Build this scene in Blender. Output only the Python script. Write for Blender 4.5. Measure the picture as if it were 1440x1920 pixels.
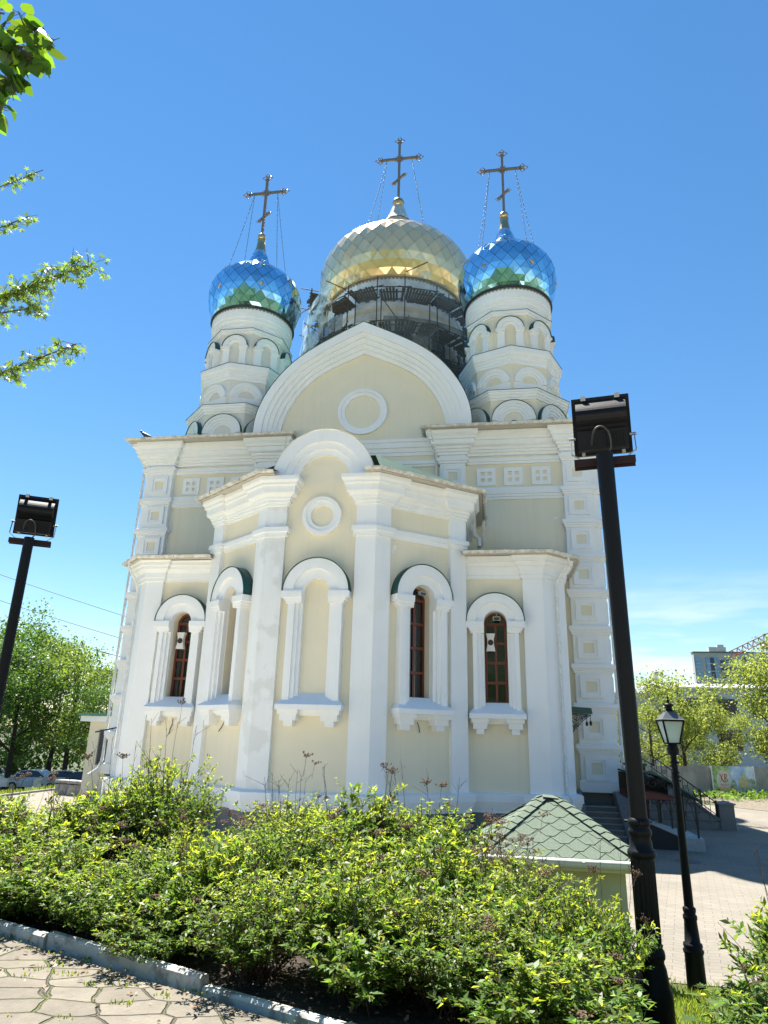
import bpy, math, random
import numpy as np
from mathutils import Vector, Matrix

sc = bpy.context.scene
for o in list(bpy.data.objects):
    bpy.data.objects.remove(o)
R = math.radians
PI = math.pi
random.seed(7)

# ------------------------------------------------------------ camera
CAM = Vector((5.7577, 0.0, 3.2))
PITCH, ROLL, YAW = R(18.2113), R(1.5313), R(9.2623)
r0 = Vector((math.cos(YAW), math.sin(YAW), 0))
fh = Vector((-math.sin(YAW), math.cos(YAW), 0))
fw = fh * math.cos(PITCH) + Vector((0, 0, 1)) * math.sin(PITCH)
u0 = -fh * math.sin(PITCH) + Vector((0, 0, 1)) * math.cos(PITCH)
xa = r0 * math.cos(ROLL) + u0 * math.sin(ROLL)
ua = u0 * math.cos(ROLL) - r0 * math.sin(ROLL)
cd = bpy.data.cameras.new('camera')
cd.sensor_fit = 'HORIZONTAL'
cd.sensor_width = 36.0
cd.lens = 36.0 * 1266.51 / 1440.0
cd.clip_start = 0.05
cd.clip_end = 6000
cam = bpy.data.objects.new('camera', cd)
m = Matrix((xa, ua, -fw)).transposed().to_4x4()
m.translation = CAM
cam.matrix_world = m
sc.collection.objects.link(cam)
sc.camera = cam

# ------------------------------------------------------------ sky, sun, exposure
SUN_EL, SUN_AZ = R(65), R(35)          # azimuth: left of the church axis (+Y)
w = bpy.data.worlds.new("World")
sc.world = w
w.use_nodes = True
nt = w.node_tree
for n in list(nt.nodes):
    nt.nodes.remove(n)
out = nt.nodes.new('ShaderNodeOutputWorld')
bg = nt.nodes.new('ShaderNodeBackground')
sky = nt.nodes.new('ShaderNodeTexSky')
sky.sky_type = 'NISHITA'
sky.sun_disc = False
sky.sun_elevation = SUN_EL
sky.sun_rotation = -SUN_AZ
sky.air_density = 1.15
sky.dust_density = 0.0
sky.ozone_density = 3.0
bg.inputs[1].default_value = 0.0565
# thin streaks of cloud low over the horizon
tc = nt.nodes.new('ShaderNodeTexCoord')
sep = nt.nodes.new('ShaderNodeSeparateXYZ')
nt.links.new(tc.outputs['Generated'], sep.inputs[0])
mp = nt.nodes.new('ShaderNodeMapping')
mp.inputs['Scale'].default_value = (3.0, 3.0, 22.0)
nt.links.new(tc.outputs['Generated'], mp.inputs[0])
cn = nt.nodes.new('ShaderNodeTexNoise')
cn.inputs['Scale'].default_value = 1.6
cn.inputs['Detail'].default_value = 5
nt.links.new(mp.outputs[0], cn.inputs[0])
cr = nt.nodes.new('ShaderNodeMapRange')
cr.inputs['From Min'].default_value = 0.44
cr.inputs['From Max'].default_value = 0.66
nt.links.new(cn.outputs['Fac'], cr.inputs['Value'])
hz = nt.nodes.new('ShaderNodeMapRange')
hz.inputs['From Min'].default_value = 0.23
hz.inputs['From Max'].default_value = 0.06
nt.links.new(sep.outputs['Z'], hz.inputs['Value'])
mu = nt.nodes.new('ShaderNodeMath'); mu.operation = 'MULTIPLY'
nt.links.new(cr.outputs[0], mu.inputs[0]); nt.links.new(hz.outputs[0], mu.inputs[1])
hsv = nt.nodes.new('ShaderNodeHueSaturation'); hsv.inputs['Saturation'].default_value = 1.22; hsv.inputs['Hue'].default_value = 0.4965
nt.links.new(sky.outputs[0], hsv.inputs['Color'])
mx = nt.nodes.new('ShaderNodeMix'); mx.data_type = 'RGBA'
nt.links.new(mu.outputs[0], mx.inputs['Factor'])
nt.links.new(hsv.outputs[0], mx.inputs[6])
mx.inputs[7].default_value = (7.4, 7.6, 7.8, 1)
az = nt.nodes.new('ShaderNodeMapRange'); az.inputs['From Min'].default_value = -0.05; az.inputs['From Max'].default_value = 0.25; az.inputs['To Min'].default_value = 0.12
nt.links.new(sep.outputs['X'], az.inputs['Value'])
mu2 = nt.nodes.new('ShaderNodeMath'); mu2.operation = 'MULTIPLY'
nt.links.new(mu.outputs[0], mu2.inputs[0]); nt.links.new(az.outputs[0], mu2.inputs[1]); nt.links.new(mu2.outputs[0], mx.inputs['Factor'])
nt.links.new(mx.outputs[2], bg.inputs[0])
nt.links.new(bg.outputs[0], out.inputs[0])

sd = bpy.data.lights.new('sun', 'SUN')
sd.energy = 5.0
sd.angle = R(0.53)
sd.color = (1.0, 0.95, 0.86)
sun = bpy.data.objects.new('sun', sd)
sdir = Vector((-math.sin(SUN_AZ) * math.cos(SUN_EL), math.cos(SUN_AZ) * math.cos(SUN_EL), math.sin(SUN_EL)))
sun.rotation_euler = sdir.to_track_quat('Z', 'Y').to_euler()
sun.location = (-20, 30, 60)
sc.collection.objects.link(sun)
sc.view_settings.view_transform = 'Standard'
sc.view_settings.look = 'None'
sc.view_settings.exposure = 1.62
sc.view_settings.gamma = 1.0
sc.cycles.max_bounces = 8
sc.cycles.diffuse_bounces = 4
sc.cycles.glossy_bounces = 4
sc.cycles.transmission_bounces = 4
sc.cycles.transparent_max_bounces = 12
sc.cycles.sample_clamp_indirect = 6.0

# ------------------------------------------------------------ helpers
def link(o):
    sc.collection.objects.link(o)
    return o

def tag(o, label=None, cat=None, group=None, kind=None):
    if label: o['label'] = label
    if cat: o['category'] = cat
    if group: o['group'] = group
    if kind: o['kind'] = kind
    return o

def empty(name, label, cat, loc=(0, 0, 0), rz=0, group=None):
    o = bpy.data.objects.new(name, None)
    o.location = loc
    o.rotation_euler = (0, 0, rz)
    o.empty_display_size = 0.2
    link(o)
    return tag(o, label, cat, group)

def kids(o):
    return [c for c in bpy.data.objects if c.parent == o]

def copy_tree(o, parent=None):
    c = o.copy()
    link(c)
    if parent is not None:
        c.parent = parent
    for ch in kids(o):
        copy_tree(ch, c)
    return c

class MB:
    def __init__(self):
        self.v = []; self.f = []; self.m = []; self.s = []
    def add(self, vs, fs, mat=0, smooth=False):
        b = len(self.v)
        self.v += [tuple(p) for p in vs]
        for f in fs:
            self.f.append(tuple(i + b for i in f)); self.m.append(mat); self.s.append(smooth)
    def quad(self, a, b, c, d, mat=0):
        self.add([a, b, c, d], [(0, 1, 2, 3)], mat)
    def poly(self, pts, mat=0):
        self.add(pts, [tuple(range(len(pts)))], mat)
    def box(self, x0, x1, y0, y1, z0, z1, mat=0):
        self.add([(x0, y0, z0), (x1, y0, z0), (x1, y1, z0), (x0, y1, z0), (x0, y0, z1), (x1, y0, z1), (x1, y1, z1), (x0, y1, z1)],
                 [(0, 3, 2, 1), (4, 5, 6, 7), (0, 1, 5, 4), (1, 2, 6, 5), (2, 3, 7, 6), (3, 0, 4, 7)], mat)
    def bar(self, a, b, wx, wz, mat=0, up=(0, 0, 1)):
        a = Vector(a); b = Vector(b); d = (b - a).normalized(); up = Vector(up)
        s = d.cross(up)
        if s.length < 1e-4: s = d.cross(Vector((1, 0, 0)))
        s.normalize(); t = s.cross(d).normalized()
        s = s * wx / 2; t = t * wz / 2
        self.add([a - s - t, a + s - t, a + s + t, a - s + t, b - s - t, b + s - t, b + s + t, b - s + t],
                 [(0, 1, 2, 3), (7, 6, 5, 4), (0, 4, 5, 1), (1, 5, 6, 2), (2, 6, 7, 3), (3, 7, 4, 0)], mat)
    def tube(self, pts, rad, n=8, mat=0, cap=True, smooth=True):
        pts = [Vector(p) for p in pts]
        rs = rad if isinstance(rad, (list, tuple)) else [rad] * len(pts)
        rings = []
        prev = None
        vs = []
        for i, p in enumerate(pts):
            if i == 0: d = pts[1] - p
            elif i == len(pts) - 1: d = p - pts[i - 1]
            else: d = (pts[i + 1] - pts[i - 1])
            if d.length < 1e-9: d = Vector((0, 0, 1))
            d.normalize()
            if prev is None:
                s = d.cross(Vector((0, 0, 1)))
                if s.length < 1e-3: s = d.cross(Vector((1, 0, 0)))
            else:
                s = prev - d * prev.dot(d)
                if s.length < 1e-4: s = d.cross(Vector((1, 0, 0)))
            s.normalize(); prev = s
            t = d.cross(s)
            for k in range(n):
                a = 2 * PI * k / n
                vs.append(p + (s * math.cos(a) + t * math.sin(a)) * rs[i])
        fs = []
        for i in range(len(pts) - 1):
            for k in range(n):
                fs.append((i * n + k, i * n + (k + 1) % n, (i + 1) * n + (k + 1) % n, (i + 1) * n + k))
        self.add(vs, fs, mat, smooth)
        if cap:
            self.add(vs[:n], [tuple(range(n))[::-1]], mat); self.add(vs[-n:], [tuple(range(n))], mat)
    def lathe(self, prof, c=(0, 0), n=32, mat=0, smooth=True, a0=0.0, sharp=False):
        vs = []
        for (r, z) in prof:
            for k in range(n):
                a = a0 + 2 * PI * k / n
                vs.append((c[0] + r * math.cos(a), c[1] + r * math.sin(a), z))
        if sharp:
            for i in range(len(prof) - 1):
                self.add(vs[i * n:(i + 2) * n], [(k, (k + 1) % n, n + (k + 1) % n, n + k) for k in range(n)], mat, smooth)
        else:
            fs = []
            for i in range(len(prof) - 1):
                for k in range(n):
                    fs.append((i * n + k, i * n + (k + 1) % n, (i + 1) * n + (k + 1) % n, (i + 1) * n + k))
            self.add(vs, fs, mat, smooth)
        if prof[0][0] > 1e-4: self.add(vs[:n], [tuple(range(n))[::-1]], mat)
        if prof[-1][0] > 1e-4: self.add(vs[-n:], [tuple(range(n))], mat)
    def sphere(self, c, r, n=12, k=8, mat=0, sz=1.0):
        prof = [(r * math.sin(PI * i / k) + 1e-5, c[2] - sz * r * math.cos(PI * i / k)) for i in range(k + 1)]
        self.lathe(prof, (c[0], c[1]), n, mat)
    def build(self, name, mats, parent=None):
        me = bpy.data.meshes.new(name)
        me.from_pydata(self.v, [], self.f)
        if not isinstance(mats, (list, tuple)): mats = [mats]
        for mm in mats: me.materials.append(mm)
        if len(self.f):
            me.polygons.foreach_set('material_index', self.m)
            me.polygons.foreach_set('use_smooth', self.s)
        me.update()
        o = bpy.data.objects.new(name, me)
        link(o)
        if parent is not None: o.parent = parent
        return o

def np_mesh(name, V, F, mats, mi=None, parent=None, smooth=False):
    """V (n,3), F (m,k) numpy"""
    me = bpy.data.meshes.new(name)
    k = F.shape[1]
    me.vertices.add(len(V)); me.vertices.foreach_set('co', np.ascontiguousarray(V, np.float32).ravel())
    me.loops.add(F.size); me.loops.foreach_set('vertex_index', np.ascontiguousarray(F, np.int32).ravel())
    me.polygons.add(len(F)); me.polygons.foreach_set('loop_start', np.arange(0, F.size, k, dtype=np.int32))
    if mi is not None: me.polygons.foreach_set('material_index', np.asarray(mi, np.int32))
    if smooth: me.polygons.foreach_set('use_smooth', np.ones(len(F), bool))
    if not isinstance(mats, (list, tuple)): mats = [mats]
    for mm in mats: me.materials.append(mm)
    me.update(calc_edges=True)
    o = bpy.data.objects.new(name, me); link(o)
    if parent is not None: o.parent = parent
    return o

class Fr:
    """wall frame: u along the wall, z up, d outward"""
    def __init__(s, o, n):
        s.o = Vector((o[0], o[1], 0)); s.n = Vector((n[0], n[1], 0)).normalized(); s.u = Vector((-s.n.y, s.n.x, 0))
    def p(s, u, z, d=0.0):
        q = s.o + s.u * u + s.n * d
        return (q.x, q.y, z)

def fbox(mb, fr, a, b, z0, z1, d0, d1, mat=0):
    P = fr.p
    mb.add([P(a, z0, d0), P(b, z0, d0), P(b, z0, d1), P(a, z0, d1), P(a, z1, d0), P(b, z1, d0), P(b, z1, d1), P(a, z1, d1)],
           [(0, 3, 2, 1), (4, 5, 6, 7), (0, 1, 5, 4), (1, 2, 6, 5), (2, 3, 7, 6), (3, 0, 4, 7)], mat)

def fprism(mb, fr, pts, d0, d1, mat=0):
    n = len(pts)
    mb.poly([fr.p(u, z, d1) for u, z in pts], mat)
    mb.poly([fr.p(u, z, d0) for u, z in pts][::-1], mat)
    for i in range(n):
        (a, b), (c, e) = pts[i], pts[(i + 1) % n]
        mb.quad(fr.p(a, b, d1), fr.p(a, b, d0), fr.p(c, e, d0), fr.p(c, e, d1), mat)

def fband(mb, fr, outer, inner, d0, d1, mat=0, smooth=False):
    n = len(outer)
    vs = [fr.p(u, z, d1) for u, z in outer] + [fr.p(u, z, d1) for u, z in inner] + \
         [fr.p(u, z, d0) for u, z in outer] + [fr.p(u, z, d0) for u, z in inner]
    fs = []
    for i in range(n - 1):
        fs.append((i, i + 1, n + i + 1, n + i))
        fs.append((i, 2 * n + i, 2 * n + i + 1, i + 1))
        fs.append((n + i, n + i + 1, 3 * n + i + 1, 3 * n + i))
    fs.append((0, n, 3 * n, 2 * n)); fs.append((n - 1, 2 * n - 1, 4 * n - 1, 3 * n - 1))
    mb.add(vs, fs, mat, smooth)

def arc(r, zc, uc=0.0, n=24, a0=PI, a1=0.0):
    return [(uc + r * math.cos(a0 + (a1 - a0) * i / n), zc + r * math.sin(a0 + (a1 - a0) * i / n)) for i in range(n + 1)]

def offset_path(path, d, closed=False):
    n = len(path); res = []
    for i in range(n):
        segs = []
        if i > 0 or closed: segs.append((path[i - 1], path[i]))
        if i < n - 1 or closed: segs.append((path[i], path[(i + 1) % n]))
        ns = []
        for a, b in segs:
            dx, dy = b[0] - a[0], b[1] - a[1]; L = math.hypot(dx, dy) or 1
            ns.append((dy / L, -dx / L))
        if len(ns) == 1:
            res.append((path[i][0] + ns[0][0] * d, path[i][1] + ns[0][1] * d))
        else:
            mxx, myy = ns[0][0] + ns[1][0], ns[0][1] + ns[1][1]
            q = mxx * ns[0][0] + myy * ns[0][1]
            if abs(q) < 1e-3: q = 1e-3
            res.append((path[i][0] + mxx * d / q, path[i][1] + myy * d / q))
    return res

def sweep(mb, path, prof, closed=False, caps=True, mat=0):
    rings = [[(x, y, z) for x, y in offset_path(path, d, closed)] for d, z in prof]
    n = len(path); m_ = n if closed else n - 1
    for j in range(len(prof) - 1):
        for i in range(m_):
            k = (i + 1) % n
            mb.quad(rings[j][i], rings[j][k], rings[j + 1][k], rings[j + 1][i], mat)
    if caps and not closed:
        mb.poly([r[0] for r in rings], mat); mb.poly([r[-1] for r in rings][::-1], mat)

def _isect(p, d, q, e):
    den = d[0] * e[1] - d[1] * e[0]
    if abs(den) < 1e-9: return q
    t = ((q[0] - p[0]) * e[1] - (q[1] - p[1]) * e[0]) / den
    return (p[0] + d[0] * t, p[1] + d[1] * t)

def pil_path(corners, segs):
    """plan path along `corners`; segs[i] = [(s0, s1, offset)...] pieces standing proud of wall i"""
    res = []; info = []
    for i in range(len(corners) - 1):
        a, b = corners[i], corners[i + 1]
        dx, dy = b[0] - a[0], b[1] - a[1]; L = math.hypot(dx, dy); dx /= L; dy /= L
        pieces = []; s = 0.0
        for (s0, s1, o) in sorted(((s0 if s0 >= 0 else L + s0), min(L, s1 if s1 > 0 else L + s1), o) for (s0, s1, o) in segs.get(i, [])):
            if s0 > s + 1e-6: pieces.append((s, s0, 0.0))
            pieces.append((s0, s1, o)); s = s1
        if s < L - 1e-6: pieces.append((s, L, 0.0))
        info.append((a, (dx, dy), (dy, -dx), L, pieces))
    pt = lambda I, s, o: (I[0][0] + I[1][0] * s + I[2][0] * o, I[0][1] + I[1][1] * s + I[2][1] * o)
    for i, I in enumerate(info):
        P = I[4]
        if i == 0: res.append(pt(I, 0, P[0][2]))
        else:
            J = info[i - 1]
            res.append(_isect(pt(J, J[3], J[4][-1][2]), J[1], pt(I, 0, P[0][2]), I[1]))
        for k in range(len(P) - 1):
            res.append(pt(I, P[k][1], P[k][2])); res.append(pt(I, P[k][1], P[k + 1][2]))
    I = info[-1]; res.append(pt(I, I[3], I[4][-1][2]))
    return res

# ------------------------------------------------------------ materials
def mat(name, col, rough=0.6, metal=0.0, noise=0.0, nscale=3.0, bump=0.0, bscale=40.0, spec=0.5, coat=0.0, col2=None, nlo=0.4, nhi=0.6, stretch=None):
    mm = bpy.data.materials.new(name); mm.use_nodes = True
    t = mm.node_tree; b = t.nodes['Principled BSDF']
    b.inputs['Base Color'].default_value = (*col, 1)
    b.inputs['Roughness'].default_value = rough; b.inputs['Metallic'].default_value = metal
    b.inputs['Specular IOR Level'].default_value = spec
    b.inputs['Coat Weight'].default_value = coat
    tcn = None
    if noise > 0 or bump > 0 or col2:
        tcn = t.nodes.new('ShaderNodeTexCoord')
    if noise > 0 or col2:
        src = tcn.outputs['Object']
        if stretch:
            mpn = t.nodes.new('ShaderNodeMapping'); mpn.inputs['Scale'].default_value = stretch
            t.links.new(src, mpn.inputs[0]); src = mpn.outputs[0]
        nn = t.nodes.new('ShaderNodeTexNoise'); nn.inputs['Scale'].default_value = nscale; nn.inputs['Detail'].default_value = 6
        nn.inputs['Roughness'].default_value = 0.6
        t.links.new(src, nn.inputs[0])
        mr = t.nodes.new('ShaderNodeMapRange'); mr.inputs['From Min'].default_value = nlo; mr.inputs['From Max'].default_value = nhi
        t.links.new(nn.outputs['Fac'], mr.inputs['Value'])
        mx = t.nodes.new('ShaderNodeMix'); mx.data_type = 'RGBA'
        t.links.new(mr.outputs[0], mx.inputs['Factor'])
        c2 = col2 if col2 else tuple(c * (1 - noise) for c in col)
        mx.inputs[6].default_value = (*col, 1); mx.inputs[7].default_value = (*c2, 1)
        t.links.new(mx.outputs[2], b.inputs['Base Color'])
    if bump > 0:
        bn = t.nodes.new('ShaderNodeTexNoise'); bn.inputs['Scale'].default_value = bscale; bn.inputs['Detail'].default_value = 4
        t.links.new(tcn.outputs['Object'], bn.inputs[0])
        bp = t.nodes.new('ShaderNodeBump'); bp.inputs['Strength'].default_value = bump; bp.inputs['Distance'].default_value = 0.02
        t.links.new(bn.outputs['Fac'], bp.inputs['Height']); t.links.new(bp.outputs[0], b.inputs['Normal'])
    return mm

def wall_paint(name, col, patch, stain, patch_lo=0.64, patch_hi=0.66, pscale=0.55, streak=0.12):
    """masonry paint: mottling, rain streaks and small repair patches of another shade"""
    mm = bpy.data.materials.new(name); mm.use_nodes = True
    t = mm.node_tree; b = t.nodes['Principled BSDF']; b.inputs['Roughness'].default_value = 0.85
    b.inputs['Specular IOR Level'].default_value = 0.25
    tcn = t.nodes.new('ShaderNodeTexCoord'); O = tcn.outputs['Object']
    def noise(scale, detail=5, st=None, rough=0.6):
        src = O
        if st:
            q = t.nodes.new('ShaderNodeMapping'); q.inputs['Scale'].default_value = st; t.links.new(O, q.inputs[0]); src = q.outputs[0]
        n = t.nodes.new('ShaderNodeTexNoise'); n.inputs['Scale'].default_value = scale; n.inputs['Detail'].default_value = detail
        n.inputs['Roughness'].default_value = rough
        t.links.new(src, n.inputs[0]); return n.outputs['Fac']
    def rng(v, a, b_, lo=0.0, hi=1.0):
        n = t.nodes.new('ShaderNodeMapRange'); n.inputs['From Min'].default_value = a; n.inputs['From Max'].default_value = b_
        n.inputs['To Min'].default_value = lo; n.inputs['To Max'].default_value = hi
        t.links.new(v, n.inputs['Value']); return n.outputs[0]
    def mixc(f, a, c):
        n = t.nodes.new('ShaderNodeMix'); n.data_type = 'RGBA'; t.links.new(f, n.inputs['Factor'])
        if isinstance(a, tuple): n.inputs[6].default_value = (*a, 1)
        else: t.links.new(a, n.inputs[6])
        n.inputs[7].default_value = (*c, 1); return n.outputs[2]
    c = mixc(rng(noise(0.7), 0.35, 0.7, 0, 0.35), col, tuple(x * 0.86 for x in col))
    c = mixc(rng(noise(1.0, 6, (5, 5, 0.25)), 0.5, 0.75, 0, streak * 2), c, stain)
    c = mixc(rng(noise(pscale, 6, None, 0.65), patch_lo, patch_hi), c, patch)
    t.links.new(c, b.inputs['Base Color'])
    bp = t.nodes.new('ShaderNodeBump'); bp.inputs['Strength'].default_value = 0.12; bp.inputs['Distance'].default_value = 0.01
    t.links.new(noise(45, 3), bp.inputs['Height']); t.links.new(bp.outputs[0], b.inputs['Normal'])
    return mm

M = {}
M['cream'] = wall_paint('cream_stucco', (0.82, 0.755, 0.595), (0.87, 0.85, 0.80), (0.62, 0.57, 0.46), 0.685, 0.695, 0.55, 0.10)
M['white'] = wall_paint('white_masonry_paint', (0.87, 0.885, 0.905), (0.83, 0.84, 0.84), (0.74, 0.73, 0.70), 0.60, 0.64, 0.8, 0.12)
M['peel'] = wall_paint('white_peeling_paint', (0.85, 0.865, 0.88), (0.74, 0.75, 0.745), (0.76, 0.75, 0.73), 0.49, 0.54, 0.6, 0.25)
M['palestucco'] = wall_paint('pale_stucco', (0.76, 0.74, 0.68), (0.80, 0.79, 0.76), (0.62, 0.60, 0.55), 0.73, 0.74)
M['granite'] = mat('grey_granite', (0.20, 0.205, 0.21), 0.55, noise=0.45, nscale=30, bump=0.1)
M['green'] = mat('dark_green_metal', (0.015, 0.07, 0.055), 0.35, spec=0.5)
M['roofgreen'] = mat('green_roof_metal', (0.12, 0.30, 0.24), 0.35, metal=0.3, noise=0.2, nscale=2)
M['gutter'] = mat('off_white_gutter_metal', (0.76, 0.73, 0.67), 0.4, noise=0.35, nscale=4)
M['pipe'] = mat('white_downpipe_paint', (0.78, 0.78, 0.76), 0.4, noise=0.15, nscale=6)
M['frame'] = mat('brown_window_wood', (0.16, 0.035, 0.018), 0.4)
M['black'] = mat('black_gloss_paint', (0.004, 0.005, 0.007), 0.52, bump=0.05, bscale=60, spec=0.18)
M['iron'] = mat('black_iron', (0.015, 0.016, 0.017), 0.45)
M['gilt'] = mat('gilded_metal', (0.62, 0.44, 0.22), 0.3, metal=1.0)
M['crossmetal'] = mat('cross_dull_gilding', (0.30, 0.225, 0.16), 0.4, metal=0.6)
M['chainmetal'] = mat('dull_chain', (0.10, 0.13, 0.17), 0.5)
M['lip'] = mat('dark_dome_lip', (0.02, 0.025, 0.03), 0.4)
M['wood'] = mat('weathered_planks', (0.13, 0.11, 0.095), 0.8, noise=0.5, nscale=4, stretch=(8, 8, 1))
M['steel'] = mat('rusty_scaffold_steel', (0.07, 0.055, 0.05), 0.6, noise=0.4, nscale=8)
M['steelbright'] = mat('galvanised_steel', (0.55, 0.56, 0.56), 0.35, metal=0.9)
M['brownsteel'] = mat('brown_painted_steel', (0.020, 0.010, 0.009), 0.6, spec=0.2)
M['speaker'] = mat('off_white_plastic', (0.75, 0.74, 0.70), 0.45)
M['dullsteel'] = mat('dull_zinc', (0.30, 0.31, 0.31), 0.5, metal=0.6)
M['dark'] = mat('dark_rubber', (0.02, 0.02, 0.02), 0.6)

def glass_mat():
    mm = bpy.data.materials.new('dark_window_glass'); mm.use_nodes = True
    b = mm.node_tree.nodes['Principled BSDF']
    b.inputs['Base Color'].default_value = (0.012, 0.016, 0.018, 1); b.inputs['Roughness'].default_value = 0.04
    b.inputs['Specular IOR Level'].default_value = 0.9
    return mm
M['glass'] = glass_mat()

def tile_mat(name, col, rough, var, metal=1.0):
    mm = bpy.data.materials.new(name); mm.use_nodes = True
    t = mm.node_tree; b = t.nodes['Principled BSDF']
    b.inputs['Metallic'].default_value = metal; b.inputs['Roughness'].default_value = rough
    g = t.nodes.new('ShaderNodeNewGeometry')
    hs = t.nodes.new('ShaderNodeHueSaturation'); hs.inputs['Color'].default_value = (*col, 1)
    mr = t.nodes.new('ShaderNodeMapRange'); mr.inputs['To Min'].default_value = 1 - var; mr.inputs['To Max'].default_value = 1 + var * 0.4
    t.links.new(g.outputs['Random Per Island'], mr.inputs['Value'])
    t.links.new(mr.outputs[0], hs.inputs['Value'])
    t.links.new(hs.outputs[0], b.inputs['Base Color'])
    return mm
M['bluetile'] = tile_mat('blue_mirror_tiles', (0.42, 0.76, 0.96), 0.09, 0.34)
M['goldtile'] = tile_mat('gold_mirror_tiles', (1.0, 0.74, 0.40), 0.20, 0.07, 0.72)
M['goldseam'] = mat('gold_seam', (0.30, 0.22, 0.12), 0.5, metal=0.5)
M['silver'] = mat('silver_neck_metal', (0.72, 0.76, 0.80), 0.18, metal=1.0)

def leaf_mat(name, col, tcol, var=0.35, trans=0.5, rough=0.45):
    mm = bpy.data.materials.new(name); mm.use_nodes = True
    t = mm.node_tree
    for n in list(t.nodes): t.nodes.remove(n)
    o = t.nodes.new('ShaderNodeOutputMaterial')
    b = t.nodes.new('ShaderNodeBsdfPrincipled'); b.inputs['Roughness'].default_value = rough; b.inputs['Specular IOR Level'].default_value = 0.35
    tr = t.nodes.new('ShaderNodeBsdfTranslucent'); mix = t.nodes.new('ShaderNodeMixShader'); mix.inputs[0].default_value = trans
    g = t.nodes.new('ShaderNodeNewGeometry')
    for c, s in ((col, b.inputs['Base Color']), (tcol, tr.inputs['Color'])):
        hs = t.nodes.new('ShaderNodeHueSaturation'); hs.inputs['Color'].default_value = (*c, 1)
        mr = t.nodes.new('ShaderNodeMapRange'); mr.inputs['To Min'].default_value = 1 - var; mr.inputs['To Max'].default_value = 1 + var
        t.links.new(g.outputs['Random Per Island'], mr.inputs['Value'])
        mh = t.nodes.new('ShaderNodeMapRange'); mh.inputs['To Min'].default_value = 0.485; mh.inputs['To Max'].default_value = 0.515
        wn = t.nodes.new('ShaderNodeTexWhiteNoise'); wn.noise_dimensions = '1D'
        t.links.new(g.outputs['Random Per Island'], wn.inputs['W'])
        t.links.new(wn.outputs[0], mh.inputs['Value'])
        t.links.new(mh.outputs[0], hs.inputs['Hue'])
        t.links.new(mr.outputs[0], hs.inputs['Value']); t.links.new(hs.outputs[0], s)
    t.links.new(b.outputs[0], mix.inputs[1]); t.links.new(tr.outputs[0], mix.inputs[2]); t.links.new(mix.outputs[0], o.inputs[0])
    return mm
M['shrubleaf'] = leaf_mat('spirea_leaf', (0.085, 0.16, 0.032), (0.19, 0.32, 0.03), 0.5, 0.45)
M['shrubolive'] = leaf_mat('old_spirea_leaf', (0.10, 0.12, 0.035), (0.22, 0.24, 0.04), 0.5, 0.4)
M['shrubtip'] = leaf_mat('young_spirea_leaf', (0.19, 0.26, 0.035), (0.46, 0.53, 0.035), 0.3, 0.55)
M['treeleaf'] = leaf_mat('dark_tree_leaf', (0.055, 0.115, 0.03), (0.15, 0.28, 0.03), 0.35, 0.4)
M['limeleaf'] = leaf_mat('spring_tree_leaf', (0.09, 0.15, 0.03), (0.24, 0.34, 0.04), 0.35, 0.45)
M['paleleaf'] = leaf_mat('pale_spring_leaf', (0.17, 0.23, 0.06), (0.42, 0.48, 0.08), 0.3, 0.45)
M['lindenleaf'] = leaf_mat('linden_leaf', (0.03, 0.075, 0.018), (0.17, 0.30, 0.015), 0.5, 0.5)
M['mapleleaf'] = leaf_mat('maple_leaf', (0.10, 0.16, 0.035), (0.24, 0.36, 0.04), 0.4, 0.45)
M['grassleaf'] = leaf_mat('grass_blade', (0.14, 0.22, 0.03), (0.35, 0.45, 0.04), 0.3, 0.45)
M['bark'] = mat('grey_brown_bark', (0.075, 0.055, 0.042), 0.9, noise=0.5, nscale=8, bump=0.5, bscale=20)
M['darkbark'] = mat('dark_bark', (0.028, 0.022, 0.02), 0.9, noise=0.4, nscale=8, bump=0.5, bscale=15)
M['twig'] = mat('red_brown_twig', (0.085, 0.045, 0.03), 0.8, noise=0.3, nscale=10)
M['seed'] = mat('dry_seed_head', (0.17, 0.10, 0.065), 0.9, noise=0.5, nscale=60)

# ============================================================ CATHEDRAL
church = empty('cathedral', 'cream and white cathedral with one gold and four blue onion domes', 'cathedral')

# ---------- arched window surround on a wall frame
def window_hole_wall(mb, fr, u0, u1, z0, z1, hw, hz0, hsp, uc=0.0, depth=0.4, mat=0, rmat=0):
    """wall panel in frame fr at d=0 with an arched opening, reveal `depth` deep"""
    a = arc(hw, hsp, uc, 20)
    P = fr.p
    mb.quad(P(u0, z0), P(uc - hw, z0), P(uc - hw, z1), P(u0, z1), mat)
    mb.quad(P(uc + hw, z0), P(u1, z0), P(u1, z1), P(uc + hw, z1), mat)
    mb.quad(P(uc - hw, z0), P(uc + hw, z0), P(uc + hw, hz0), P(uc - hw, hz0), mat)
    for i in range(len(a) - 1):
        mb.quad(P(a[i][0], a[i][1]), P(a[i + 1][0], a[i + 1][1]), P(a[i + 1][0], z1), P(a[i][0], z1), mat)
    o = [(uc - hw, hz0)] + a + [(uc + hw, hz0)]
    for i in range(len(o)):
        (p, q), (r, s) = o[i], o[(i + 1) % len(o)]
        mb.quad(P(p, q), P(p, q, -depth), P(r, s, -depth), P(r, s), rmat)

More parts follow.
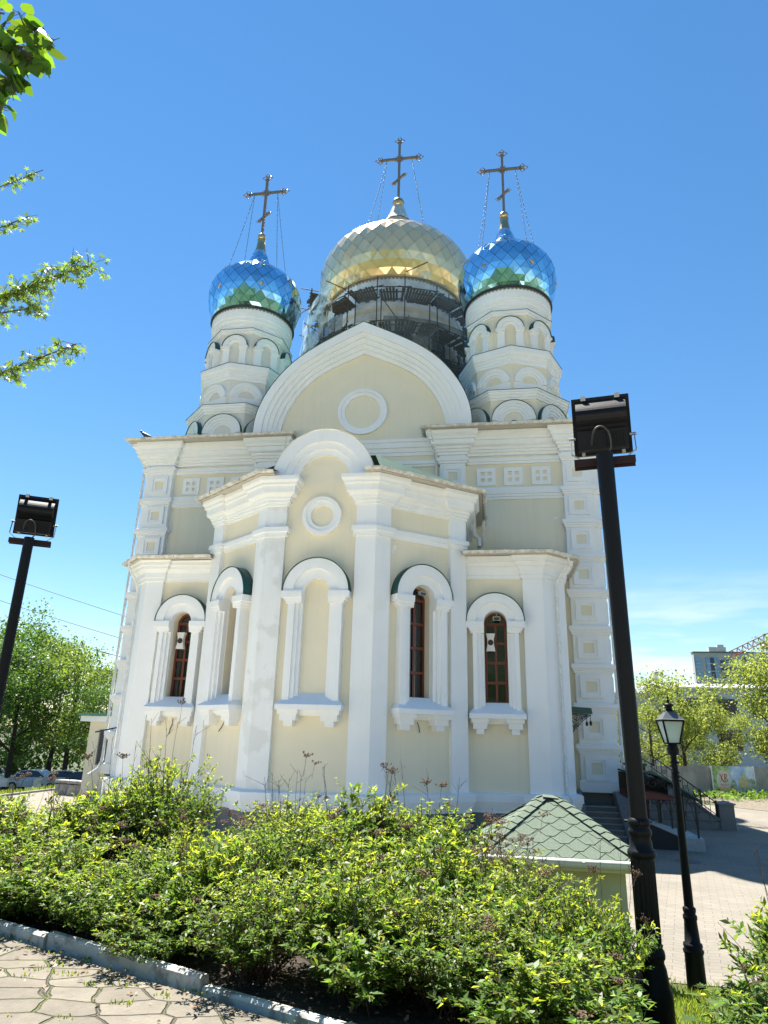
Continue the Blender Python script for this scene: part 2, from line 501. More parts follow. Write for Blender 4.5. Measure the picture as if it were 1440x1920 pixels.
def surround(fr, uc, zs, spring, ro=1.12, hw=0.43, blind=False, parent=None, depth=0.4):
    """stepped jambs, capitals, archivolt, sill with brackets; glazing when not blind"""
    mb = MB()
    sh = lambda pts: [(u + uc, z) for u, z in pts]
    rm = hw + (ro - hw) * 0.5
    fband(mb, fr, sh(arc(ro, spring, 0, 32)), sh(arc(rm, spring, 0, 32)), 0.0, 0.40)
    fband(mb, fr, sh(arc(rm, spring, 0, 32)), sh(arc(hw + 0.02, spring, 0, 32)), 0.0, 0.29)
    for s in (-1, 1):
        for (a, b, d) in ((hw + 0.26, ro - 0.20, 0.36), (hw + 0.14, hw + 0.26, 0.27), (hw + 0.03, hw + 0.14, 0.17)):
            x0, x1 = sorted((uc + s * a, uc + s * b)); fbox(mb, fr, x0, x1, zs - 0.02, spring - 0.38, 0.0, d)
        for (a, b, z0, z1, d) in ((hw + 0.02, ro + 0.03, spring - 0.22, spring - 0.002, 0.46), (hw + 0.02, ro - 0.07, spring - 0.31, spring - 0.22, 0.41),
                                  (hw + 0.02, ro - 0.13, spring - 0.40, spring - 0.31, 0.385)):
            x0, x1 = sorted((uc + s * a, uc + s * b)); fbox(mb, fr, x0, x1, z0, z1, 0.0, d)
    o = mb.build('window_surround', M['white'], parent)
    tag(o, 'blind niche with stepped white jambs and no glazing' if blind else None)
    # metal weathering over the archivolt
    mb = MB()
    fband(mb, fr, sh(arc(ro + 0.025, spring + 0.005, 0, 32)), sh(arc(ro + 0.002, spring + 0.005, 0, 32)), 0.0, 0.43, smooth=True)
    mb.build('arch_capping', M['green'], o)
    # sill
    mb = MB(); w = ro - 0.05; P = fr.p
    a, b = uc - w, uc + w
    z1 = zs + 0.38
    mb.quad(P(a, zs, 0.55), P(b, zs, 0.55), P(uc + hw + 0.30, z1, 0.0), P(uc - hw - 0.30, z1, 0.0))
    mb.poly([P(a, zs, 0.55), P(uc - hw - 0.30, z1, 0.0), P(a, zs, 0.0)])
    mb.poly([P(b, zs, 0.55), P(b, zs, 0.0), P(uc + hw + 0.30, z1, 0.0)])
    if not blind:
        mb.quad(P(uc - hw, z1 - 0.001, -depth), P(uc + hw, z1 - 0.001, -depth), P(uc + hw, z1 - 0.012, 0.02), P(uc - hw, z1 - 0.012, 0.02))
    fbox(mb, fr, a, b, zs - 0.16, zs - 0.001, 0.0, 0.55)
    fbox(mb, fr, uc - 0.34, uc + 0.34, zs - 0.26, zs - 0.161, 0.0, 0.30)
    fbox(mb, fr, uc - 0.36, uc + 0.36, zs - 0.33, zs - 0.261, 0.0, 0.22)
    for s in (-1, 1):
        for (p, q, za, zb, d) in ((0.34, 1.0, 0.30, 0.161, 0.47), (0.40, 0.93, 0.49, 0.301, 0.40), (0.52, 0.81, 0.66, 0.491, 0.33)):
            k = w / 1.07
            x0, x1 = sorted((uc + s * p * k, uc + s * q * k)); fbox(mb, fr, x0, x1, zs - za, zs - zb, 0.0, d)
    mb.build('sill', M['white'], o)
    if not blind:
        g = MB()
        pts = [(uc - hw, z1 - 0.005)] + sh(arc(hw, spring, 0, 24)) + [(uc + hw, z1 - 0.005)]
        g.poly([fr.p(u, z, -depth + 0.01) for u, z in pts])
        g.build('glass', M['glass'], o)
        f = MB(); d0, d1 = -depth + 0.02, -depth + 0.08
        for u_ in (-hw, hw - 0.07):
            fbox(f, fr, uc + u_, uc + u_ + 0.07, z1, spring, d0, d1)
        fband(f, fr, sh(arc(hw, spring, 0, 24)), sh(arc(hw - 0.07, spring, 0, 24)), d0, d1)
        H = spring - z1
        for k in range(5):
            zz = z1 + H * k / 4.0
            fbox(f, fr, uc - hw + 0.07, uc + hw - 0.07, zz - (0 if k == 0 else 0.045), zz + 0.045, d0, d1 - 0.004)
        fbox(f, fr, uc - 0.04, uc + 0.04, z1 + 0.045, spring - 0.045, d0, d1 - 0.008)
        f.build('window_frame', M['frame'], o)
    return o

# ---------- central apse
PILC = [(-4.9, 28.1), (-4.9, 24.10), (-1.945, 21.77), (1.945, 21.77), (4.9, 24.10), (4.9, 28.1)]
WALL = offset_path(PILC, -0.16)
L1 = math.hypot(WALL[2][0] - WALL[1][0], WALL[2][1] - WALL[1][1])
SEG = {0: [(-0.75, 0, 0.16)], 1: [(0, 0.60, 0.16), (-0.54, 0, 0.16)], 2: [(0, 0.64, 0.16), (-0.64, 0, 0.16)],
       3: [(0, 0.54, 0.16), (-0.60, 0, 0.16)], 4: [(0, 0.75, 0.16)]}
path = pil_path(WALL, SEG)
FC = Fr((0, 21.93), (0, -1))
cR = ((WALL[3][0] + WALL[4][0]) / 2, (WALL[3][1] + WALL[4][1]) / 2)
nR_ = (WALL[4][1] - WALL[3][1], -(WALL[4][0] - WALL[3][0]))
FR_ = Fr(cR, nR_)
FL_ = Fr((-cR[0], cR[1]), (-nR_[0], nR_[1]))
hwid = L1 / 2
mb = MB()
ZT = 11.75
for fr in (FR_, FL_):
    window_hole_wall(mb, fr, -hwid, hwid, 0.8, ZT, 0.43, 4.36, 7.68)
cw = WALL[3][0]
mb.quad(FC.p(-cw, 0.8), FC.p(cw, 0.8), FC.p(cw, ZT), FC.p(-cw, ZT))
for (a, b) in ((WALL[0], WALL[1]), (WALL[4], WALL[5])):
    mb.quad((a[0], a[1], 0.8), (b[0], b[1], 0.8), (b[0], b[1], ZT), (a[0], a[1], ZT))
apse = mb.build('apse_wall', M['cream'], church)
mb = MB()
Z0, Z1 = 1.40, 10.9
for i in range(len(SEG)):
    a, b = WALL[i], WALL[i + 1]
# pilasters: vertical skins along the proud pieces
def skins(mb, path, segs_idx, z0, z1):
    for i in segs_idx:
        mb.quad((*path[i], z0), (*path[i + 1], z0), (*path[i + 1], z1), (*path[i], z1))
def split_pils(path, wallpts):
    """indices of path segments that stand proud: everything but the wall-level ones"""
    res = []; cur = []
    def onwall(p):
        for i in range(len(wallpts) - 1):
            a, b = wallpts[i], wallpts[i + 1]
            dx, dy = b[0] - a[0], b[1] - a[1]; L = math.hypot(dx, dy)
            s = ((p[0] - a[0]) * dx + (p[1] - a[1]) * dy) / L; o = ((p[0] - a[0]) * dy - (p[1] - a[1]) * dx) / L
            if abs(o) < 1e-4 and -1e-4 <= s <= L + 1e-4: return True
        return False
    for i in range(len(path) - 1):
        if onwall(path[i]) and onwall(path[i + 1]):
            if cur: res.append(cur); cur = []
        else: cur.append(i)
    if cur: res.append(cur)
    return res
groups = split_pils(path, WALL)
for k, gidx in enumerate(groups):
    mb = MB(); skins(mb, path, gidx, Z0, Z1)
    xm = sum(path[i][0] for i in gidx) / len(gidx)
    peel = -3.2 < xm < 0
    o = mb.build('pilaster', M['peel'] if peel else M['white'], apse)
    if peel: tag(o, 'pilaster with grey patches where white paint peels')
# plinth
PL = [(0.0, 1.46), (0.20, 1.41), (0.22, 1.40), (0.22, 1.17), (0.17, 1.165), (0.17, 1.07), (0.13, 1.065), (0.13, 0.975), (0.09, 0.97), (0.09, 0.84), (0.0, 0.84)]
mb = MB(); sweep(mb, path, PL); mb.build('plinth', M['white'], apse)
mb = MB(); sweep(mb, path, [(0.05, 0.845), (0.05, -0.3)], caps=False); mb.build('granite_base', M['granite'], apse)
# string course and entablature: broken over the middle of the central face
iL = min(range(len(path)), key=lambda i: abs(path[i][0] + cw - 0.64) + abs(path[i][1] - 21.93))
iR = min(range(len(path)), key=lambda i: abs(path[i][0] - cw + 0.64) + abs(path[i][1] - 21.93))
left = path[:iL + 1]; right = path[iR:]
STR = [(0.0, 9.64), (0.07, 9.64), (0.07, 9.80), (0.13, 9.81), (0.13, 9.97), (0.11, 9.99), (0.0, 10.0)]
ENT = [(0.0, 10.76), (0.06, 10.77), (0.06, 10.87), (0.12, 10.88), (0.12, 10.98), (0.17, 10.99), (0.17, 11.08), (0.30, 11.14), (0.33, 11.18), (0.33, 11.42),
       (0.42, 11.44), (0.42, 11.52), (0.50, 11.60), (0.50, 11.74), (0.0, 11.76)]
for pth in (left, right):
    mb = MB(); sweep(mb, pth, STR); mb.build('string_course', M['white'], apse)
    mb = MB(); sweep(mb, pth, ENT); mb.build('entablature', M['white'], apse)
# semicircular pediment on the front of the apse, ring below it
mb = MB(); SPR = 11.765
fband(mb, FC, arc(1.83, SPR, 0, 40), arc(1.40, SPR, 0, 40), -0.5, 0.30)
fband(mb, FC, arc(1.40, SPR, 0, 40), arc(1.16, SPR, 0, 40), -0.2, 0.20)
fband(mb, FC, arc(1.16, SPR, 0, 40), arc(0.93, SPR, 0, 40), -0.2, 0.10)
mb.build('pediment_arch', M['white'], apse)
mb = MB(); mb.poly([FC.p(-1.3, 11.70, 0.004)] + [FC.p(u, z, 0.004) for u, z in arc(1.3, SPR, 0, 40)] + [FC.p(1.3, 11.70, 0.004)]); mb.poly([FC.p(u, z, -0.49) for u, z in arc(1.8, SPR, 0, 40)])
mb.build('pediment_field', M['cream'], apse)
mb = MB(); fband(mb, FC, arc(1.85, SPR, 0, 40), arc(1.832, SPR, 0, 40), -0.55, 0.33, smooth=True); mb.build('pediment_capping', M['gutter'], apse)
mb = MB()
fband(mb, FC, arc(0.70, 10.40, 0, 48, 0, 2 * PI), arc(0.56, 10.40, 0, 48, 0, 2 * PI), 0.0, 0.14)
fband(mb, FC, arc(0.56, 10.40, 0, 48, 0, 2 * PI), arc(0.40, 10.40, 0, 48, 0, 2 * PI), 0.0, 0.08)
mb.build('round_moulding', M['white'], apse)
# apse roof, soffit and gutter on each oblique side
mb = MB()
ev = offset_path(PILC, 0.60)
ridge = [(-1.6, 28.1), (-1.6, 23.2), (-1.6, 23.2), (1.6, 23.2), (1.6, 23.2), (1.6, 28.1)]
for i in (0, 1, 3, 4):
    a, b, c, d = ev[i], ev[i + 1], ridge[i + 1], ridge[i]
    mb.quad((*a, 11.88), (*b, 11.88), (*c, 13.2), (*d, 13.2))
mb.quad((-1.6, 23.2, 13.2), (1.6, 23.2, 13.2), (1.6, 28.1, 13.2), (-1.6, 28.1, 13.2))
mb.build('apse_roof', M['green'], apse)
soff = mat('slatted_soffit', (0.62, 0.58, 0.53), 0.5)
t = soff.node_tree; wv = t.nodes.new('ShaderNodeTexWave'); wv.inputs['Scale'].default_value = 7.0; wv.bands_direction = 'DIAGONAL'
tc_ = t.nodes.new('ShaderNodeTexCoord'); t.links.new(tc_.outputs['Object'], wv.inputs[0])
rp = t.nodes.new('ShaderNodeValToRGB'); rp.color_ramp.elements[0].position = 0.25; rp.color_ramp.elements[0].color = (0.40, 0.375, 0.34, 1)
rp.color_ramp.elements[1].position = 0.5; rp.color_ramp.elements[1].color = (0.62, 0.58, 0.53, 1)
t.links.new(wv.outputs[0], rp.inputs[0]); t.links.new(rp.outputs[0], t.nodes['Principled BSDF'].inputs['Base Color'])
M['soffit'] = soff
def eave(path, zs, parent, over=0.85, start=None):
    mb = MB(); sweep(mb, path, [(0.30, zs), (over, zs - 0.005), (over, zs + 0.05)], caps=False); mb.build('soffit', M['soffit'], parent)
    mb = MB()
    g = [(over + 0.005, zs + 0.10)]
    for k in range(7):
        a = PI + PI * k / 6
        g.append((over + 0.085 + 0.08 * math.cos(a), zs + 0.10 + 0.10 * math.sin(a)))
    g += [(over + 0.165, zs + 0.115), (over + 0.155, zs + 0.10)]
    sweep(mb, path, g); 
    # brackets / joints
    for i in range(len(path) - 1):
        a = offset_path(path, over)[i]; b = offset_path(path, over)[i + 1]
        n = max(1, int(math.hypot(b[0] - a[0], b[1] - a[1]) / 1.6))
        nx, ny = (b[1] - a[1]), -(b[0] - a[0]); L = math.hypot(nx, ny); nx /= L; ny /= L
        for k in range(n):
            t_ = (k + 0.5) / n
            p = Vector((a[0] + (b[0] - a[0]) * t_, a[1] + (b[1] - a[1]) * t_, zs + 0.03)); q = p + Vector((nx, ny, 0)) * 0.17
            mb.bar(p + Vector((0, 0, -0.03)), q + Vector((0, 0, -0.03)), 0.035, 0.02)
            mb.bar(q + Vector((nx, ny, 0)) * 0.005 - Vector((0, 0, 0.03)), q + Vector((nx, ny, 0)) * 0.005 + Vector((0, 0, 0.10)), 0.035, 0.02, up=(nx, ny, 0))
    mb.build('gutter', M['gutter'], parent)
    mb = MB(); sweep(mb, path, [(over - 0.02, zs + 0.105), (over + 0.10, zs + 0.125), (over + 0.10, zs + 0.14), (over - 0.5, zs + 0.30)], caps=False); mb.build('eave_flashing', M['green'], parent)
eave([(PILC[0][0], 27.9), PILC[1], PILC[2], (-1.62, 21.77)], 11.76, apse, 0.62)
eave([(1.62, 21.77), PILC[3], PILC[4], (PILC[5][0], 27.9)], 11.76, apse, 0.62)
surround(FC, 0.0, 4.03, 7.68, blind=True, parent=church)
surround(FR_, 0.0, 4.0, 7.68, parent=church)
surround(FL_, 0.0, 4.0, 7.68, parent=church)

# ---------- downpipes
def downpipe(pts, parent, rad=0.055, clips=()):
    mb = MB(); mb.tube(pts, rad, 10)
    for c in clips:
        mb.lathe([(rad + 0.018, c[2] - 0.035), (rad + 0.018, c[2] + 0.035)], (c[0], c[1]), 10)
    return mb.build('downpipe', M['pipe'], parent)

# ---------- lower side apses
def side_apse(s):
    P0 = [(4.80, 24.35), (7.60, 24.35), (8.45, 25.20), (8.45, 28.1)]
    if s < 0: P0 = [(-x, y) for x, y in P0][::-1]
    Wl = offset_path(P0, -0.15)
    front = 0 if s > 0 else 2
    obl = 1
    sg = {}
    Lf = math.hypot(Wl[front + 1][0] - Wl[front][0], Wl[front + 1][1] - Wl[front][1])
    sg[front] = [(-0.64, 0, 0.15)] if s > 0 else [(0, 0.64, 0.15)]
    sg[obl] = [(0, 99, 0.15)]
    side = 2 if s > 0 else 0
    sg[side] = [(0, 0.25, 0.15)] if s > 0 else [(-0.25, 0, 0.15)]
    pth = pil_path(Wl, sg)
    fr = Fr((s * 5.9, 24.5), (0, -1))
    mb = MB(); ztop = 9.45
    u0, u1 = sorted((s * (4.80 - 5.9), s * (7.55 - 5.9)))
    window_hole_wall(mb, fr, u0, u1, 0.8, ztop, 0.40, 4.33, 7.08)
    for i in range(3):
        if i == front: continue
        a, b = Wl[i], Wl[i + 1]
        mb.quad((*a, 0.8), (*b, 0.8), (*b, ztop), (*a, ztop))
    w_ = mb.build('side_apse_wall', M['cream'], church)
    mb = MB()
    for g_ in split_pils(pth, Wl): skins(mb, pth, g_, 1.4, 8.75)
    mb.build('pilaster', M['white'], w_)
    mb = MB(); sweep(mb, pth, PL); mb.build('plinth', M['white'], w_)
    mb = MB(); sweep(mb, pth, [(0.05, 0.845), (0.05, -0.3)], caps=False); mb.build('granite_base', M['granite'], w_)
    CO = [(0.0, 8.66), (0.06, 8.665), (0.06, 8.80), (0.10, 8.81), (0.10, 9.0), (0.16, 9.08), (0.24, 9.13), (0.24, 9.25), (0.33, 9.27), (0.33, 9.38), (0.38, 9.45), (0.0, 9.46)]
    mb = MB(); sweep(mb, pth, CO); mb.build('cornice', M['white'], w_)
    eave(P0, 9.46, w_, 0.50)
    e = offset_path(P0, 0.62)
    mb = MB()
    top = [(s * 4.9, 28.1), (s * 6.9, 28.1), (s * 7.2, 28.1), (s * 7.4, 28.1)]
    if s < 0: top = top[::-1]
    for i in range(3):
        mb.quad((*e[i], 9.60), (*e[i + 1], 9.60), (*top[i + 1], 10.5), (*top[i], 10.5))
    mb.build('side_apse_roof', M['green'], w_)
    surround(fr, 0.0, 3.95, 7.08, ro=1.0, hw=0.38, parent=church)
    # pipe on the oblique pilaster, swan neck under the gutter
    f = Fr((s * 8.07, 24.82), (s * 0.707, -0.707))
    q = lambda u, z, d: f.p(u, z, d)
    downpipe([q(0.10, 9.5, 0.62), q(0.10, 9.25, 0.60), q(0.06, 9.0, 0.42), q(-0.02, 8.7, 0.20), q(-0.03, 8.4, 0.10), q(-0.03, 1.46, 0.10), q(-0.03, 1.35, 0.33), q(-0.03, 0.3, 0.33)],
             w_, 0.05, [q(-0.03, z, 0.10) for z in (8.0, 6.4, 4.9, 3.4, 2.2)])
    return w_
sideR = side_apse(1)
sideL = side_apse(-1)

# ---------- main body
YF = 28.12
CX = 10.25
mb = MB()
ZR = 16.15
for pts in ([(-CX, 28.12), (CX, 28.12)], [(CX, 28.12), (CX, 47.9)], [(CX, 47.9), (-CX, 47.9)], [(-CX, 47.9), (-CX, 28.12)]):
    (a, b) = pts
    mb.quad((*a, -0.2), (*b, -0.2), (*b, ZR), (*a, ZR))
body = mb.build('body_wall', M['cream'], church)
mb = MB(); mb.box(-CX - 0.08, CX + 0.08, YF - 0.09, 47.9, -0.3, 1.36); mb.build('granite_base', M['granite'], body)
FF = Fr((0, YF), (0, -1))
PD = 0.27
def panel(mbw, mbc, fr, uc, zc, d, k=1.0):
    for (a, b, h) in ((0.42, 0.31, 0.10), (0.31, 0.20, 0.05)):
        a *= k; b *= k
        o = [(uc - a, zc - a), (uc - a, zc + a), (uc + a, zc + a), (uc + a, zc - a), (uc - a, zc - a)]
        i = [(uc - b, zc - b), (uc - b, zc + b), (uc + b, zc + b), (uc + b, zc - b), (uc - b, zc - b)]
        fband(mbw, fr, o, i, d - 0.02, d + h)
    b = 0.205 * k
    mbc.quad(fr.p(uc - b, zc - b, d + 0.006), fr.p(uc + b, zc - b, d + 0.006), fr.p(uc + b, zc + b, d + 0.006), fr.p(uc - b, zc + b, d + 0.006))

def corner_pilaster(s):
    mb = MB()
    x0, x1, xe = 8.95, 10.10, 10.37
    if s > 0:
        pp = [(x0, YF), (x0, YF - PD), (x1, YF - PD), (x1, YF - 0.12), (xe, YF - 0.12), (xe, YF + 0.3), (xe, YF + 1.3), (CX, YF + 1.3)]
    else:
        pp = [(-CX, YF + 1.3), (-xe, YF + 1.3), (-xe, YF + 0.3), (-xe, YF - 0.12), (-x1, YF - 0.12), (-x1, YF - PD), (-x0, YF - PD), (-x0, YF)]
    for i in range(len(pp) - 1):
        mb.quad((*pp[i], 1.36), (*pp[i + 1], 1.36), (*pp[i + 1], 15.1), (*pp[i], 15.1))
    o = mb.build('corner_pilaster', M['white'], church)
    BD = [(0.0, -0.22), (0.05, -0.215), (0.05, -0.13), (0.09, -0.125), (0.09, -0.05), (0.14, -0.045), (0.14, 0.11), (0.12, 0.13), (0.0, 0.14)]
    for zb in [14.05 - 1.4846 * i - 0.742 for i in range(8)] + [14.83]:
        mb = MB(); sweep(mb, pp, [(d, z + zb) for d, z in BD]); mb.build('band_moulding', M['white'], o)
    mb = MB(); sweep(mb, pp, [(0.08, 1.36), (0.08, 1.74), (0.06, 1.76), (0.0, 1.77)]); mb.build('pilaster_base', M['white'], o)
    fs = [Fr((s * 9.53, YF - PD), (0, -1)), Fr((s * xe, YF + 0.72), (s, 0))]
    for i in range(9):
        zc = 14.05 - 1.4846 * i
        for f_ in fs:
            mw, mc = MB(), MB(); panel(mw, mc, f_, 0.0, zc, 0.0)
            mw.add(mc.v, mc.f, 1); mw.build('square_panel', [M['white'], M['cream']], o)
    return o
cpL = corner_pilaster(-1); cpR = corner_pilaster(1)
for s in (-1, 1):
    f_ = Fr((s * 4.235, YF), (0, -1))
    mb = MB(); fbox(mb, f_, -0.565, 0.565, 1.36, 15.1, 0.0, PD)
    o = mb.build('inner_pilaster', M['white'], church)
    for zc in (14.05, 12.565, 11.08):
        mw, mc = MB(), MB(); panel(mw, mc, f_, 0.0, zc, PD)
        mw.add(mc.v, mc.f, 1); mw.build('square_panel', [M['white'], M['cream']], o)
# string courses and cornices
ST2 = [(0.0, 13.0), (0.06, 13.0), (0.06, 13.11), (0.10, 13.12), (0.10, 13.22), (0.15, 13.23), (0.15, 13.52), (0.0, 13.54)]
ST1 = [(0.0, 14.66), (0.08, 14.66), (0.08, 14.76), (0.13, 14.77), (0.13, 14.93), (0.0, 14.95)]
CN = [(0.0, 15.05), (0.10, 15.06), (0.10, 15.18), (0.17, 15.19), (0.17, 15.30), (0.24, 15.31), (0.24, 15.42), (0.34, 15.46), (0.38, 15.50), (0.38, 15.68), (0.46, 15.70),
      (0.46, 15.80), (0.58, 15.92), (0.58, 16.08), (0.0, 16.10)]
mb = MB()
for s in (-1, 1):
    a, b = sorted((s * 4.8, s * 8.95))
    sweep(mb, [(a, YF), (b, YF)], ST2); sweep(mb, [(a, YF), (b, YF)], ST1)
pm = [(-4.8, YF - PD), (-3.67, YF - PD)]
sweep(mb, [(-3.67, YF), (3.67, YF)], ST1)
sweep(mb, [(-4.8, YF), (-4.8, YF - PD), (-3.67, YF - PD), (-3.67, YF)], ST1)
sweep(mb, [(3.67, YF), (3.67, YF - PD), (4.8, YF - PD), (4.8, YF)], ST1)
mb.build('string_course', M['white'], body)
mb = MB()
cr_ = [(3.67, YF), (3.67, YF - PD), (4.8, YF - PD), (4.8, YF), (8.95, YF), (8.95, YF - PD), (10.10, YF - PD), (10.10, YF - 0.12), (10.37, YF - 0.12), (10.37, YF + 1.3), (CX, YF + 1.3), (CX, 33.0)]
cl_ = [(-x, y) for x, y in cr_][::-1]
sweep(mb, cr_, CN); sweep(mb, cl_, CN)
sweep(mb, [(-3.67, YF), (3.67, YF)], [(0.0, 15.20), (0.07, 15.21), (0.07, 15.36), (0.13, 15.37), (0.13, 15.56), (0.20, 15.57), (0.20, 15.80), (0.26, 15.83), (0.26, 15.97), (0.0, 16.0)])
mb.build('cornice', M['white'], body)
for (a, b) in (([(3.67, 29.0), (3.67, YF - PD), (10.37, YF - PD), (10.37, 33.0)], 1), ([(-10.37, 33.0), (-10.37, YF - PD), (-3.67, YF - PD), (-3.67, 29.0)], -1)):
    eave(a, 16.10, body, 0.66)
mb = MB()
for s in (-1, 1):
    e = [(3.05, 27.3), (11.0, 27.3), (11.0, 34.0), (3.05, 34.0)]
    e = [(s * x, y) for x, y in e]
    mb.quad((*e[0], 16.24), (*e[1], 16.24), (s * 10.0, 28.8, 16.55), (s * 3.05, 28.8, 16.55))
    mb.quad((*e[1], 16.24), (*e[2], 16.24), (s * 10.0, 34.0, 16.55), (s * 10.0, 28.8, 16.55))
    mb.quad((s * 3.05, 28.8, 16.55), (s * 10.0, 28.8, 16.55), (s * 10.0, 34.0, 16.55), (s * 3.05, 34.0, 16.55))
    mb.quad((s * 3.05, 34, 16.55), (s * 10.9, 34, 16.25), (s * 10.9, 48, 16.25), (s * 3.05, 48, 16.55))
mb.quad((-3.1, 28.3, 16.56), (3.1, 28.3, 16.56), (3.1, 48, 16.56), (-3.1, 48, 16.56))
mb.build('roof', M['green'], body)
# plaques of four square holes
for s in (-1, 1):
    for x in (5.69, 6.87, 8.06):
        f_ = Fr((s * x, YF), (0, -1)); mb = MB(); a, h, z = 0.41, 0.055, 14.06
        H = 0.24; b = 0.065; d = 0.07
        for (u0_, u1_, z0_, z1_) in ((-a, a, H, a), (-a, a, -a, -H), (-a, -H, -H, H), (H, a, -H, H), (-b, b, -H, H)):
            fbox(mb, f_, u0_, u1_, z + z0_, z + z1_, 0.0, d)
        fbox(mb, f_, -H, -b, z - b, z + b, 0.0, d - 0.003); fbox(mb, f_, b, H, z - b, z + b, 0.0, d - 0.003)
        mb.build('cross_plaque', M['white'], body)
# downpipes on the body
downpipe([(3.2, 27.25, 16.15), (3.35, 27.3, 15.95), (3.50, 27.75, 15.2), (3.50, 27.95, 14.9), (3.50, 27.95, 10.0)], body, 0.055, [(3.5, 27.95, z) for z in (14.2, 12.5)])
downpipe([(-3.2, 27.25, 16.15), (-3.35, 27.3, 15.95), (-3.50, 27.75, 15.2), (-3.50, 27.95, 14.9), (-3.50, 27.95, 10.0)], body, 0.055)
for s in (-1, 1):
    downpipe([(s * 11.0, 28.0, 16.15), (s * 11.0, 28.0, 15.9), (s * 10.55, 28.1, 15.1), (s * 10.50, 28.0, 14.6), (s * 10.50, 28.0, 1.9), (s * 10.56, 27.9, 1.55), (s * 10.85, 27.7, 1.3)], body, 0.06,
             [(s * 10.5, 28.0, 1.9 + 1.485 * k) for k in range(9)])
for (x, zt) in ((5.35, 11.7),):
    downpipe([(5.55, 27.2, 11.8), (5.5, 27.3, 11.3), (5.5, 27.5, 10.9), (5.3, 27.8, 10.7), (5.3, 27.9, 10.4)], apse, 0.07)
    downpipe([(5.1, 26.6, 11.5), (5.15, 26.6, 11.0), (5.35, 26.6, 10.8), (5.35, 26.6, 10.5)], apse, 0.09)

# ---------- keel-arched gables
OUT = [(5.09, 16.2), (5.10, 16.9), (4.97, 17.65), (4.66, 18.45), (4.18, 19.25), (3.50, 20.05), (2.62, 20.75), (1.40, 21.46), (0.0, 22.18)]
INN = [(3.93, 16.2), (3.93, 16.75), (3.80, 17.35), (3.54, 18.0), (3.13, 18.67), (2.60, 19.28), (1.92, 19.78), (1.02, 20.25), (0.0, 20.70)]
def smooth_half(pts, n=4):
    P = [Vector((a, b, 0)) for a, b in pts]; res = []
    for i in range(len(P) - 1):
        p0 = P[i - 1] if i > 0 else P[i] * 2 - P[i + 1]; p1, p2 = P[i], P[i + 1]
        p3 = P[i + 2] if i + 2 < len(P) else P[i + 1] * 2 - P[i]
        for k in range(n):
            t = k / n
            q = 0.5 * ((2 * p1) + (p2 - p0) * t + (2 * p0 - 5 * p1 + 4 * p2 - p3) * t * t + (3 * p1 - p0 - 3 * p2 + p3) * t ** 3)
            res.append((q.x, q.y))
    res.append(pts[-1]); return res
def full(h): return [(-a, b) for a, b in h] + [(a, b) for a, b in h[::-1][1:]]
HO, HI = full(smooth_half(OUT)), full(smooth_half(INN))
lerp = lambda A, B, t: [(a[0] + (b[0] - a[0]) * t, a[1] + (b[1] - a[1]) * t) for a, b in zip(A, B)]
FG = Fr((0, 28.30), (0, -1))
mb = MB()
fr_ = [(0, 0.34, 0.62), (0.34, 0.52, 0.50), (0.52, 0.69, 0.39), (0.69, 0.85, 0.28), (0.85, 1.0, 0.17)]
for a, b, d in fr_:
    fband(mb, FG, lerp(HO, HI, a), lerp(HO, HI, b), -0.25 if a == 0 else -0.05, d)
gable = mb.build('gable_moulding', M['white'], church)
mb = MB(); mb.poly([FG.p(u, z, 0.0) for u, z in HI]); mb.poly([FG.p(u, z, -0.25) for u, z in HO])
mb.build('gable_field', M['cream'], gable)
mb = MB()
fband(mb, FG, arc(1.18, 17.61, 0, 64, 0, 2 * PI), arc(1.02, 17.61, 0, 64, 0, 2 * PI), 0.0, 0.16)
fband(mb, FG, arc(1.02, 17.61, 0, 64, 0, 2 * PI), arc(0.85, 17.61, 0, 64, 0, 2 * PI), 0.0, 0.09)
mb.build('round_moulding', M['white'], gable)
mb = MB()
for k in range(len(HO) - 1):
    a, b = HO[k], HO[k + 1]
    mb.quad((a[0] * 1.004, 27.66, a[1] + 0.025), (b[0] * 1.004, 27.66, b[1] + 0.025), (b[0] * 1.004, 47.5, b[1] + 0.025), (a[0] * 1.004, 47.5, a[1] + 0.025))
mb.build('gable_roof', M['roofgreen'], gable)
mb = MB()
for k in range(len(HO) - 1):
    a, b = HO[k], HO[k + 1]
    mb.quad((-10.2, 38 + a[0], a[1] + 0.02), (-10.2, 38 + b[0], b[1] + 0.02), (10.2, 38 + b[0], b[1] + 0.02), (10.2, 38 + a[0], a[1] + 0.02))
for s in (-1, 1): mb.poly([(s * 10.19, 38 + a, z) for a, z in HO])
mb.build('transept_roof', M['roofgreen'], gable)

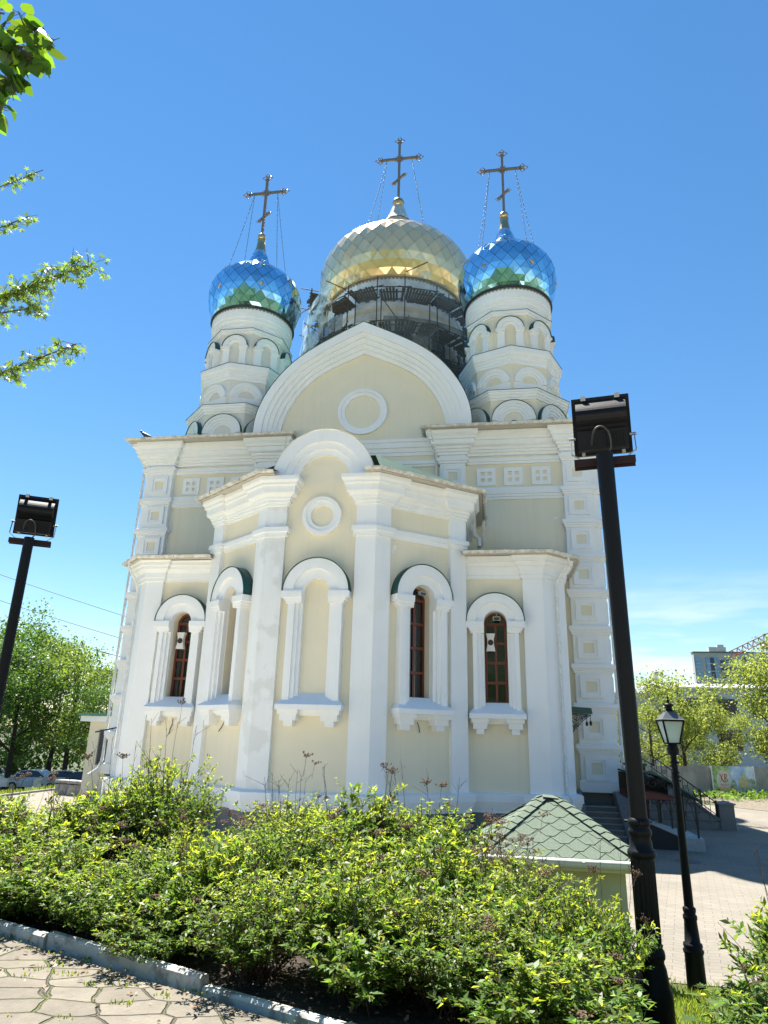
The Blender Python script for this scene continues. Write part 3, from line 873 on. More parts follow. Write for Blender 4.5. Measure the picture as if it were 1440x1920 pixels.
# ---------- crosses, onion domes
def cross_mesh(mb, z0, zt, zc, hw_, zl, hl, s):
    """eight-ended cross in the XZ plane, trefoil outline ends"""
    t = 0.108 * s
    mb.box(-t / 2 * 1.3, t / 2 * 1.3, -t / 2, t / 2, z0, zt - 0.28 * s)
    e = 0.26 * s
    mb.box(-hw_ + e, -0.1 * s, -t / 2, t / 2, zc - t * 0.62, zc + t * 0.62); mb.box(0.1 * s, hw_ - e, -t / 2, t / 2, zc - t * 0.62, zc + t * 0.62)
    # boss with short rays
    mb.add([(-.13 * s, -t * .8, zc - .13 * s), (.13 * s, -t * .8, zc - .13 * s), (.13 * s, -t * .8, zc + .13 * s), (-.13 * s, -t * .8, zc + .13 * s),
            (-.13 * s, t * .8, zc - .13 * s), (.13 * s, t * .8, zc - .13 * s), (.13 * s, t * .8, zc + .13 * s), (-.13 * s, t * .8, zc + .13 * s)],
           [(0, 1, 2, 3), (7, 6, 5, 4), (0, 4, 5, 1), (1, 5, 6, 2), (2, 6, 7, 3), (3, 7, 4, 0)])
    for a in (45, 135, 225, 315):
        for da in (-16, 0, 16):
            q = R(a + da); r1 = 0.30 * s
            mb.bar((0.12 * s * math.cos(q), 0, zc + 0.12 * s * math.sin(q)), (r1 * math.cos(q), 0, zc + r1 * math.sin(q)), 0.02 * s, 0.02 * s)
    def trefoil(cx, cz, k=1.0):
        mb.sphere((cx, 0, cz), 0.10 * s * k, 8, 6)
        for a in (0, 90, 180, 270):
            q = R(a); ux, uz = math.cos(q), math.sin(q); r = 0.155 * s * k
            c = Vector((cx + ux * r, 0, cz + uz * r)); px, pz = -uz, ux
            h = 0.125 * s * k
            pts = [c - Vector((ux, 0, uz)) * h * 0.6 + Vector((px, 0, pz)) * h * 0.5, c + Vector((px, 0, pz)) * h, c + Vector((ux, 0, uz)) * h * 1.25, c - Vector((px, 0, pz)) * h,
                   c - Vector((ux, 0, uz)) * h * 0.6 - Vector((px, 0, pz)) * h * 0.5]
            mb.tube(pts, 0.026 * s * k, 5)
    trefoil(0, zt - 0.16 * s); trefoil(-hw_ + 0.16 * s, zc); trefoil(hw_ - 0.16 * s, zc)
    a, b = Vector((-hl * 0.72, 0, zl - hl * 0.72)), Vector((hl * 0.72, 0, zl + hl * 0.72))
    mb.bar(a, b, t, t * 1.1, up=(0, 1, 0))
    for p in (a, b): trefoil(p.x, p.z, 0.55)

def chain(pts0, pts1, sag, r, bead, n=14):
    mb = MB(); a, b = Vector(pts0), Vector(pts1); pts = []
    for i in range(n + 1):
        t = i / n; p = a.lerp(b, t); p.z -= sag * 4 * t * (1 - t); pts.append(p)
    mb.tube(pts, r, 4)
    L = (b - a).length; k = int(L / bead)
    for i in range(1, k):
        t = i / k; p = a.lerp(b, t); p.z -= sag * 4 * t * (1 - t)
        mb.sphere(p, r * 2.6, 5, 4)
    return mb

def dome_profile(keys):
    return keys
def onion(name, keys, N, rows_ratio, parent, tilemat, z_facet, push, seed, gap=0.030, seam=None):
    """diamond-tiled onion dome: separate tiles over a dark core"""
    rnd = random.Random(seed)
    ks = []
    for i in range(len(keys) - 1):
        P = [Vector((k[0], k[1], 0)) for k in keys]
        p0 = P[i - 1] if i > 0 else P[i] * 2 - P[i + 1]; p1, p2 = P[i], P[i + 1]; p3 = P[i + 2] if i + 2 < len(P) else P[i + 1] * 2 - P[i]
        for k in range(8):
            t = k / 8
            q = 0.5 * ((2 * p1) + (p2 - p0) * t + (2 * p0 - 5 * p1 + 4 * p2 - p3) * t * t + (3 * p1 - p0 - 3 * p2 + p3) * t ** 3)
            ks.append((q.x, q.y))
    ks.append(keys[-1])
    # arc-length steps proportional to the local half tile width
    seq = [ks[0]]; i = 0; pos = list(ks[0])
    cum = [0]
    for a, b in zip(ks, ks[1:]): cum.append(cum[-1] + math.hypot(b[0] - a[0], b[1] - a[1]))
    def at(s):
        for j in range(len(cum) - 1):
            if cum[j + 1] >= s:
                t = (s - cum[j]) / max(1e-9, cum[j + 1] - cum[j]); return (ks[j][0] + (ks[j + 1][0] - ks[j][0]) * t, ks[j][1] + (ks[j + 1][1] - ks[j][1]) * t)
        return ks[-1]
    s = 0.0; rows = [at(0)]
    while s < cum[-1] - 1e-6:
        r = at(s)[0]; s += max(0.10, rows_ratio * 2 * PI * r / N / 2 * 1.25); s = min(s, cum[-1]); rows.append(at(s))
    vs = []; fs = []
    def pt(k, j, dr=0.0):
        r, z = rows[k]; a = 2 * PI * (j + (0.5 if k % 2 else 0)) / N
        return Vector(((r + dr) * math.cos(a), (r + dr) * math.sin(a), z))
    stars = []
    for k in range(-1, len(rows) - 2):
        for j in range(N):
            jl = j if (k % 2 == 0) else j
            # diamond: bottom (k,j) left/right on row k+1, top (k+2,j)
            if (k + 1) % 2 == 1: l, rr = j - 1, j
            else: l, rr = j, j + 1
            q = [pt(k, j) if k >= 0 else None, pt(k + 1, rr), pt(k + 2, j), pt(k + 1, l)]
            if q[0] is None: q[0] = (q[1] + q[3]) / 2
            c = (q[0] + q[1] + q[2] + q[3]) / 4
            nrm = (q[1] - q[3]).cross(q[2] - q[0]).normalized()
            if nrm.dot(Vector((c.x, c.y, 0.0001))) < 0: nrm = -nrm
            tilt = [rnd.uniform(-1, 1) * push * 0.22 for _ in range(4)]
            q = [c + (p - c) * (1 - gap) + nrm * (0.012 + tt) for p, tt in zip(q, tilt)]
            b = len(vs)
            if c.z < z_facet:
                vs += q + [c + nrm * (push * rnd.uniform(0.5, 1.2))]
                fs += [(b, b + 1, b + 4), (b + 1, b + 2, b + 4), (b + 2, b + 3, b + 4), (b + 3, b, b + 4)]
            else:
                vs += q; fs.append((b, b + 1, b + 2, b + 3))
            if rnd.random() < 1: stars.append((c, nrm, k, j))
    me = bpy.data.meshes.new(name); me.from_pydata([tuple(v) for v in vs], [], fs); me.materials.append(tilemat); me.update()
    o = bpy.data.objects.new(name, me); link(o); o.parent = parent
    core = MB(); ins = 0.012 + 0.016 * max(k_[0] for k_ in ks); core.lathe([(max(0.02, r - ins), z - (ins if i_ > len(ks) // 2 else 0)) for i_, (r, z) in enumerate(ks) if i_ % 2 == 0] + [(max(0.02, ks[-1][0] - ins), ks[-1][1] - ins)], (0, 0), 96)
    core.build('dome_seams', seam or M['lip'], parent)
    return o, stars

# ---------- corner towers
def build_tower():
    def octpts(ap, rot):
        r = ap / math.cos(PI / 8)
        return [(r * math.cos(R(-90 + 22.5 + rot + 45 * k)), r * math.sin(R(-90 + 22.5 + rot + 45 * k))) for k in range(8)]
    T = [(2.50, 0.0, 15.4, 18.06), (2.16, 22.5, 18.40, 20.16), (1.98, 0.0, 20.80, 22.88)]
    mb = MB()
    for ap, rot, z0, z1 in T:
        p = octpts(ap, rot)
        for k in range(8):
            a, b = p[k], p[(k + 1) % 8]
            mb.quad((*a, z0), (*b, z0), (*b, z1), (*a, z1))
    tw = mb.build('corner_tower', M['cream'], church)
    mb = MB(); sweep(mb, octpts(2.50, 0), [(0, 18.0), (0.05, 18.0), (0.05, 18.10), (0.10, 18.11), (0.10, 18.22), (0.15, 18.23), (0.15, 18.34), (0.20, 18.36), (0.20, 18.46), (-0.35, 18.55)], True); mb.build('tower_cornice', M['white'], tw)
    mb = MB(); sweep(mb, octpts(2.16, 22.5), [(0, 20.02), (0.05, 20.02), (0.05, 20.14), (0.08, 20.15), (0.08, 20.26), (0.12, 20.30), (0.12, 20.42), (0.17, 20.44), (0.17, 20.56), (0.23, 20.62), (0.23, 20.86), (-0.25, 20.95)], True); mb.build('tower_cornice', M['white'], tw)
    mb = MB(); sweep(mb, octpts(1.98, 0), [(0, 22.84), (0.06, 22.85), (0.06, 22.96), (0.13, 22.98), (0.13, 23.12), (0.0, 23.2)], True); mb.build('tower_cornice', M['white'], tw)
    mb = MB(); sweep(mb, octpts(2.50, 0), [(0.22, 18.462), (0.22, 18.48), (-0.35, 18.57)], True); mb.build('ledge_flashing', M['green'], tw)
    mb = MB(); sweep(mb, octpts(2.16, 22.5), [(0.25, 20.862), (0.25, 20.88), (-0.3, 20.97)], True); mb.build('ledge_flashing', M['green'], tw)
    mb = MB(); sweep(mb, octpts(1.98, 0), [(0.15, 23.122), (0.15, 23.14), (0.0, 23.22)], True); mb.build('ledge_flashing', M['green'], tw)
    mb = MB()
    mb.lathe([(2.06, 22.9), (2.06, 23.42), (2.11, 23.44), (2.11, 23.62), (2.16, 23.64), (2.16, 23.84), (2.20, 23.86), (2.20, 24.42)], (0, 0), 64, smooth=False)
    mb.build('drum', M['white'], tw)
    mb = MB(); mb.lathe([(2.2, 24.38), (2.27, 24.38), (2.30, 24.43), (2.29, 24.49), (2.2, 24.51)], (0, 0), 64); mb.build('dome_lip', M['lip'], tw)
    # gilded lace under the lip
    mb = MB(); n = 72
    for k in range(n):
        a = 2 * PI * k / n; c = Vector((2.215 * math.cos(a), 2.215 * math.sin(a), 0)); tx = Vector((-math.sin(a), math.cos(a), 0))
        w_ = 2 * PI * 2.215 / n * 0.5
        o_ = Vector((math.cos(a), math.sin(a), 0)) * 0.012
        pts = [c - tx * w_ + Vector((0, 0, 24.38)), c + tx * w_ + Vector((0, 0, 24.38)), c + tx * w_ * 0.75 + Vector((0, 0, 24.31)), c + Vector((0, 0, 24.24)), c - tx * w_ * 0.75 + Vector((0, 0, 24.31))]
        mb.poly([p + o_ for p in pts])
    mb.build('lace_trim', M['gilt'], tw)
    # arches
    for k in range(8):
        a = R(-90 + 45 * k)
        n_ = (math.cos(a), math.sin(a)); f = Fr((2.50 * n_[0], 2.50 * n_[1]), n_)
        arch = MB()
        for (ro, ri, d) in ((0.99, 0.84, 0.20), (0.84, 0.70, 0.15), (0.70, 0.57, 0.10), (0.57, 0.46, 0.05)):
            fband(arch, f, arc(ro, 16.92, 0, 24), arc(ri, 16.92, 0, 24), -0.02, d)
        fbox(arch, f, -0.99, 0.99, 16.6, 16.918, -0.02, 0.10)
        arch.build('arch_moulding', M['white'], tw)
        cap = MB(); fband(cap, f, arc(1.01, 16.92, 0, 24), arc(0.992, 16.92, 0, 24), -0.02, 0.24, smooth=True); cap.build('arch_capping', M['green'], tw)
        f = Fr((1.98 * n_[0], 1.98 * n_[1]), n_)
        arch = MB()
        fband(arch, f, arc(0.66, 22.05, 0, 24), arc(0.42, 22.05, 0, 24), -0.02, 0.22); fband(arch, f, arc(0.42, 22.05, 0, 24), arc(0.26, 22.05, 0, 24), -0.02, 0.13)
        for s in (-1, 1):
            for (p, q, z0, z1, d) in ((0.24, 0.70, 21.93, 22.048, 0.27), (0.26, 0.65, 21.86, 21.93, 0.22), (0.27, 0.62, 21.14, 21.86, 0.17), (0.25, 0.66, 20.9, 21.14, 0.20)):
                x0, x1 = sorted((s * p, s * q)); fbox(arch, f, x0, x1, z0, z1, -0.02, d)
        arch.build('blind_arch', M['white'], tw)
        cap = MB(); fband(cap, f, arc(0.68, 22.055, 0, 24), arc(0.662, 22.055, 0, 24), -0.02, 0.27, smooth=True); cap.build('arch_capping', M['green'], tw)
        a += R(22.5); n_ = (math.cos(a), math.sin(a)); f = Fr((2.16 * n_[0], 2.16 * n_[1]), n_)
        arch = MB()
        for (ro, ri, d) in ((0.82, 0.67, 0.15), (0.67, 0.53, 0.10), (0.53, 0.40, 0.05)):
            fband(arch, f, arc(ro, 19.05, 0, 24), arc(ri, 19.05, 0, 24), -0.02, d)
        fbox(arch, f, -0.82, 0.82, 18.6, 19.048, -0.02, 0.05)
        arch.build('arch_moulding', M['white'], tw)
    keys = [(2.10, 24.46), (2.32, 24.92), (2.50, 25.55), (2.57, 26.25), (2.46, 26.82), (2.15, 27.32), (1.69, 27.71), (1.23, 28.02), (0.86, 28.36), (0.60, 28.82), (0.44, 29.35)]
    d_, stars = onion('dome', keys, 26, 1.0, tw, M['bluetile'], 26.3, 0.030, 3)
    for (c, n_, k, j) in stars:
        if k in (3, 7, 11) and (j + k) % 4 == 0:
            mb = MB(); up = Vector((0, 0, 1)) - n_ * n_.z; up.normalize(); s_ = up.cross(n_)
            pts = []
            for q in range(16):
                a = 2 * PI * q / 16; r = 0.15 if q % 2 == 0 else 0.06
                pts.append(c + n_ * 0.03 + (s_ * math.cos(a) + up * math.sin(a)) * r)
            mb.poly(pts); 
            for q in range(16):
                mb.add([pts[q], pts[(q + 1) % 16], c + n_ * 0.075], [(0, 1, 2)])
            mb.build('star', M['gilt'], tw)
    mb = MB(); mb.lathe([(0.60, 28.86), (0.46, 29.25), (0.36, 29.62)], (0, 0), 8, smooth=False); mb.build('dome_neck', M['silver'], tw)
    mb = MB(); mb.lathe([(0.345, 29.60), (0.27, 29.95), (0.21, 30.40), (0.24, 30.46), (0.18, 30.5)], (0, 0), 20)
    mb.build('finial', M['gilt'], tw)
    mb = MB(); mb.sphere((0, 0, 30.70), 0.24, 20, 14); mb.build('orb', M['gilt'], tw)
    mb = MB(); cross_mesh(mb, 30.85, 35.25, 33.95, 1.28, 32.18, 0.40, 1.0); mb.build('cross', M['crossmetal'], tw)
    for sx in (-1, 1):
        for sy in (-1, 1):
            chain((sx * 0.72, 0, 33.87), (sx * 1.45, sy * 1.0, 27.75), 0.12, 0.013, 0.34).build('chain', M['chainmetal'], tw)
    return tw
tower = build_tower()
tower.location = (7.0, 31.04, 0)
for (x, y) in ((-7.0, 31.04), (-7.0, 44.96), (7.0, 44.96)):
    c = copy_tree(tower, church); c.location = (x, y, 0)
    if (x, y) == (-7.0, 31.04):
        c.data = c.data.copy(); c.data.materials[0] = M['palestucco']; c['label'] = 'front tower with pale whitish walls'

# ---------- central drum and gold dome
mb = MB()
mb.lathe([(4.2, 15.5), (4.2, 27.5)], (0, 0), 64)
drum = mb.build('central_drum', M['cream'], church); drum.location = (0, 38, 0)
mb = MB()
mb.lathe([(4.2, 27.3), (4.3, 27.35), (4.3, 27.6), (4.38, 27.65), (4.38, 28.35), (4.45, 28.4), (4.45, 29.25)], (0, 0), 64, smooth=False)
mb.lathe([(4.2, 25.95), (4.27, 26.0), (4.27, 26.2), (4.34, 26.25), (4.34, 26.45), (4.42, 26.5), (4.42, 26.85), (4.2, 26.95)], (0, 0), 64, smooth=False)
for k in range(12):
    a = R(-90 + 15 + 30 * k); f = Fr((4.2 * math.cos(a), 4.2 * math.sin(a)), (math.cos(a), math.sin(a)))
    fband(mb, f, arc(0.95, 25.0, 0, 20), arc(0.62, 25.0, 0, 20), -0.2, 0.18)
    for s in (-1, 1):
        x0, x1 = sorted((s * 0.62, s * 0.95)); fbox(mb, f, x0, x1, 21.5, 24.99, -0.2, 0.18)
        x0, x1 = sorted((s * 0.58, s * 1.02)); fbox(mb, f, x0, x1, 24.7, 24.98, -0.2, 0.24)
mb.build('drum_moulding', M['white'], drum)
for k in range(12):
    a = R(-90 + 15 + 30 * k); f = Fr((4.2 * math.cos(a), 4.2 * math.sin(a)), (math.cos(a), math.sin(a)))
    mb = MB(); mb.poly([f.p(u, z, 0.03) for u, z in [(-0.62, 21.6)] + arc(0.62, 25.0, 0, 20) + [(0.62, 21.6)]])
    mb.build('drum_window', M['glass'], drum)
mb = MB(); mb.lathe([(4.42, 29.2), (4.55, 29.2), (4.62, 29.28), (4.5, 29.38), (4.4, 29.4)], (0, 0), 64); mb.build('dome_lip', M['gilt'], drum)
mb = MB(); n = 120
for k in range(n):
    a = 2 * PI * k / n; c = Vector((4.47 * math.cos(a), 4.47 * math.sin(a), 0)); tx = Vector((-math.sin(a), math.cos(a), 0)); w_ = 2 * PI * 4.47 / n * 0.5
    mb.poly([c - tx * w_ + Vector((0, 0, 29.22)), c + tx * w_ + Vector((0, 0, 29.22)), c + tx * w_ * 0.7 + Vector((0, 0, 29.1)), c + Vector((0, 0, 29.02)), c - tx * w_ * 0.7 + Vector((0, 0, 29.1))])
mb.build('lace_trim', M['gilt'], drum)
keys = [(4.45, 29.32), (4.80, 29.95), (5.04, 30.8), (5.10, 31.7), (4.90, 32.62), (4.40, 33.45), (3.66, 34.12), (2.80, 34.65), (2.02, 35.05), (1.42, 35.5), (1.08, 36.1), (0.92, 36.85)]
gd, _ = onion('dome', keys, 36, 1.0, drum, M['goldtile'], 30.9, 0.055, 5, 0.022, M['goldseam'])
mb = MB(); mb.lathe([(0.98, 36.9), (0.72, 37.45), (0.56, 37.95), (0.44, 38.32)], (0, 0), 10, smooth=False); mb.build('dome_neck', mat('pale_gold_neck', (0.92, 0.78, 0.52), 0.25, metal=0.85), drum)
mb = MB(); mb.sphere((0, 0, 38.74), 0.42, 24, 16); mb.build('orb', M['gilt'], drum)
mb = MB(); cross_mesh(mb, 39.05, 44.6, 42.75, 1.58, 40.92, 0.56, 1.2); mb.build('cross', M['crossmetal'], drum)
for sx in (-1, 1):
    for sy in (-1, 1):
        chain((sx * 0.9, 0, 42.65), (sx * 2.0, sy * 1.2, 35.6), 0.15, 0.015, 0.36).build('chain', M['chainmetal'], drum)

# ---------- door canopy with scrollwork on the side apse's flank
mb = MB()
mb.add([(8.3, 25.95, 4.33), (9.22, 25.95, 4.28), (9.22, 27.1, 4.28), (8.3, 27.1, 4.33), (8.3, 25.95, 4.15), (9.25, 25.95, 4.08), (9.25, 27.1, 4.08), (8.3, 27.1, 4.15)],
       [(0, 1, 2, 3), (7, 6, 5, 4), (0, 4, 5, 1), (1, 5, 6, 2), (2, 6, 7, 3), (3, 7, 4, 0)])
dc = mb.build('door_canopy', M['green'], church)
def spiral(c, r, turns, ax, sgn=1, n=22, a0=0.0):
    pts = []
    for i in range(n + 1):
        t = i / n; a = a0 + sgn * turns * 2 * PI * t; q = r * (1 - 0.85 * t)
        pts.append(Vector(c) + Vector((ax[0] * q * math.cos(a), ax[1] * q * math.cos(a), q * math.sin(a))))
    return pts
for y in (25.98, 27.05):
    mb = MB(); mb.bar((8.46, y, 4.08), (9.2, y, 4.03), 0.03, 0.03); mb.bar((8.46, y, 4.08), (8.46, y, 3.3), 0.03, 0.03)
    mb.tube([(8.46, y, 3.3), (8.6, y, 3.55), (8.85, y, 3.8), (9.15, y, 4.02)], 0.014, 6)
    for (cx, cz, r) in ((8.62, 3.85, 0.14), (8.86, 3.92, 0.10), (8.57, 3.55, 0.10), (9.02, 3.97, 0.07), (8.72, 3.68, 0.09)):
        mb.tube(spiral((cx, y, cz), r, 1.4, (1, 0)), 0.012, 5)
    mb.tube([(9.17, y, 4.05), (9.17, y, 3.85)], 0.012, 6); mb.sphere((9.17, y, 3.76), 0.05, 8, 6, sz=1.8)
    mb.build('scroll_bracket', M['iron'], dc)

# ============================================================ SCAFFOLDING round the central drum
scaf = empty('scaffolding', 'plank and pole scaffolding with torn netting under the gold dome', 'scaffolding', (0, 38, 0))
rnd = random.Random(11)
RI, RO = 4.75, 5.75
def pol(r, deg, z): a = R(-90 + deg); return Vector((r * math.cos(a), r * math.sin(a), z))
angs = [-104, -84, -62, -42, -21, -2, 14, 33, 52, 72, 92]
for a in angs:
    for r in (RI, RO):
        zt = 28.3 + rnd.uniform(-0.8, 0.5) if a > -60 else 30.6 + rnd.uniform(-0.6, 0.6)
        mb = MB(); mb.tube([pol(r, a + rnd.uniform(-1, 1), 17.5), pol(r, a + rnd.uniform(-1, 1), zt)], 0.035, 6); mb.build('standard', M['steel'], scaf)
levels = [(27.45, -50, 80), (25.2, -90, 80), (23.3, -104, 92), (21.2, -104, 92), (29.9, -104, -70)]
for z, a0, a1 in levels:
    for i in range(len(angs) - 1):
        if angs[i] < a0 - 1 or angs[i + 1] > a1 + 14: continue
        A, B = pol(1, angs[i], 0), pol(1, angs[i + 1], 0)
        dz = rnd.uniform(-0.12, 0.12)
        mb = MB()
        p0, p1 = pol(RI + 0.0, angs[i] + 0.5, z + dz), pol(RI, angs[i + 1] - 0.5, z + dz); q0, q1 = pol(RO, angs[i] + 0.5, z + dz), pol(RO, angs[i + 1] - 0.5, z + dz)
        L = (q1 - q0).length; n = int(L / 0.17)
        for k in range(n):
            if rnd.random() < 0.07: continue
            t = (k + 0.5) / n
            a, b = p0.lerp(p1, t), q0.lerp(q1, t)
            d = (b - a).normalized(); a = a - d * rnd.uniform(0, 0.2); b = b + d * rnd.uniform(0, 0.25)
            mb.bar(a, b, 0.135, 0.04)
        for (u_, v_) in ((p0.lerp(q0, 0.15), p1.lerp(q1, 0.15)), (p0.lerp(q0, 0.85), p1.lerp(q1, 0.85))):
            mb.bar(u_ - Vector((0, 0, 0.05)), v_ - Vector((0, 0, 0.05)), 0.05, 0.07)
        mb.build('plank_deck', M['wood'], scaf)
        for r in (RO,):
            e = rnd.uniform(1, 5)
            mb = MB(); mb.tube([pol(r, angs[i] - e, z + 0.15), pol(r, angs[i + 1] + rnd.uniform(1, 5), z + 0.15 + rnd.uniform(-0.05, 0.1))], 0.032, 6); mb.build('ledger', M['steel'], scaf)
        if rnd.random() < 0.45 and z < 26:
            mb = MB(); mb.tube([pol(RO + 0.1, angs[i] - 2, z - 0.2), pol(RO + 0.1, angs[i + 1] + 2, z + 2.3)], 0.03, 6); mb.build('brace', M['steel'], scaf)
for (a, z, l) in ((-88, 30.3, 1.6), (-76, 29.6, 1.8), (-70, 30.6, 1.2), (-96, 28.4, 2.0), (-30, 28.5, 1.3), (-50, 26.4, 1.5), (20, 29.0, 1.6), (5, 26.1, 2.0)):
    d = Vector((math.cos(rnd.uniform(0, 6)), -0.5, rnd.uniform(-0.4, 0.7))).normalized() * l / 2
    c = pol(RO, a, z); mb = MB(); mb.tube([c - d, c + d], 0.03, 6); mb.build('brace', M['steel'], scaf)

def net_mat(name, col, lo, hi, scale, amin, amax):
    mm = bpy.data.materials.new(name); mm.use_nodes = True
    t = mm.node_tree; b = t.nodes['Principled BSDF']; b.inputs['Base Color'].default_value = (*col, 1); b.inputs['Roughness'].default_value = 0.9; b.inputs['Specular IOR Level'].default_value = 0.1
    tcn = t.nodes.new('ShaderNodeTexCoord'); n = t.nodes.new('ShaderNodeTexNoise'); n.inputs['Scale'].default_value = scale; n.inputs['Detail'].default_value = 6
    t.links.new(tcn.outputs['Object'], n.inputs[0])
    mr = t.nodes.new('ShaderNodeMapRange'); mr.inputs['From Min'].default_value = lo; mr.inputs['From Max'].default_value = hi
    mr.inputs['To Min'].default_value = amin; mr.inputs['To Max'].default_value = amax
    t.links.new(n.outputs['Fac'], mr.inputs['Value']); t.links.new(mr.outputs[0], b.inputs['Alpha'])
    return mm
netw = net_mat('torn_white_film', (0.70, 0.74, 0.72), 0.40, 0.60, 1.4, 0.05, 0.8)
netd = net_mat('dark_debris_net', (0.12, 0.13, 0.13), 0.3, 0.62, 0.8, 0.38, 0.72)
netg = net_mat('green_debris_net', (0.02, 0.10, 0.085), 0.35, 0.5, 1.2, 0.35, 0.9)
def sheet(r, a0, a1, z0, z1, wob, seed, nm, mt):
    rn = random.Random(seed); mb = MB(); na, nz = 18, 10; vs = []
    ph = [rn.uniform(0, 6) for _ in range(6)]
    for j in range(nz + 1):
        for i in range(na + 1):
            t, q = i / na, j / nz
            a = a0 + (a1 - a0) * t; z = z1 + (z0 - z1) * q
            rr = r + wob * (math.sin(9 * t + ph[0] + 2 * q) + 0.6 * math.sin(17 * t + ph[1] - 5 * q) + 0.5 * math.sin(7 * q + ph[2])) * (0.3 + q)
            z += wob * 1.2 * math.sin(6 * t + ph[3]) * (1 if j in (0, nz) else 0.4)
            vs.append(pol(rr, a, z))
    fs = [(j * (na + 1) + i, j * (na + 1) + i + 1, (j + 1) * (na + 1) + i + 1, (j + 1) * (na + 1) + i) for j in range(nz) for i in range(na)]
    mb.add(vs, fs, 0, True); mb.build(nm, mt, scaf)
sheet(6.0, -84, -30, 25.0, 28.4, 0.16, 1, 'torn_film', netw)
sheet(5.9, -70, -22, 23.0, 26.2, 0.10, 2, 'debris_net', netd)
sheet(5.95, 2, 92, 17.5, 25.5, 0.05, 3, 'debris_net', netd)
sheet(5.9, -14, 80, 25.2, 28.2, 0.05, 4, 'debris_net', net_mat('thin_dark_net', (0.13, 0.14, 0.14), 0.35, 0.62, 0.7, 0.15, 0.55))
sheet(6.0, -100, -78, 22.0, 25.6, 0.18, 5, 'debris_net', netg)

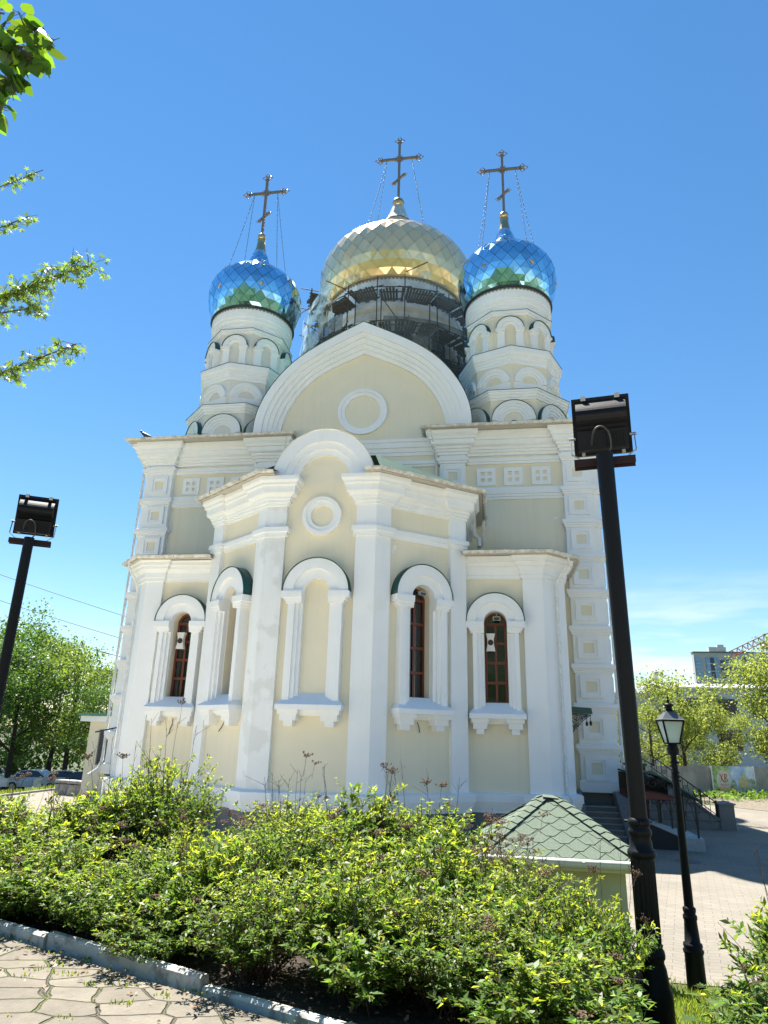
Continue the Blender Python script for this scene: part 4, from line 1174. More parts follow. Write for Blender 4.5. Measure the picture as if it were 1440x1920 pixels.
# ============================================================ FLOODLIGHT POSTS
def floodlight_post(loc, head_rz, top, label, ornate, lean=0.0):
    root = empty('floodlight_post', label, 'floodlight post', loc, 0, 'black floodlight posts')
    z = top
    if ornate:
        mb = MB(); mb.lathe([(0.128, -0.25), (0.128, 0.14), (0.124, 0.17), (0.112, 0.20), (0.100, 0.30), (0.088, 0.335), (0.088, 0.35), (0.098, 0.365), (0.100, 0.385), (0.096, 0.41), (0.085, 0.425), (0.09, 0.445)], (0, 0), 32)
        mb.build('post_base', M['black'], root)
        n = 16; mb = MB(); vs = []
        for zz, r in ((0.44, 0.080), (0.47, 0.084), (0.97, 0.084), (1.0, 0.078)):
            for k in range(n * 4):
                a = 2 * PI * k / (n * 4); q = r * (0.93 if k % 4 in (1, 2) and 0.45 < zz < 0.98 else 1.0)
                vs.append((q * math.cos(a), q * math.sin(a), zz))
        N = n * 4
        mb.add(vs, [(i * N + k, i * N + (k + 1) % N, (i + 1) * N + (k + 1) % N, (i + 1) * N + k) for i in range(3) for k in range(N)])
        mb.build('fluted_shaft', M['black'], root)
        mb = MB(); mb.lathe([(0.078, 0.99), (0.096, 1.0), (0.102, 1.02), (0.096, 1.045), (0.082, 1.055), (0.078, 1.10), (0.070, 1.13), (0.080, 1.145), (0.084, 1.165), (0.080, 1.185), (0.070, 1.195), (0.070, 1.205),
                             (0.080, 1.215), (0.080, 1.245), (0.062, 1.26)], (0, 0), 32)
        for k in range(3):
            a = 2 * PI * k / 3 + 0.5; c = Vector((math.cos(a), math.sin(a), 0)); mb.tube([c * 0.07 + Vector((0, 0, 1.23)), c * 0.108 + Vector((0, 0, 1.23))], 0.010, 6)
        mb.build('collar', M['black'], root)
        s0 = 1.24
    else:
        mb = MB(); mb.lathe([(0.12, -0.25), (0.12, 0.2), (0.08, 0.24)], (0, 0), 24); mb.build('post_base', M['black'], root)
        s0 = 0.2
    mb = MB(); mb.tube([(0, 0, s0), (lean * 0.5, 0, (s0 + z) / 2), (lean, 0, z)], [0.062, 0.066, 0.072] if ornate else [0.068, 0.066, 0.064], 24); mb.build('shaft', M['black'], root)
    H = bpy.data.objects.new('crossbar', None)
    rot = Matrix.Rotation(head_rz, 4, 'Z'); off = Vector((lean, 0, z))
    def place(mb): 
        mb.v = [tuple(rot @ Vector(v) + off) for v in mb.v]; return mb
    mb = MB(); w_ = 0.26
    for (a, b, c, d) in ((-0.05, 0.05, -0.008, 0.0), (-0.05, -0.044, -0.07, -0.008), (0.044, 0.05, -0.07, -0.008)): mb.box(-w_, w_, a + 0.13, b + 0.13, c, d)
    place(mb).build('crossbar', M['brownsteel'], root)
    # head: local y+ is where the lamp shines, tilted upwards
    T = Matrix.Translation((0, 0.12, 0.36)) @ Matrix.Rotation(R(10), 4, 'X')
    def head(mb): mb.v = [tuple(T @ Vector(v)) for v in mb.v]; return place(mb)
    W, Hh = 0.255, 0.275
    mb = MB()
    mb.box(-W, W, 0.10, 0.15, -Hh, Hh); 
    # barrel-shaped housing, closed by curved cheeks
    prof = [(0.10, Hh - 0.03)] + [(0.10 - 0.155 * math.sin(PI * t / 14), 0.235 - 0.33 * t / 14) for t in range(1, 12)] + [(0.035, -0.075)]
    wi = W - 0.035
    for i in range(len(prof) - 1):
        (a, b), (c, d) = prof[i], prof[i + 1]
        mb.add([(-wi, a, b), (wi, a, b), (wi, c, d), (-wi, c, d)], [(0, 1, 2, 3)], 0, True)
    for s in (-1, 1): mb.poly([(s * wi, a, b) for a, b in prof] + [(s * wi, 0.10, -0.075)])
    hd = head(mb).build('floodlight', M['black'], root)
    mb = MB(); mb.box(-wi, wi, -0.035, 0.10, -Hh + 0.02, -0.076)
    for k in range(9): mb.box(0.02 + 0.02 * k, 0.03 + 0.02 * k, -0.047, -0.034, -Hh + 0.04, -0.10)
    head(mb).build('gear_box', M['black'], hd)
    mb = MB(); mb.box(-W + 0.02, W - 0.02, 0.151, 0.156, -Hh + 0.02, Hh - 0.02); head(mb).build('lens', M['glass'], hd)
    for x in (-0.17, 0.13):
        mb = MB(); mb.box(x, x + 0.045, 0.085, 0.165, Hh - 0.002, Hh + 0.014); mb.box(x, x + 0.045, 0.08, 0.092, Hh - 0.03, Hh + 0.014); head(mb).build('clip', M['dullsteel'], hd)
    for x in (-0.19, 0.16):
        mb = MB(); mb.box(x, x + 0.03, 0.06, 0.075, -Hh - 0.012, -Hh + 0.03); head(mb).build('clip', M['dullsteel'], hd)
    mb = MB()
    for s in (-1, 1):
        a = T @ Vector((s * (W + 0.022), 0.10, -0.11)); b = Vector((s * (W + 0.022), 0.16, 0.085)); c = Vector((s * (W - 0.06), 0.14, 0.012))
        mb.bar(a, b, 0.045, 0.006, up=(s, 0, 0)); mb.bar(b, c, 0.045, 0.006); 
        mb.tube([a + Vector((s * 0.02, 0, 0)), a - Vector((s * 0.04, 0, 0))], 0.014, 8)
    mb.bar((-W + 0.06, 0.14, 0.008), (W - 0.06, 0.14, 0.008), 0.045, 0.006)
    place(mb).build('bracket', M['dullsteel'], hd)
    g = [T @ Vector((-0.09, -0.03, -0.19)), T @ Vector((-0.10, -0.12, -0.22)), Vector((-0.07, -0.07, 0.20)), Vector((-0.01, -0.08, 0.23)), Vector((0.05, -0.07, 0.17)), Vector((0.06, -0.03, 0.05)), Vector((0.03, -0.01, 0.0))]
    pts = []
    for i in range(len(g) - 1):
        p0 = g[max(i - 1, 0)]; p1, p2 = g[i], g[i + 1]; p3 = g[min(i + 2, len(g) - 1)]
        for k in range(5):
            t = k / 5; pts.append(0.5 * ((2 * p1) + (p2 - p0) * t + (2 * p0 - 5 * p1 + 4 * p2 - p3) * t * t + (3 * p1 - p0 - 3 * p2 + p3) * t ** 3))
    pts.append(g[-1]); mb = MB(); mb.tube(pts, 0.009, 6); place(mb).build('cable', M['dark'], hd)
    return root
floodlight_post((6.805, 5.7, 1.40), R(-9), 4.19, 'tall black floodlight post with ornate fluted base among the shrubs', True, -0.03)
floodlight_post((-0.43, 8.0, 1.5), R(30), 4.12, 'plain slim black floodlight post with its lamp turned towards the church', False, 0.0)

# ============================================================ STREET LANTERN
lan = empty('street_lantern', 'black cast iron street lantern with frosted glass panes beside the plaza', 'street lantern', (8.34, 11.0, 0.12))
mb = MB(); mb.lathe([(0.125, -0.1), (0.118, 0.38), (0.13, 0.40), (0.135, 0.43), (0.115, 0.45), (0.125, 0.48), (0.12, 0.51), (0.10, 0.52), (0.082, 0.78), (0.092, 0.80), (0.092, 0.84), (0.075, 0.86), (0.085, 0.90), (0.085, 0.93), (0.062, 0.95)], (0, 0), 24)
mb.build('post_base', M['black'], lan)
mb = MB()
mb.tube([(0, 0, 0.93), (0, 0, 2.9)], [0.062, 0.043], 20)
for z in (2.60, 2.66, 2.80): mb.lathe([(0.045, z - 0.02), (0.062, z), (0.045, z + 0.02)], (0, 0), 20)
for k in range(8):
    a = k * 2.4; c = Vector((math.cos(a) * 0.06, math.sin(a) * 0.06, 2.55 + 0.05 * k)); mb.sphere(c, 0.014, 6, 4)
mb.tube([(0, 0, 2.9), (0, 0, 2.98), (0, 0, 3.05)], [0.075, 0.085, 0.06], 16)
mb.build('shaft', M['black'], lan)
frost = mat('frosted_glass', (0.62, 0.72, 0.66), 0.5, spec=0.5)
frost.node_tree.nodes['Principled BSDF'].inputs['Transmission Weight'].default_value = 0.35
def sq(h, z, rz=R(50)): return [Vector((h * 1.414 * math.cos(rz + PI / 2 * k), h * 1.414 * math.sin(rz + PI / 2 * k), z)) for k in range(4)]
za, zb = 3.06, 3.38
A, B = sq(0.082, za), sq(0.150, zb)
hm = MB()
for k in range(4):
    hm.bar(A[k], B[k], 0.022, 0.022); hm.bar(A[k], A[(k + 1) % 4], 0.022, 0.022); hm.bar(B[k], B[(k + 1) % 4], 0.024, 0.03)
hm.poly(A)
head_ = hm.build('lantern_head', M['black'], lan)
for k in range(4):
    mb = MB(); c = Vector((0, 0, 0))
    q = [A[k] * 0.97, A[(k + 1) % 4] * 0.97, B[(k + 1) % 4] * 0.97, B[k] * 0.97]
    for v, z in zip(q, (za, za, zb, zb)): v.z = z
    mb.poly(q); mb.build('pane', frost, head_)
mb = MB(); C0, C1, C2 = sq(0.172, zb + 0.012), sq(0.150, zb + 0.022), sq(0.055, zb + 0.135)
for P_, Q_ in ((C0, C1), (C1, C2)):
    for k in range(4): mb.quad(P_[k], P_[(k + 1) % 4], Q_[(k + 1) % 4], Q_[k])
mb.poly(C0[::-1]); mb.poly(C2)
mb.build('lantern_roof', mat('grey_lantern_roof', (0.09, 0.10, 0.11), 0.4), head_)
mb = MB(); z = zb + 0.13
mb.lathe([(0.075, z), (0.055, z + 0.02), (0.045, z + 0.03), (0.055, z + 0.075), (0.075, z + 0.085), (0.06, z + 0.11), (0.02, z + 0.12), (0.018, z + 0.14), (0.028, z + 0.155), (0.01, z + 0.17), (0.012, z + 0.20), (0.001, z + 0.235)], (0, 0), 16)
mb.build('lantern_finial', M['black'], head_)

# ============================================================ SMALL SHINGLED SHELTER
shel = empty('shelter', 'low shelter with a hipped roof of green hexagonal shingles', 'shelter', (6.55, 11.2, 0))
mb = MB(); mb.box(-0.86, 0.86, -0.98, 0.98, -0.3, 1.62); mb.build('wall', mat('pale_yellow_plaster', (0.62, 0.60, 0.36), 0.8, noise=0.1, nscale=2, bump=0.1), shel)
EZ, AZ, HWX, HWY, RX = 1.72, 2.36, 1.07, 1.22, 0.10
shing = mat('green_granule_shingle', (0.155, 0.20, 0.145), 0.95, noise=0.45, nscale=120, bump=0.5, bscale=220)
t = shing.node_tree
mb = MB()
corners = [(-HWX, -HWY), (HWX, -HWY), (HWX, HWY), (-HWX, HWY)]
ridge_ = [(-RX, 0), (RX, 0)]
planes = [[(-HWX, -HWY, EZ), (HWX, -HWY, EZ), (RX, 0, AZ), (-RX, 0, AZ)], [(HWX, HWY, EZ), (-HWX, HWY, EZ), (-RX, 0, AZ), (RX, 0, AZ)],
          [(HWX, -HWY, EZ), (HWX, HWY, EZ), (RX, 0, AZ)], [(-HWX, HWY, EZ), (-HWX, -HWY, EZ), (-RX, 0, AZ)]]
for p in planes: mb.poly(p)
roof_ = mb.build('roof', M['dark'], shel)
def clip(poly, edges):
    for (ax, ay, bx, by) in edges:
        outp = []
        for i in range(len(poly)):
            P, Q = poly[i], poly[(i + 1) % len(poly)]
            sp = (bx - ax) * (P[1] - ay) - (by - ay) * (P[0] - ax); sq_ = (bx - ax) * (Q[1] - ay) - (by - ay) * (Q[0] - ax)
            if sp >= 0: outp.append(P)
            if (sp >= 0) != (sq_ >= 0):
                t = sp / (sp - sq_); outp.append((P[0] + (Q[0] - P[0]) * t, P[1] + (Q[1] - P[1]) * t))
        poly = outp
        if len(poly) < 3: return None
    return poly
mb = MB()
for p in planes:
    P = [Vector(q) for q in p]; X = (P[1] - P[0]).normalized(); Nn = X.cross(P[2] - P[0]).normalized(); Y = Nn.cross(X)
    loc2 = [((q - P[0]).dot(X), (q - P[0]).dot(Y)) for q in P]
    ed = [(loc2[i][0], loc2[i][1], loc2[(i + 1) % len(loc2)][0], loc2[(i + 1) % len(loc2)][1]) for i in range(len(loc2))]
    w_, h_ = 0.335, 0.145
    for rr in range(-1, 13):
        for cc in range(-1, 10):
            cx = cc * w_ + (w_ / 2 if rr % 2 else 0); cy = rr * h_
            g_ = 0.004
            hexp = [(cx - 0.055, cy - h_ * 0.98), (cx + 0.055, cy - h_ * 0.98), (cx + w_ / 2 - g_, cy - 0.01), (cx + 0.055, cy + h_ * 0.98), (cx - 0.055, cy + h_ * 0.98), (cx - w_ / 2 + g_, cy - 0.01)]
            q = clip(hexp, ed)
            if not q: continue
            up = [P[0] + X * a + Y * b + Nn * (0.010 + 0.014 * max(0, min(1, (cy + h_ - b) / (2 * h_)))) for a, b in q]
            dn = [v - Nn * 0.012 for v in up]
            mb.poly(up)
            for i in range(len(up)): mb.quad(up[i], dn[i], dn[(i + 1) % len(up)], up[(i + 1) % len(up)])
# hip and ridge caps
for (a, b) in (((-HWX, -HWY, EZ), (-RX, 0, AZ)), ((HWX, -HWY, EZ), (RX, 0, AZ)), ((HWX, HWY, EZ), (RX, 0, AZ)), ((-HWX, HWY, EZ), (-RX, 0, AZ)), ((-RX, 0, AZ), (RX, 0, AZ))):
    a, b = Vector(a), Vector(b); n = max(1, int((b - a).length / 0.16)); d = (b - a) / n
    s_ = d.cross(Vector((0, 0, 1))).normalized() * 0.11
    for i in range(n):
        p, q = a + d * i, a + d * (i + 1.15); lift = Vector((0, 0, 0.032)); lo = Vector((0, 0, 0.016))
        mb.add([p + lift + lo, p + s_ * 1.0 - Vector((0, 0, 0.028)) + lift + lo, q + s_ - Vector((0, 0, 0.028)) + lift, q + lift, q - s_ - Vector((0, 0, 0.028)) + lift, p - s_ - Vector((0, 0, 0.028)) + lift + lo],
               [(0, 1, 2, 3), (0, 3, 4, 5)])
mb.build('shingles', shing, roof_)
mb = MB(); mb.box(-HWX, HWX, -HWY, -HWY + 0.03, EZ - 0.13, EZ - 0.002); mb.box(-HWX, HWX, HWY - 0.03, HWY, EZ - 0.13, EZ - 0.002); mb.box(HWX - 0.03, HWX, -HWY + 0.03, HWY - 0.03, EZ - 0.13, EZ - 0.002); mb.box(-HWX, -HWX + 0.03, -HWY + 0.03, HWY - 0.03, EZ - 0.13, EZ - 0.002)
mb.box(-HWX + 0.03, HWX - 0.03, -HWY + 0.03, HWY - 0.03, EZ - 0.12, EZ - 0.10)
mb.build('fascia', mat('cream_fascia', (0.70, 0.68, 0.45), 0.6), shel)
mb = MB(); pr = [(0.0, EZ + 0.0)] + [(0.06 + 0.055 * math.cos(PI + PI * k / 6), EZ - 0.01 + 0.07 * math.sin(PI + PI * k / 6)) for k in range(7)] + [(0.122, EZ), (0.115, EZ + 0.012), (0.0, EZ + 0.012)]
sweep(mb, [(-HWX, -HWY), (HWX, -HWY)], pr)
for x in (-0.9, -0.3, 0.3, 0.9): mb.bar((x, -HWY - 0.06, EZ - 0.075), (x, -HWY - 0.125, EZ + 0.0), 0.03, 0.012)
mb.build('gutter', mat('white_gutter', (0.80, 0.79, 0.70), 0.4), shel)

# ============================================================ STAIRS, WALLS AND CANOPY ON THE RIGHT
st = empty('stone_staircase', 'grey granite steps climbing to a side door of the church', 'staircase', (0, 0, 0))
mb = MB(); nst = 6
for k in range(nst):
    mb.box(8.9, 10.02, 25.5 + 0.30 * k, 27.6, 0.155 * k - (0.05 if k == 0 else 0), 0.155 * (k + 1) - 0.001 * 0)
mb.box(8.9, 10.02, 27.3, 28.03, 0.1, 0.93 + 0.004)
mb.build('steps', M['granite'], st)
mb = MB()
for k in range(nst): mb.box(8.9, 10.02, 25.46 + 0.30 * k, 25.72 + 0.30 * k, 0.155 * (k + 1) + 0.002, 0.155 * (k + 1) + 0.022)
mb.build('treads', mat('pale_granite_tread', (0.33, 0.34, 0.35), 0.5, noise=0.25, nscale=40), st)
mb = MB()
pr = [(25.2, -0.1), (28.02, -0.1), (28.02, 1.42), (27.3, 1.42), (25.2, 0.12)]
for x0, x1 in ((10.03, 10.40), (8.55, 8.88)):
    a = [(x0, y, z) for y, z in pr]; b = [(x1, y, z) for y, z in pr]
    mb.poly(a); mb.poly(b[::-1])
    for i in range(5): mb.quad(a[i], a[(i + 1) % 5], b[(i + 1) % 5], b[i])
mb.build('side_wall', M['granite'], st)

nb = empty('notice_board', 'dark green notice board with a white edge beside the church corner', 'notice board', (0, 0, 0))
mb = MB(); mb.box(10.46, 11.15, 27.28, 27.42, 1.16, 2.36); mb.box(10.40, 11.2, 27.22, 27.48, 2.36, 2.44); mb.build('board', M['green'], nb)
mb = MB(); mb.box(10.80, 10.84, 27.26, 27.279, 1.10, 2.3); mb.build('white_edge', M['pipe'], nb)
mb = MB(); mb.box(10.86, 11.12, 27.265, 27.279, 1.22, 2.28); mb.build('dark_panel', M['dark'], nb)
mb = MB()
for k in range(6): mb.box(10.92, 10.99, 27.258, 27.264, 1.55 + 0.09 * k, 1.60 + 0.09 * k)
mb.build('lettering', M['pipe'], nb)
mb = MB(); mb.box(10.5, 10.55, 27.3, 27.38, -0.1, 1.16); mb.box(11.05, 11.1, 27.3, 27.38, -0.1, 1.16); mb.build('leg', M['iron'], nb)

bc = empty('stair_canopy', 'curved dark canopy on wrought iron posts over a basement stair', 'canopy', (0, 0, 0))
def can(y, dz=0.0): return [(10.0 + 2.2 * t, y, 2.22 + 0.10 * math.sin(PI * min(1, t * 1.3)) - 0.82 * t ** 1.8 + dz) for t in [i / 12 for i in range(13)]]
mb = MB()
A, B, C, D = can(24.3), can(26.2), can(24.3, 0.05), can(26.2, 0.05)
for i in range(12):
    mb.quad(C[i], C[i + 1], D[i + 1], D[i]); mb.quad(A[i], B[i], B[i + 1], A[i + 1]); mb.quad(A[i], A[i + 1], C[i + 1], C[i]); mb.quad(B[i], D[i], D[i + 1], B[i + 1])
mb.quad(A[12], B[12], D[12], C[12])
mb.build('canopy_roof', M['green'], bc)
burg = mat('burgundy_sheet', (0.10, 0.018, 0.018), 0.5)
mb = MB()
arcz = [(10.0 + 1.55 * t, 1.46 + 0.22 * math.sin(PI * (0.25 + 0.75 * t))) for t in [i / 12 for i in range(13)]]
mb.poly([(x, 24.36, z) for x, z in arcz] + [(11.55, 24.36, 1.44), (10.0, 24.36, 1.44)]); mb.poly([(x, 26.14, z) for x, z in arcz] + [(11.55, 26.14, 1.44), (10.0, 26.14, 1.44)][::1])
mb.quad((10.0, 24.36, 1.43), (11.55, 24.36, 1.43), (11.55, 26.14, 1.43), (10.0, 26.14, 1.43))
mb.build('burgundy_panel', burg, bc)
mb = MB()
mb.add([(10.0, 26.16, 2.2), (11.6, 26.16, 1.95), (11.6, 26.16, 1.44), (10.0, 26.16, 1.44)], [(0, 1, 2, 3)])
mb.build('back_panel', M['dark'], bc)
mb = MB()
for (cx, cz, r) in ((10.35, 1.95, 0.16), (10.75, 1.92, 0.18), (11.2, 1.85, 0.16), (11.55, 1.72, 0.12), (10.55, 2.08, 0.09), (11.0, 2.02, 0.09), (11.75, 1.6, 0.09)):
    mb.tube(spiral((cx, 24.33, cz), r, 1.5, (1, 0)), 0.014, 5); mb.tube(spiral((cx + r, 24.33, cz - 0.02), r * 0.7, 1.4, (1, 0), -1, 22, PI), 0.012, 5)
mb.tube([(x, 24.33, z + 0.01) for x, z in arcz], 0.018, 6)
mb.build('scrollwork', M['iron'], bc)
for (x, zt, zb_) in ((10.87, 1.46, 0.80), (11.25, 1.46, 0.66), (12.0, 1.42, 0.40)):
    for y in (24.45, 26.0):
        mb = MB(); mb.bar((x, y, zb_ - 0.05), (x, y, zt + 0.1), 0.05, 0.05)
        for s in (-1, 1):
            mb.tube([(x, y, zb_ + 0.25), (x + s * 0.05, y, zb_ + 0.5), (x + s * 0.13, y, zt - 0.15), (x + s * 0.22, y, zt)], 0.012, 5)
            mb.tube(spiral((x + s * 0.11, y, zt - 0.10), 0.075, 1.3, (s, 0)), 0.010, 5)
        mb.build('post', M['iron'], bc)

bw = empty('stair_parapet', 'low sloping parapet with a black face round the basement stair', 'parapet', (0, 0, 0))
mb = MB()
pa = [(10.42, -0.1), (11.56, -0.1), (11.56, 0.36), (10.42, 0.84)]
mb.poly([(x, 24.30, z) for x, z in pa]); mb.build('black_face', mat('near_black_wall', (0.012, 0.012, 0.013), 0.7), bw)  # flat near-black face below the sloping coping
mb = MB()
mb.quad((10.40, 24.28, 0.85), (11.60, 24.28, 0.37), (12.1, 25.3, 0.37), (10.40, 25.3, 0.85)); mb.quad((10.40, 24.28, 0.80), (11.60, 24.28, 0.32), (11.6, 24.28, 0.37), (10.4, 24.28, 0.85))
mb.quad((12.1, 25.3, -0.1), (10.4, 25.3, -0.1), (10.4, 25.3, 0.85), (12.1, 25.3, 0.37))
mb.box(11.57, 12.12, 24.26, 24.62, -0.1, 0.37); mb.add([(11.57, 24.62, .37), (12.12, 24.62, .37), (12.14, 26.4, 0.37), (11.57, 26.4, .37), (11.57, 24.62, -.1), (12.12, 24.62, -.1), (12.14, 26.4, -.1), (11.57, 26.4, -.1)],
       [(0, 1, 2, 3), (0, 4, 5, 1), (1, 5, 6, 2), (2, 6, 7, 3), (3, 7, 4, 0)])
mb.build('coping', mat('light_grey_granite', (0.36, 0.37, 0.38), 0.5, noise=0.3, nscale=45), bw)

sw = empty('stair_wall', 'rough ashlar stair wall with iron railing and a grey granite pillar', 'stair wall', (0, 0, 0))
ash = bpy.data.materials.new('rough_ashlar'); ash.use_nodes = True
t = ash.node_tree; b_ = t.nodes['Principled BSDF']; b_.inputs['Roughness'].default_value = 0.9
tcn = t.nodes.new('ShaderNodeTexCoord'); mpn = t.nodes.new('ShaderNodeMapping'); mpn.inputs['Rotation'].default_value = (R(90), 0, 0)
bk = t.nodes.new('ShaderNodeTexBrick'); bk.inputs['Scale'].default_value = 1.0; bk.inputs['Brick Width'].default_value = 0.85; bk.inputs['Row Height'].default_value = 0.30
bk.inputs['Mortar Size'].default_value = 0.012; bk.inputs['Color1'].default_value = (0.21, 0.20, 0.19, 1); bk.inputs['Color2'].default_value = (0.16, 0.155, 0.15, 1); bk.inputs['Mortar'].default_value = (0.08, 0.08, 0.08, 1)
t.links.new(tcn.outputs['Object'], mpn.inputs[0]); t.links.new(mpn.outputs[0], bk.inputs[0]); t.links.new(bk.outputs[0], b_.inputs['Base Color'])
bn = t.nodes.new('ShaderNodeTexNoise'); bn.inputs['Scale'].default_value = 6; bn.inputs['Detail'].default_value = 6; t.links.new(tcn.outputs['Object'], bn.inputs[0])
bp = t.nodes.new('ShaderNodeBump'); bp.inputs['Strength'].default_value = 0.9; bp.inputs['Distance'].default_value = 0.08; t.links.new(bn.outputs['Fac'], bp.inputs['Height']); t.links.new(bp.outputs[0], b_.inputs['Normal'])
prof = [(10.4, -0.2), (14.4, -0.2), (14.4, 0.30), (12.0, 2.05), (10.4, 2.05)]
mb = MB(); a = [(x, 30.45, z) for x, z in prof]; b = [(x, 30.85, z) for x, z in prof]
mb.poly(a); mb.poly(b[::-1])
for i in range(5): mb.quad(a[i], b[i], b[(i + 1) % 5], a[(i + 1) % 5])
mb.build('ashlar_wall', ash, sw)
mb = MB(); mb.bar((14.42, 30.65, 0.33), (11.98, 30.65, 2.09), 0.50, 0.07, up=(0, 0, 1)); mb.build('coping', M['granite'], sw)
mb = MB()
mb.bar((14.4, 30.65, 0.95), (12.0, 30.65, 2.72), 0.05, 0.04); mb.bar((14.4, 30.65, 0.48), (12.0, 30.65, 2.25), 0.03, 0.03)
for i in range(13):
    x = 12.05 + i * 0.19; z = 2.09 - (x - 11.98) * (1.76 / 2.44)
    mb.bar((x, 30.65, z), (x, 30.65, z + 0.62), 0.02, 0.02)
    if i % 2 == 0: mb.tube(spiral((x + 0.095, 30.65, z + 0.27), 0.10, 1.5, (1, 0)), 0.012, 5); mb.tube(spiral((x + 0.095, 30.65, z + 0.05), 0.08, 1.4, (1, 0), -1), 0.010, 5)
for x in (13.82, 14.37):
    z = 2.09 - (x - 11.98) * (1.76 / 2.44); mb.bar((x, 30.65, z), (x, 30.65, z + 0.68), 0.06, 0.06)
mb.build('railing', M['iron'], sw)
mb = MB(); mb.box(14.40, 14.95, 30.40, 30.95, -0.2, 0.92); pil = mb.build('pillar', M['granite'], sw)
mb = MB(); mb.box(14.34, 15.01, 30.34, 31.01, 0.922, 0.965)
mb.add([(14.34, 30.34, .966), (15.01, 30.34, .966), (15.01, 31.01, .966), (14.34, 31.01, .966), (14.675, 30.675, 1.06)], [(0, 1, 4), (1, 2, 4), (2, 3, 4), (3, 0, 4)])
mb.build('pillar_cap', M['granite'], pil)

# ============================================================ LEFT ANNEX, STONE WALL, BRACKET
an = empty('annex', 'small cream annex with a louvred vent against the church side', 'annex', (0, 0, 0))
mb = MB(); mb.box(-12.5, -10.40, 30.0, 34.0, -0.3, 3.42); mb.build('wall', M['cream'], an)
mb = MB(); mb.box(-12.85, -10.45, 29.72, 34.2, 3.42, 3.66); mb.build('fascia', M['white'], an)
mb = MB(); mb.add([(-12.95, 29.62, 3.665), (-10.42, 29.62, 3.665), (-10.42, 34.3, 3.665), (-12.95, 34.3, 3.665), (-12.95, 29.62, 3.76), (-10.42, 29.62, 3.86), (-10.42, 34.3, 3.86), (-12.95, 34.3, 3.76)],
       [(0, 3, 2, 1), (4, 5, 6, 7), (0, 1, 5, 4), (1, 2, 6, 5), (2, 3, 7, 6), (3, 0, 4, 7)]); mb.build('roof', M['roofgreen'], an)
mb = MB(); x0, x1, z0, z1 = -11.90, -11.18, 1.62, 3.03
mb.box(x0 - 0.05, x0, 29.94, 30.0, z0 - 0.05, z1 + 0.05); mb.box(x1, x1 + 0.05, 29.94, 30.0, z0 - 0.05, z1 + 0.05); mb.box(x0, x1, 29.94, 30.0, z1, z1 + 0.05); mb.box(x0, x1, 29.94, 30.0, z0 - 0.05, z0)
ventm = mat('grey_louvre', (0.20, 0.19, 0.18), 0.5)
vt = mb.build('louvred_vent', ventm, an)
mb = MB(); mb.quad((x0, 29.993, z0), (x1, 29.993, z0), (x1, 29.993, z1), (x0, 29.993, z1)); mb.build('vent_back', M['dark'], vt)
mb = MB()
for k in range(20):
    z = z0 + (z1 - z0) * k / 20; mb.add([(x0, 29.93, z), (x1, 29.93, z), (x1, 29.99, z + 0.05), (x0, 29.99, z + 0.05)], [(0, 1, 2, 3)])
mb.build('slat', ventm, vt)
br = MB(); br.bar((-8.62, 25.6, 3.20), (-9.5, 25.5, 3.0), 0.05, 0.05); br.box(-8.64, -8.58, 25.5, 25.7, 3.1, 3.35)
tag(br.build('wall_bracket', M['iron']), 'short black iron bracket sticking out of the left side apse', 'bracket')
lw = MB(); rnd = random.Random(4)
for k in range(6):
    x = -15.4 + 0.8 * k; dy = -0.25 * k + rnd.uniform(-0.05, 0.05)
    lw.box(x, x + 0.79, 32.6 + dy, 33.1 + dy, -0.2, 0.52 + rnd.uniform(-0.03, 0.03))
    lw.box(x - 0.03, x + 0.80, 32.55 + dy, 33.15 + dy, 0.56, 0.68)
tag(lw.build('low_stone_wall', mat('grey_block_stone', (0.40, 0.38, 0.36), 0.9, noise=0.3, nscale=8, bump=0.4, bscale=12)), 'low wall of grey stone blocks between the annex and the lawn', 'stone wall')  # the stone's own grey with random mottling

# ============================================================ SMALL FIXTURES ON THE CHURCH
def loudspeaker(x, y, z, side):
    root = empty('loudspeaker', 'off white box loudspeaker in the window of the %s side apse' % side, 'loudspeaker', (x, y, z), 0, 'loudspeakers in the side apse windows')
    mb = MB()
    pr = [(-0.16, 0.30), (0.16, 0.30), (0.115, 0.12), (0.115, -0.10), (0.16, -0.32), (-0.16, -0.32), (-0.115, -0.10), (-0.115, 0.12)]
    fprism(mb, Fr((0, 0), (0, -1)), pr, -0.10, 0.08); mb.build('housing', M['speaker'], root)
    mb = MB(); mb.lathe([(0.10, 0), (0.10, 0.02), (0.085, 0.022), (0.001, 0.004)], (0, 0), 20)
    mb.v = [(a, -0.081 - c, b - 0.02) for a, b, c in mb.v]; mb.build('cone', M['dark'], root)
    mb = MB(); mb.box(-0.12, 0.12, 0.10, 0.20, -0.02, 0.02); mb.build('bracket', M['steelbright'], root)
loudspeaker(5.72, 24.66, 6.42, 'right'); loudspeaker(-6.02, 24.66, 6.42, 'left')
def spot(p, lab, rz=0):
    root = empty('spotlight', lab, 'spotlight', p, rz, 'small spotlights on the church')
    mb = MB(); mb.add([(-.13, -.10, -.08), (.13, -.10, -.08), (.10, .08, -.02), (-.10, .08, -.02), (-.13, -.10, .05), (.13, -.10, .05), (.10, .08, .10), (-.10, .08, .10)],
                      [(0, 3, 2, 1), (4, 5, 6, 7), (0, 1, 5, 4), (1, 2, 6, 5), (2, 3, 7, 6), (3, 0, 4, 7)]); mb.build('lamp_housing', M['gutter'], root)
    mb = MB(); mb.quad((-.11, -.104, -.07), (.11, -.104, -.07), (.11, -.104, .04), (-.11, -.104, .04)); mb.build('lens', M['glass'], root)
    mb = MB(); mb.bar((0, 0, 0.08), (0, 0.12, 0.24), 0.03, 0.03); mb.build('arm', M['steelbright'], root)
spot((5.95, 24.42, 7.22), 'small grey spotlight hanging in the window arch of the right side apse')
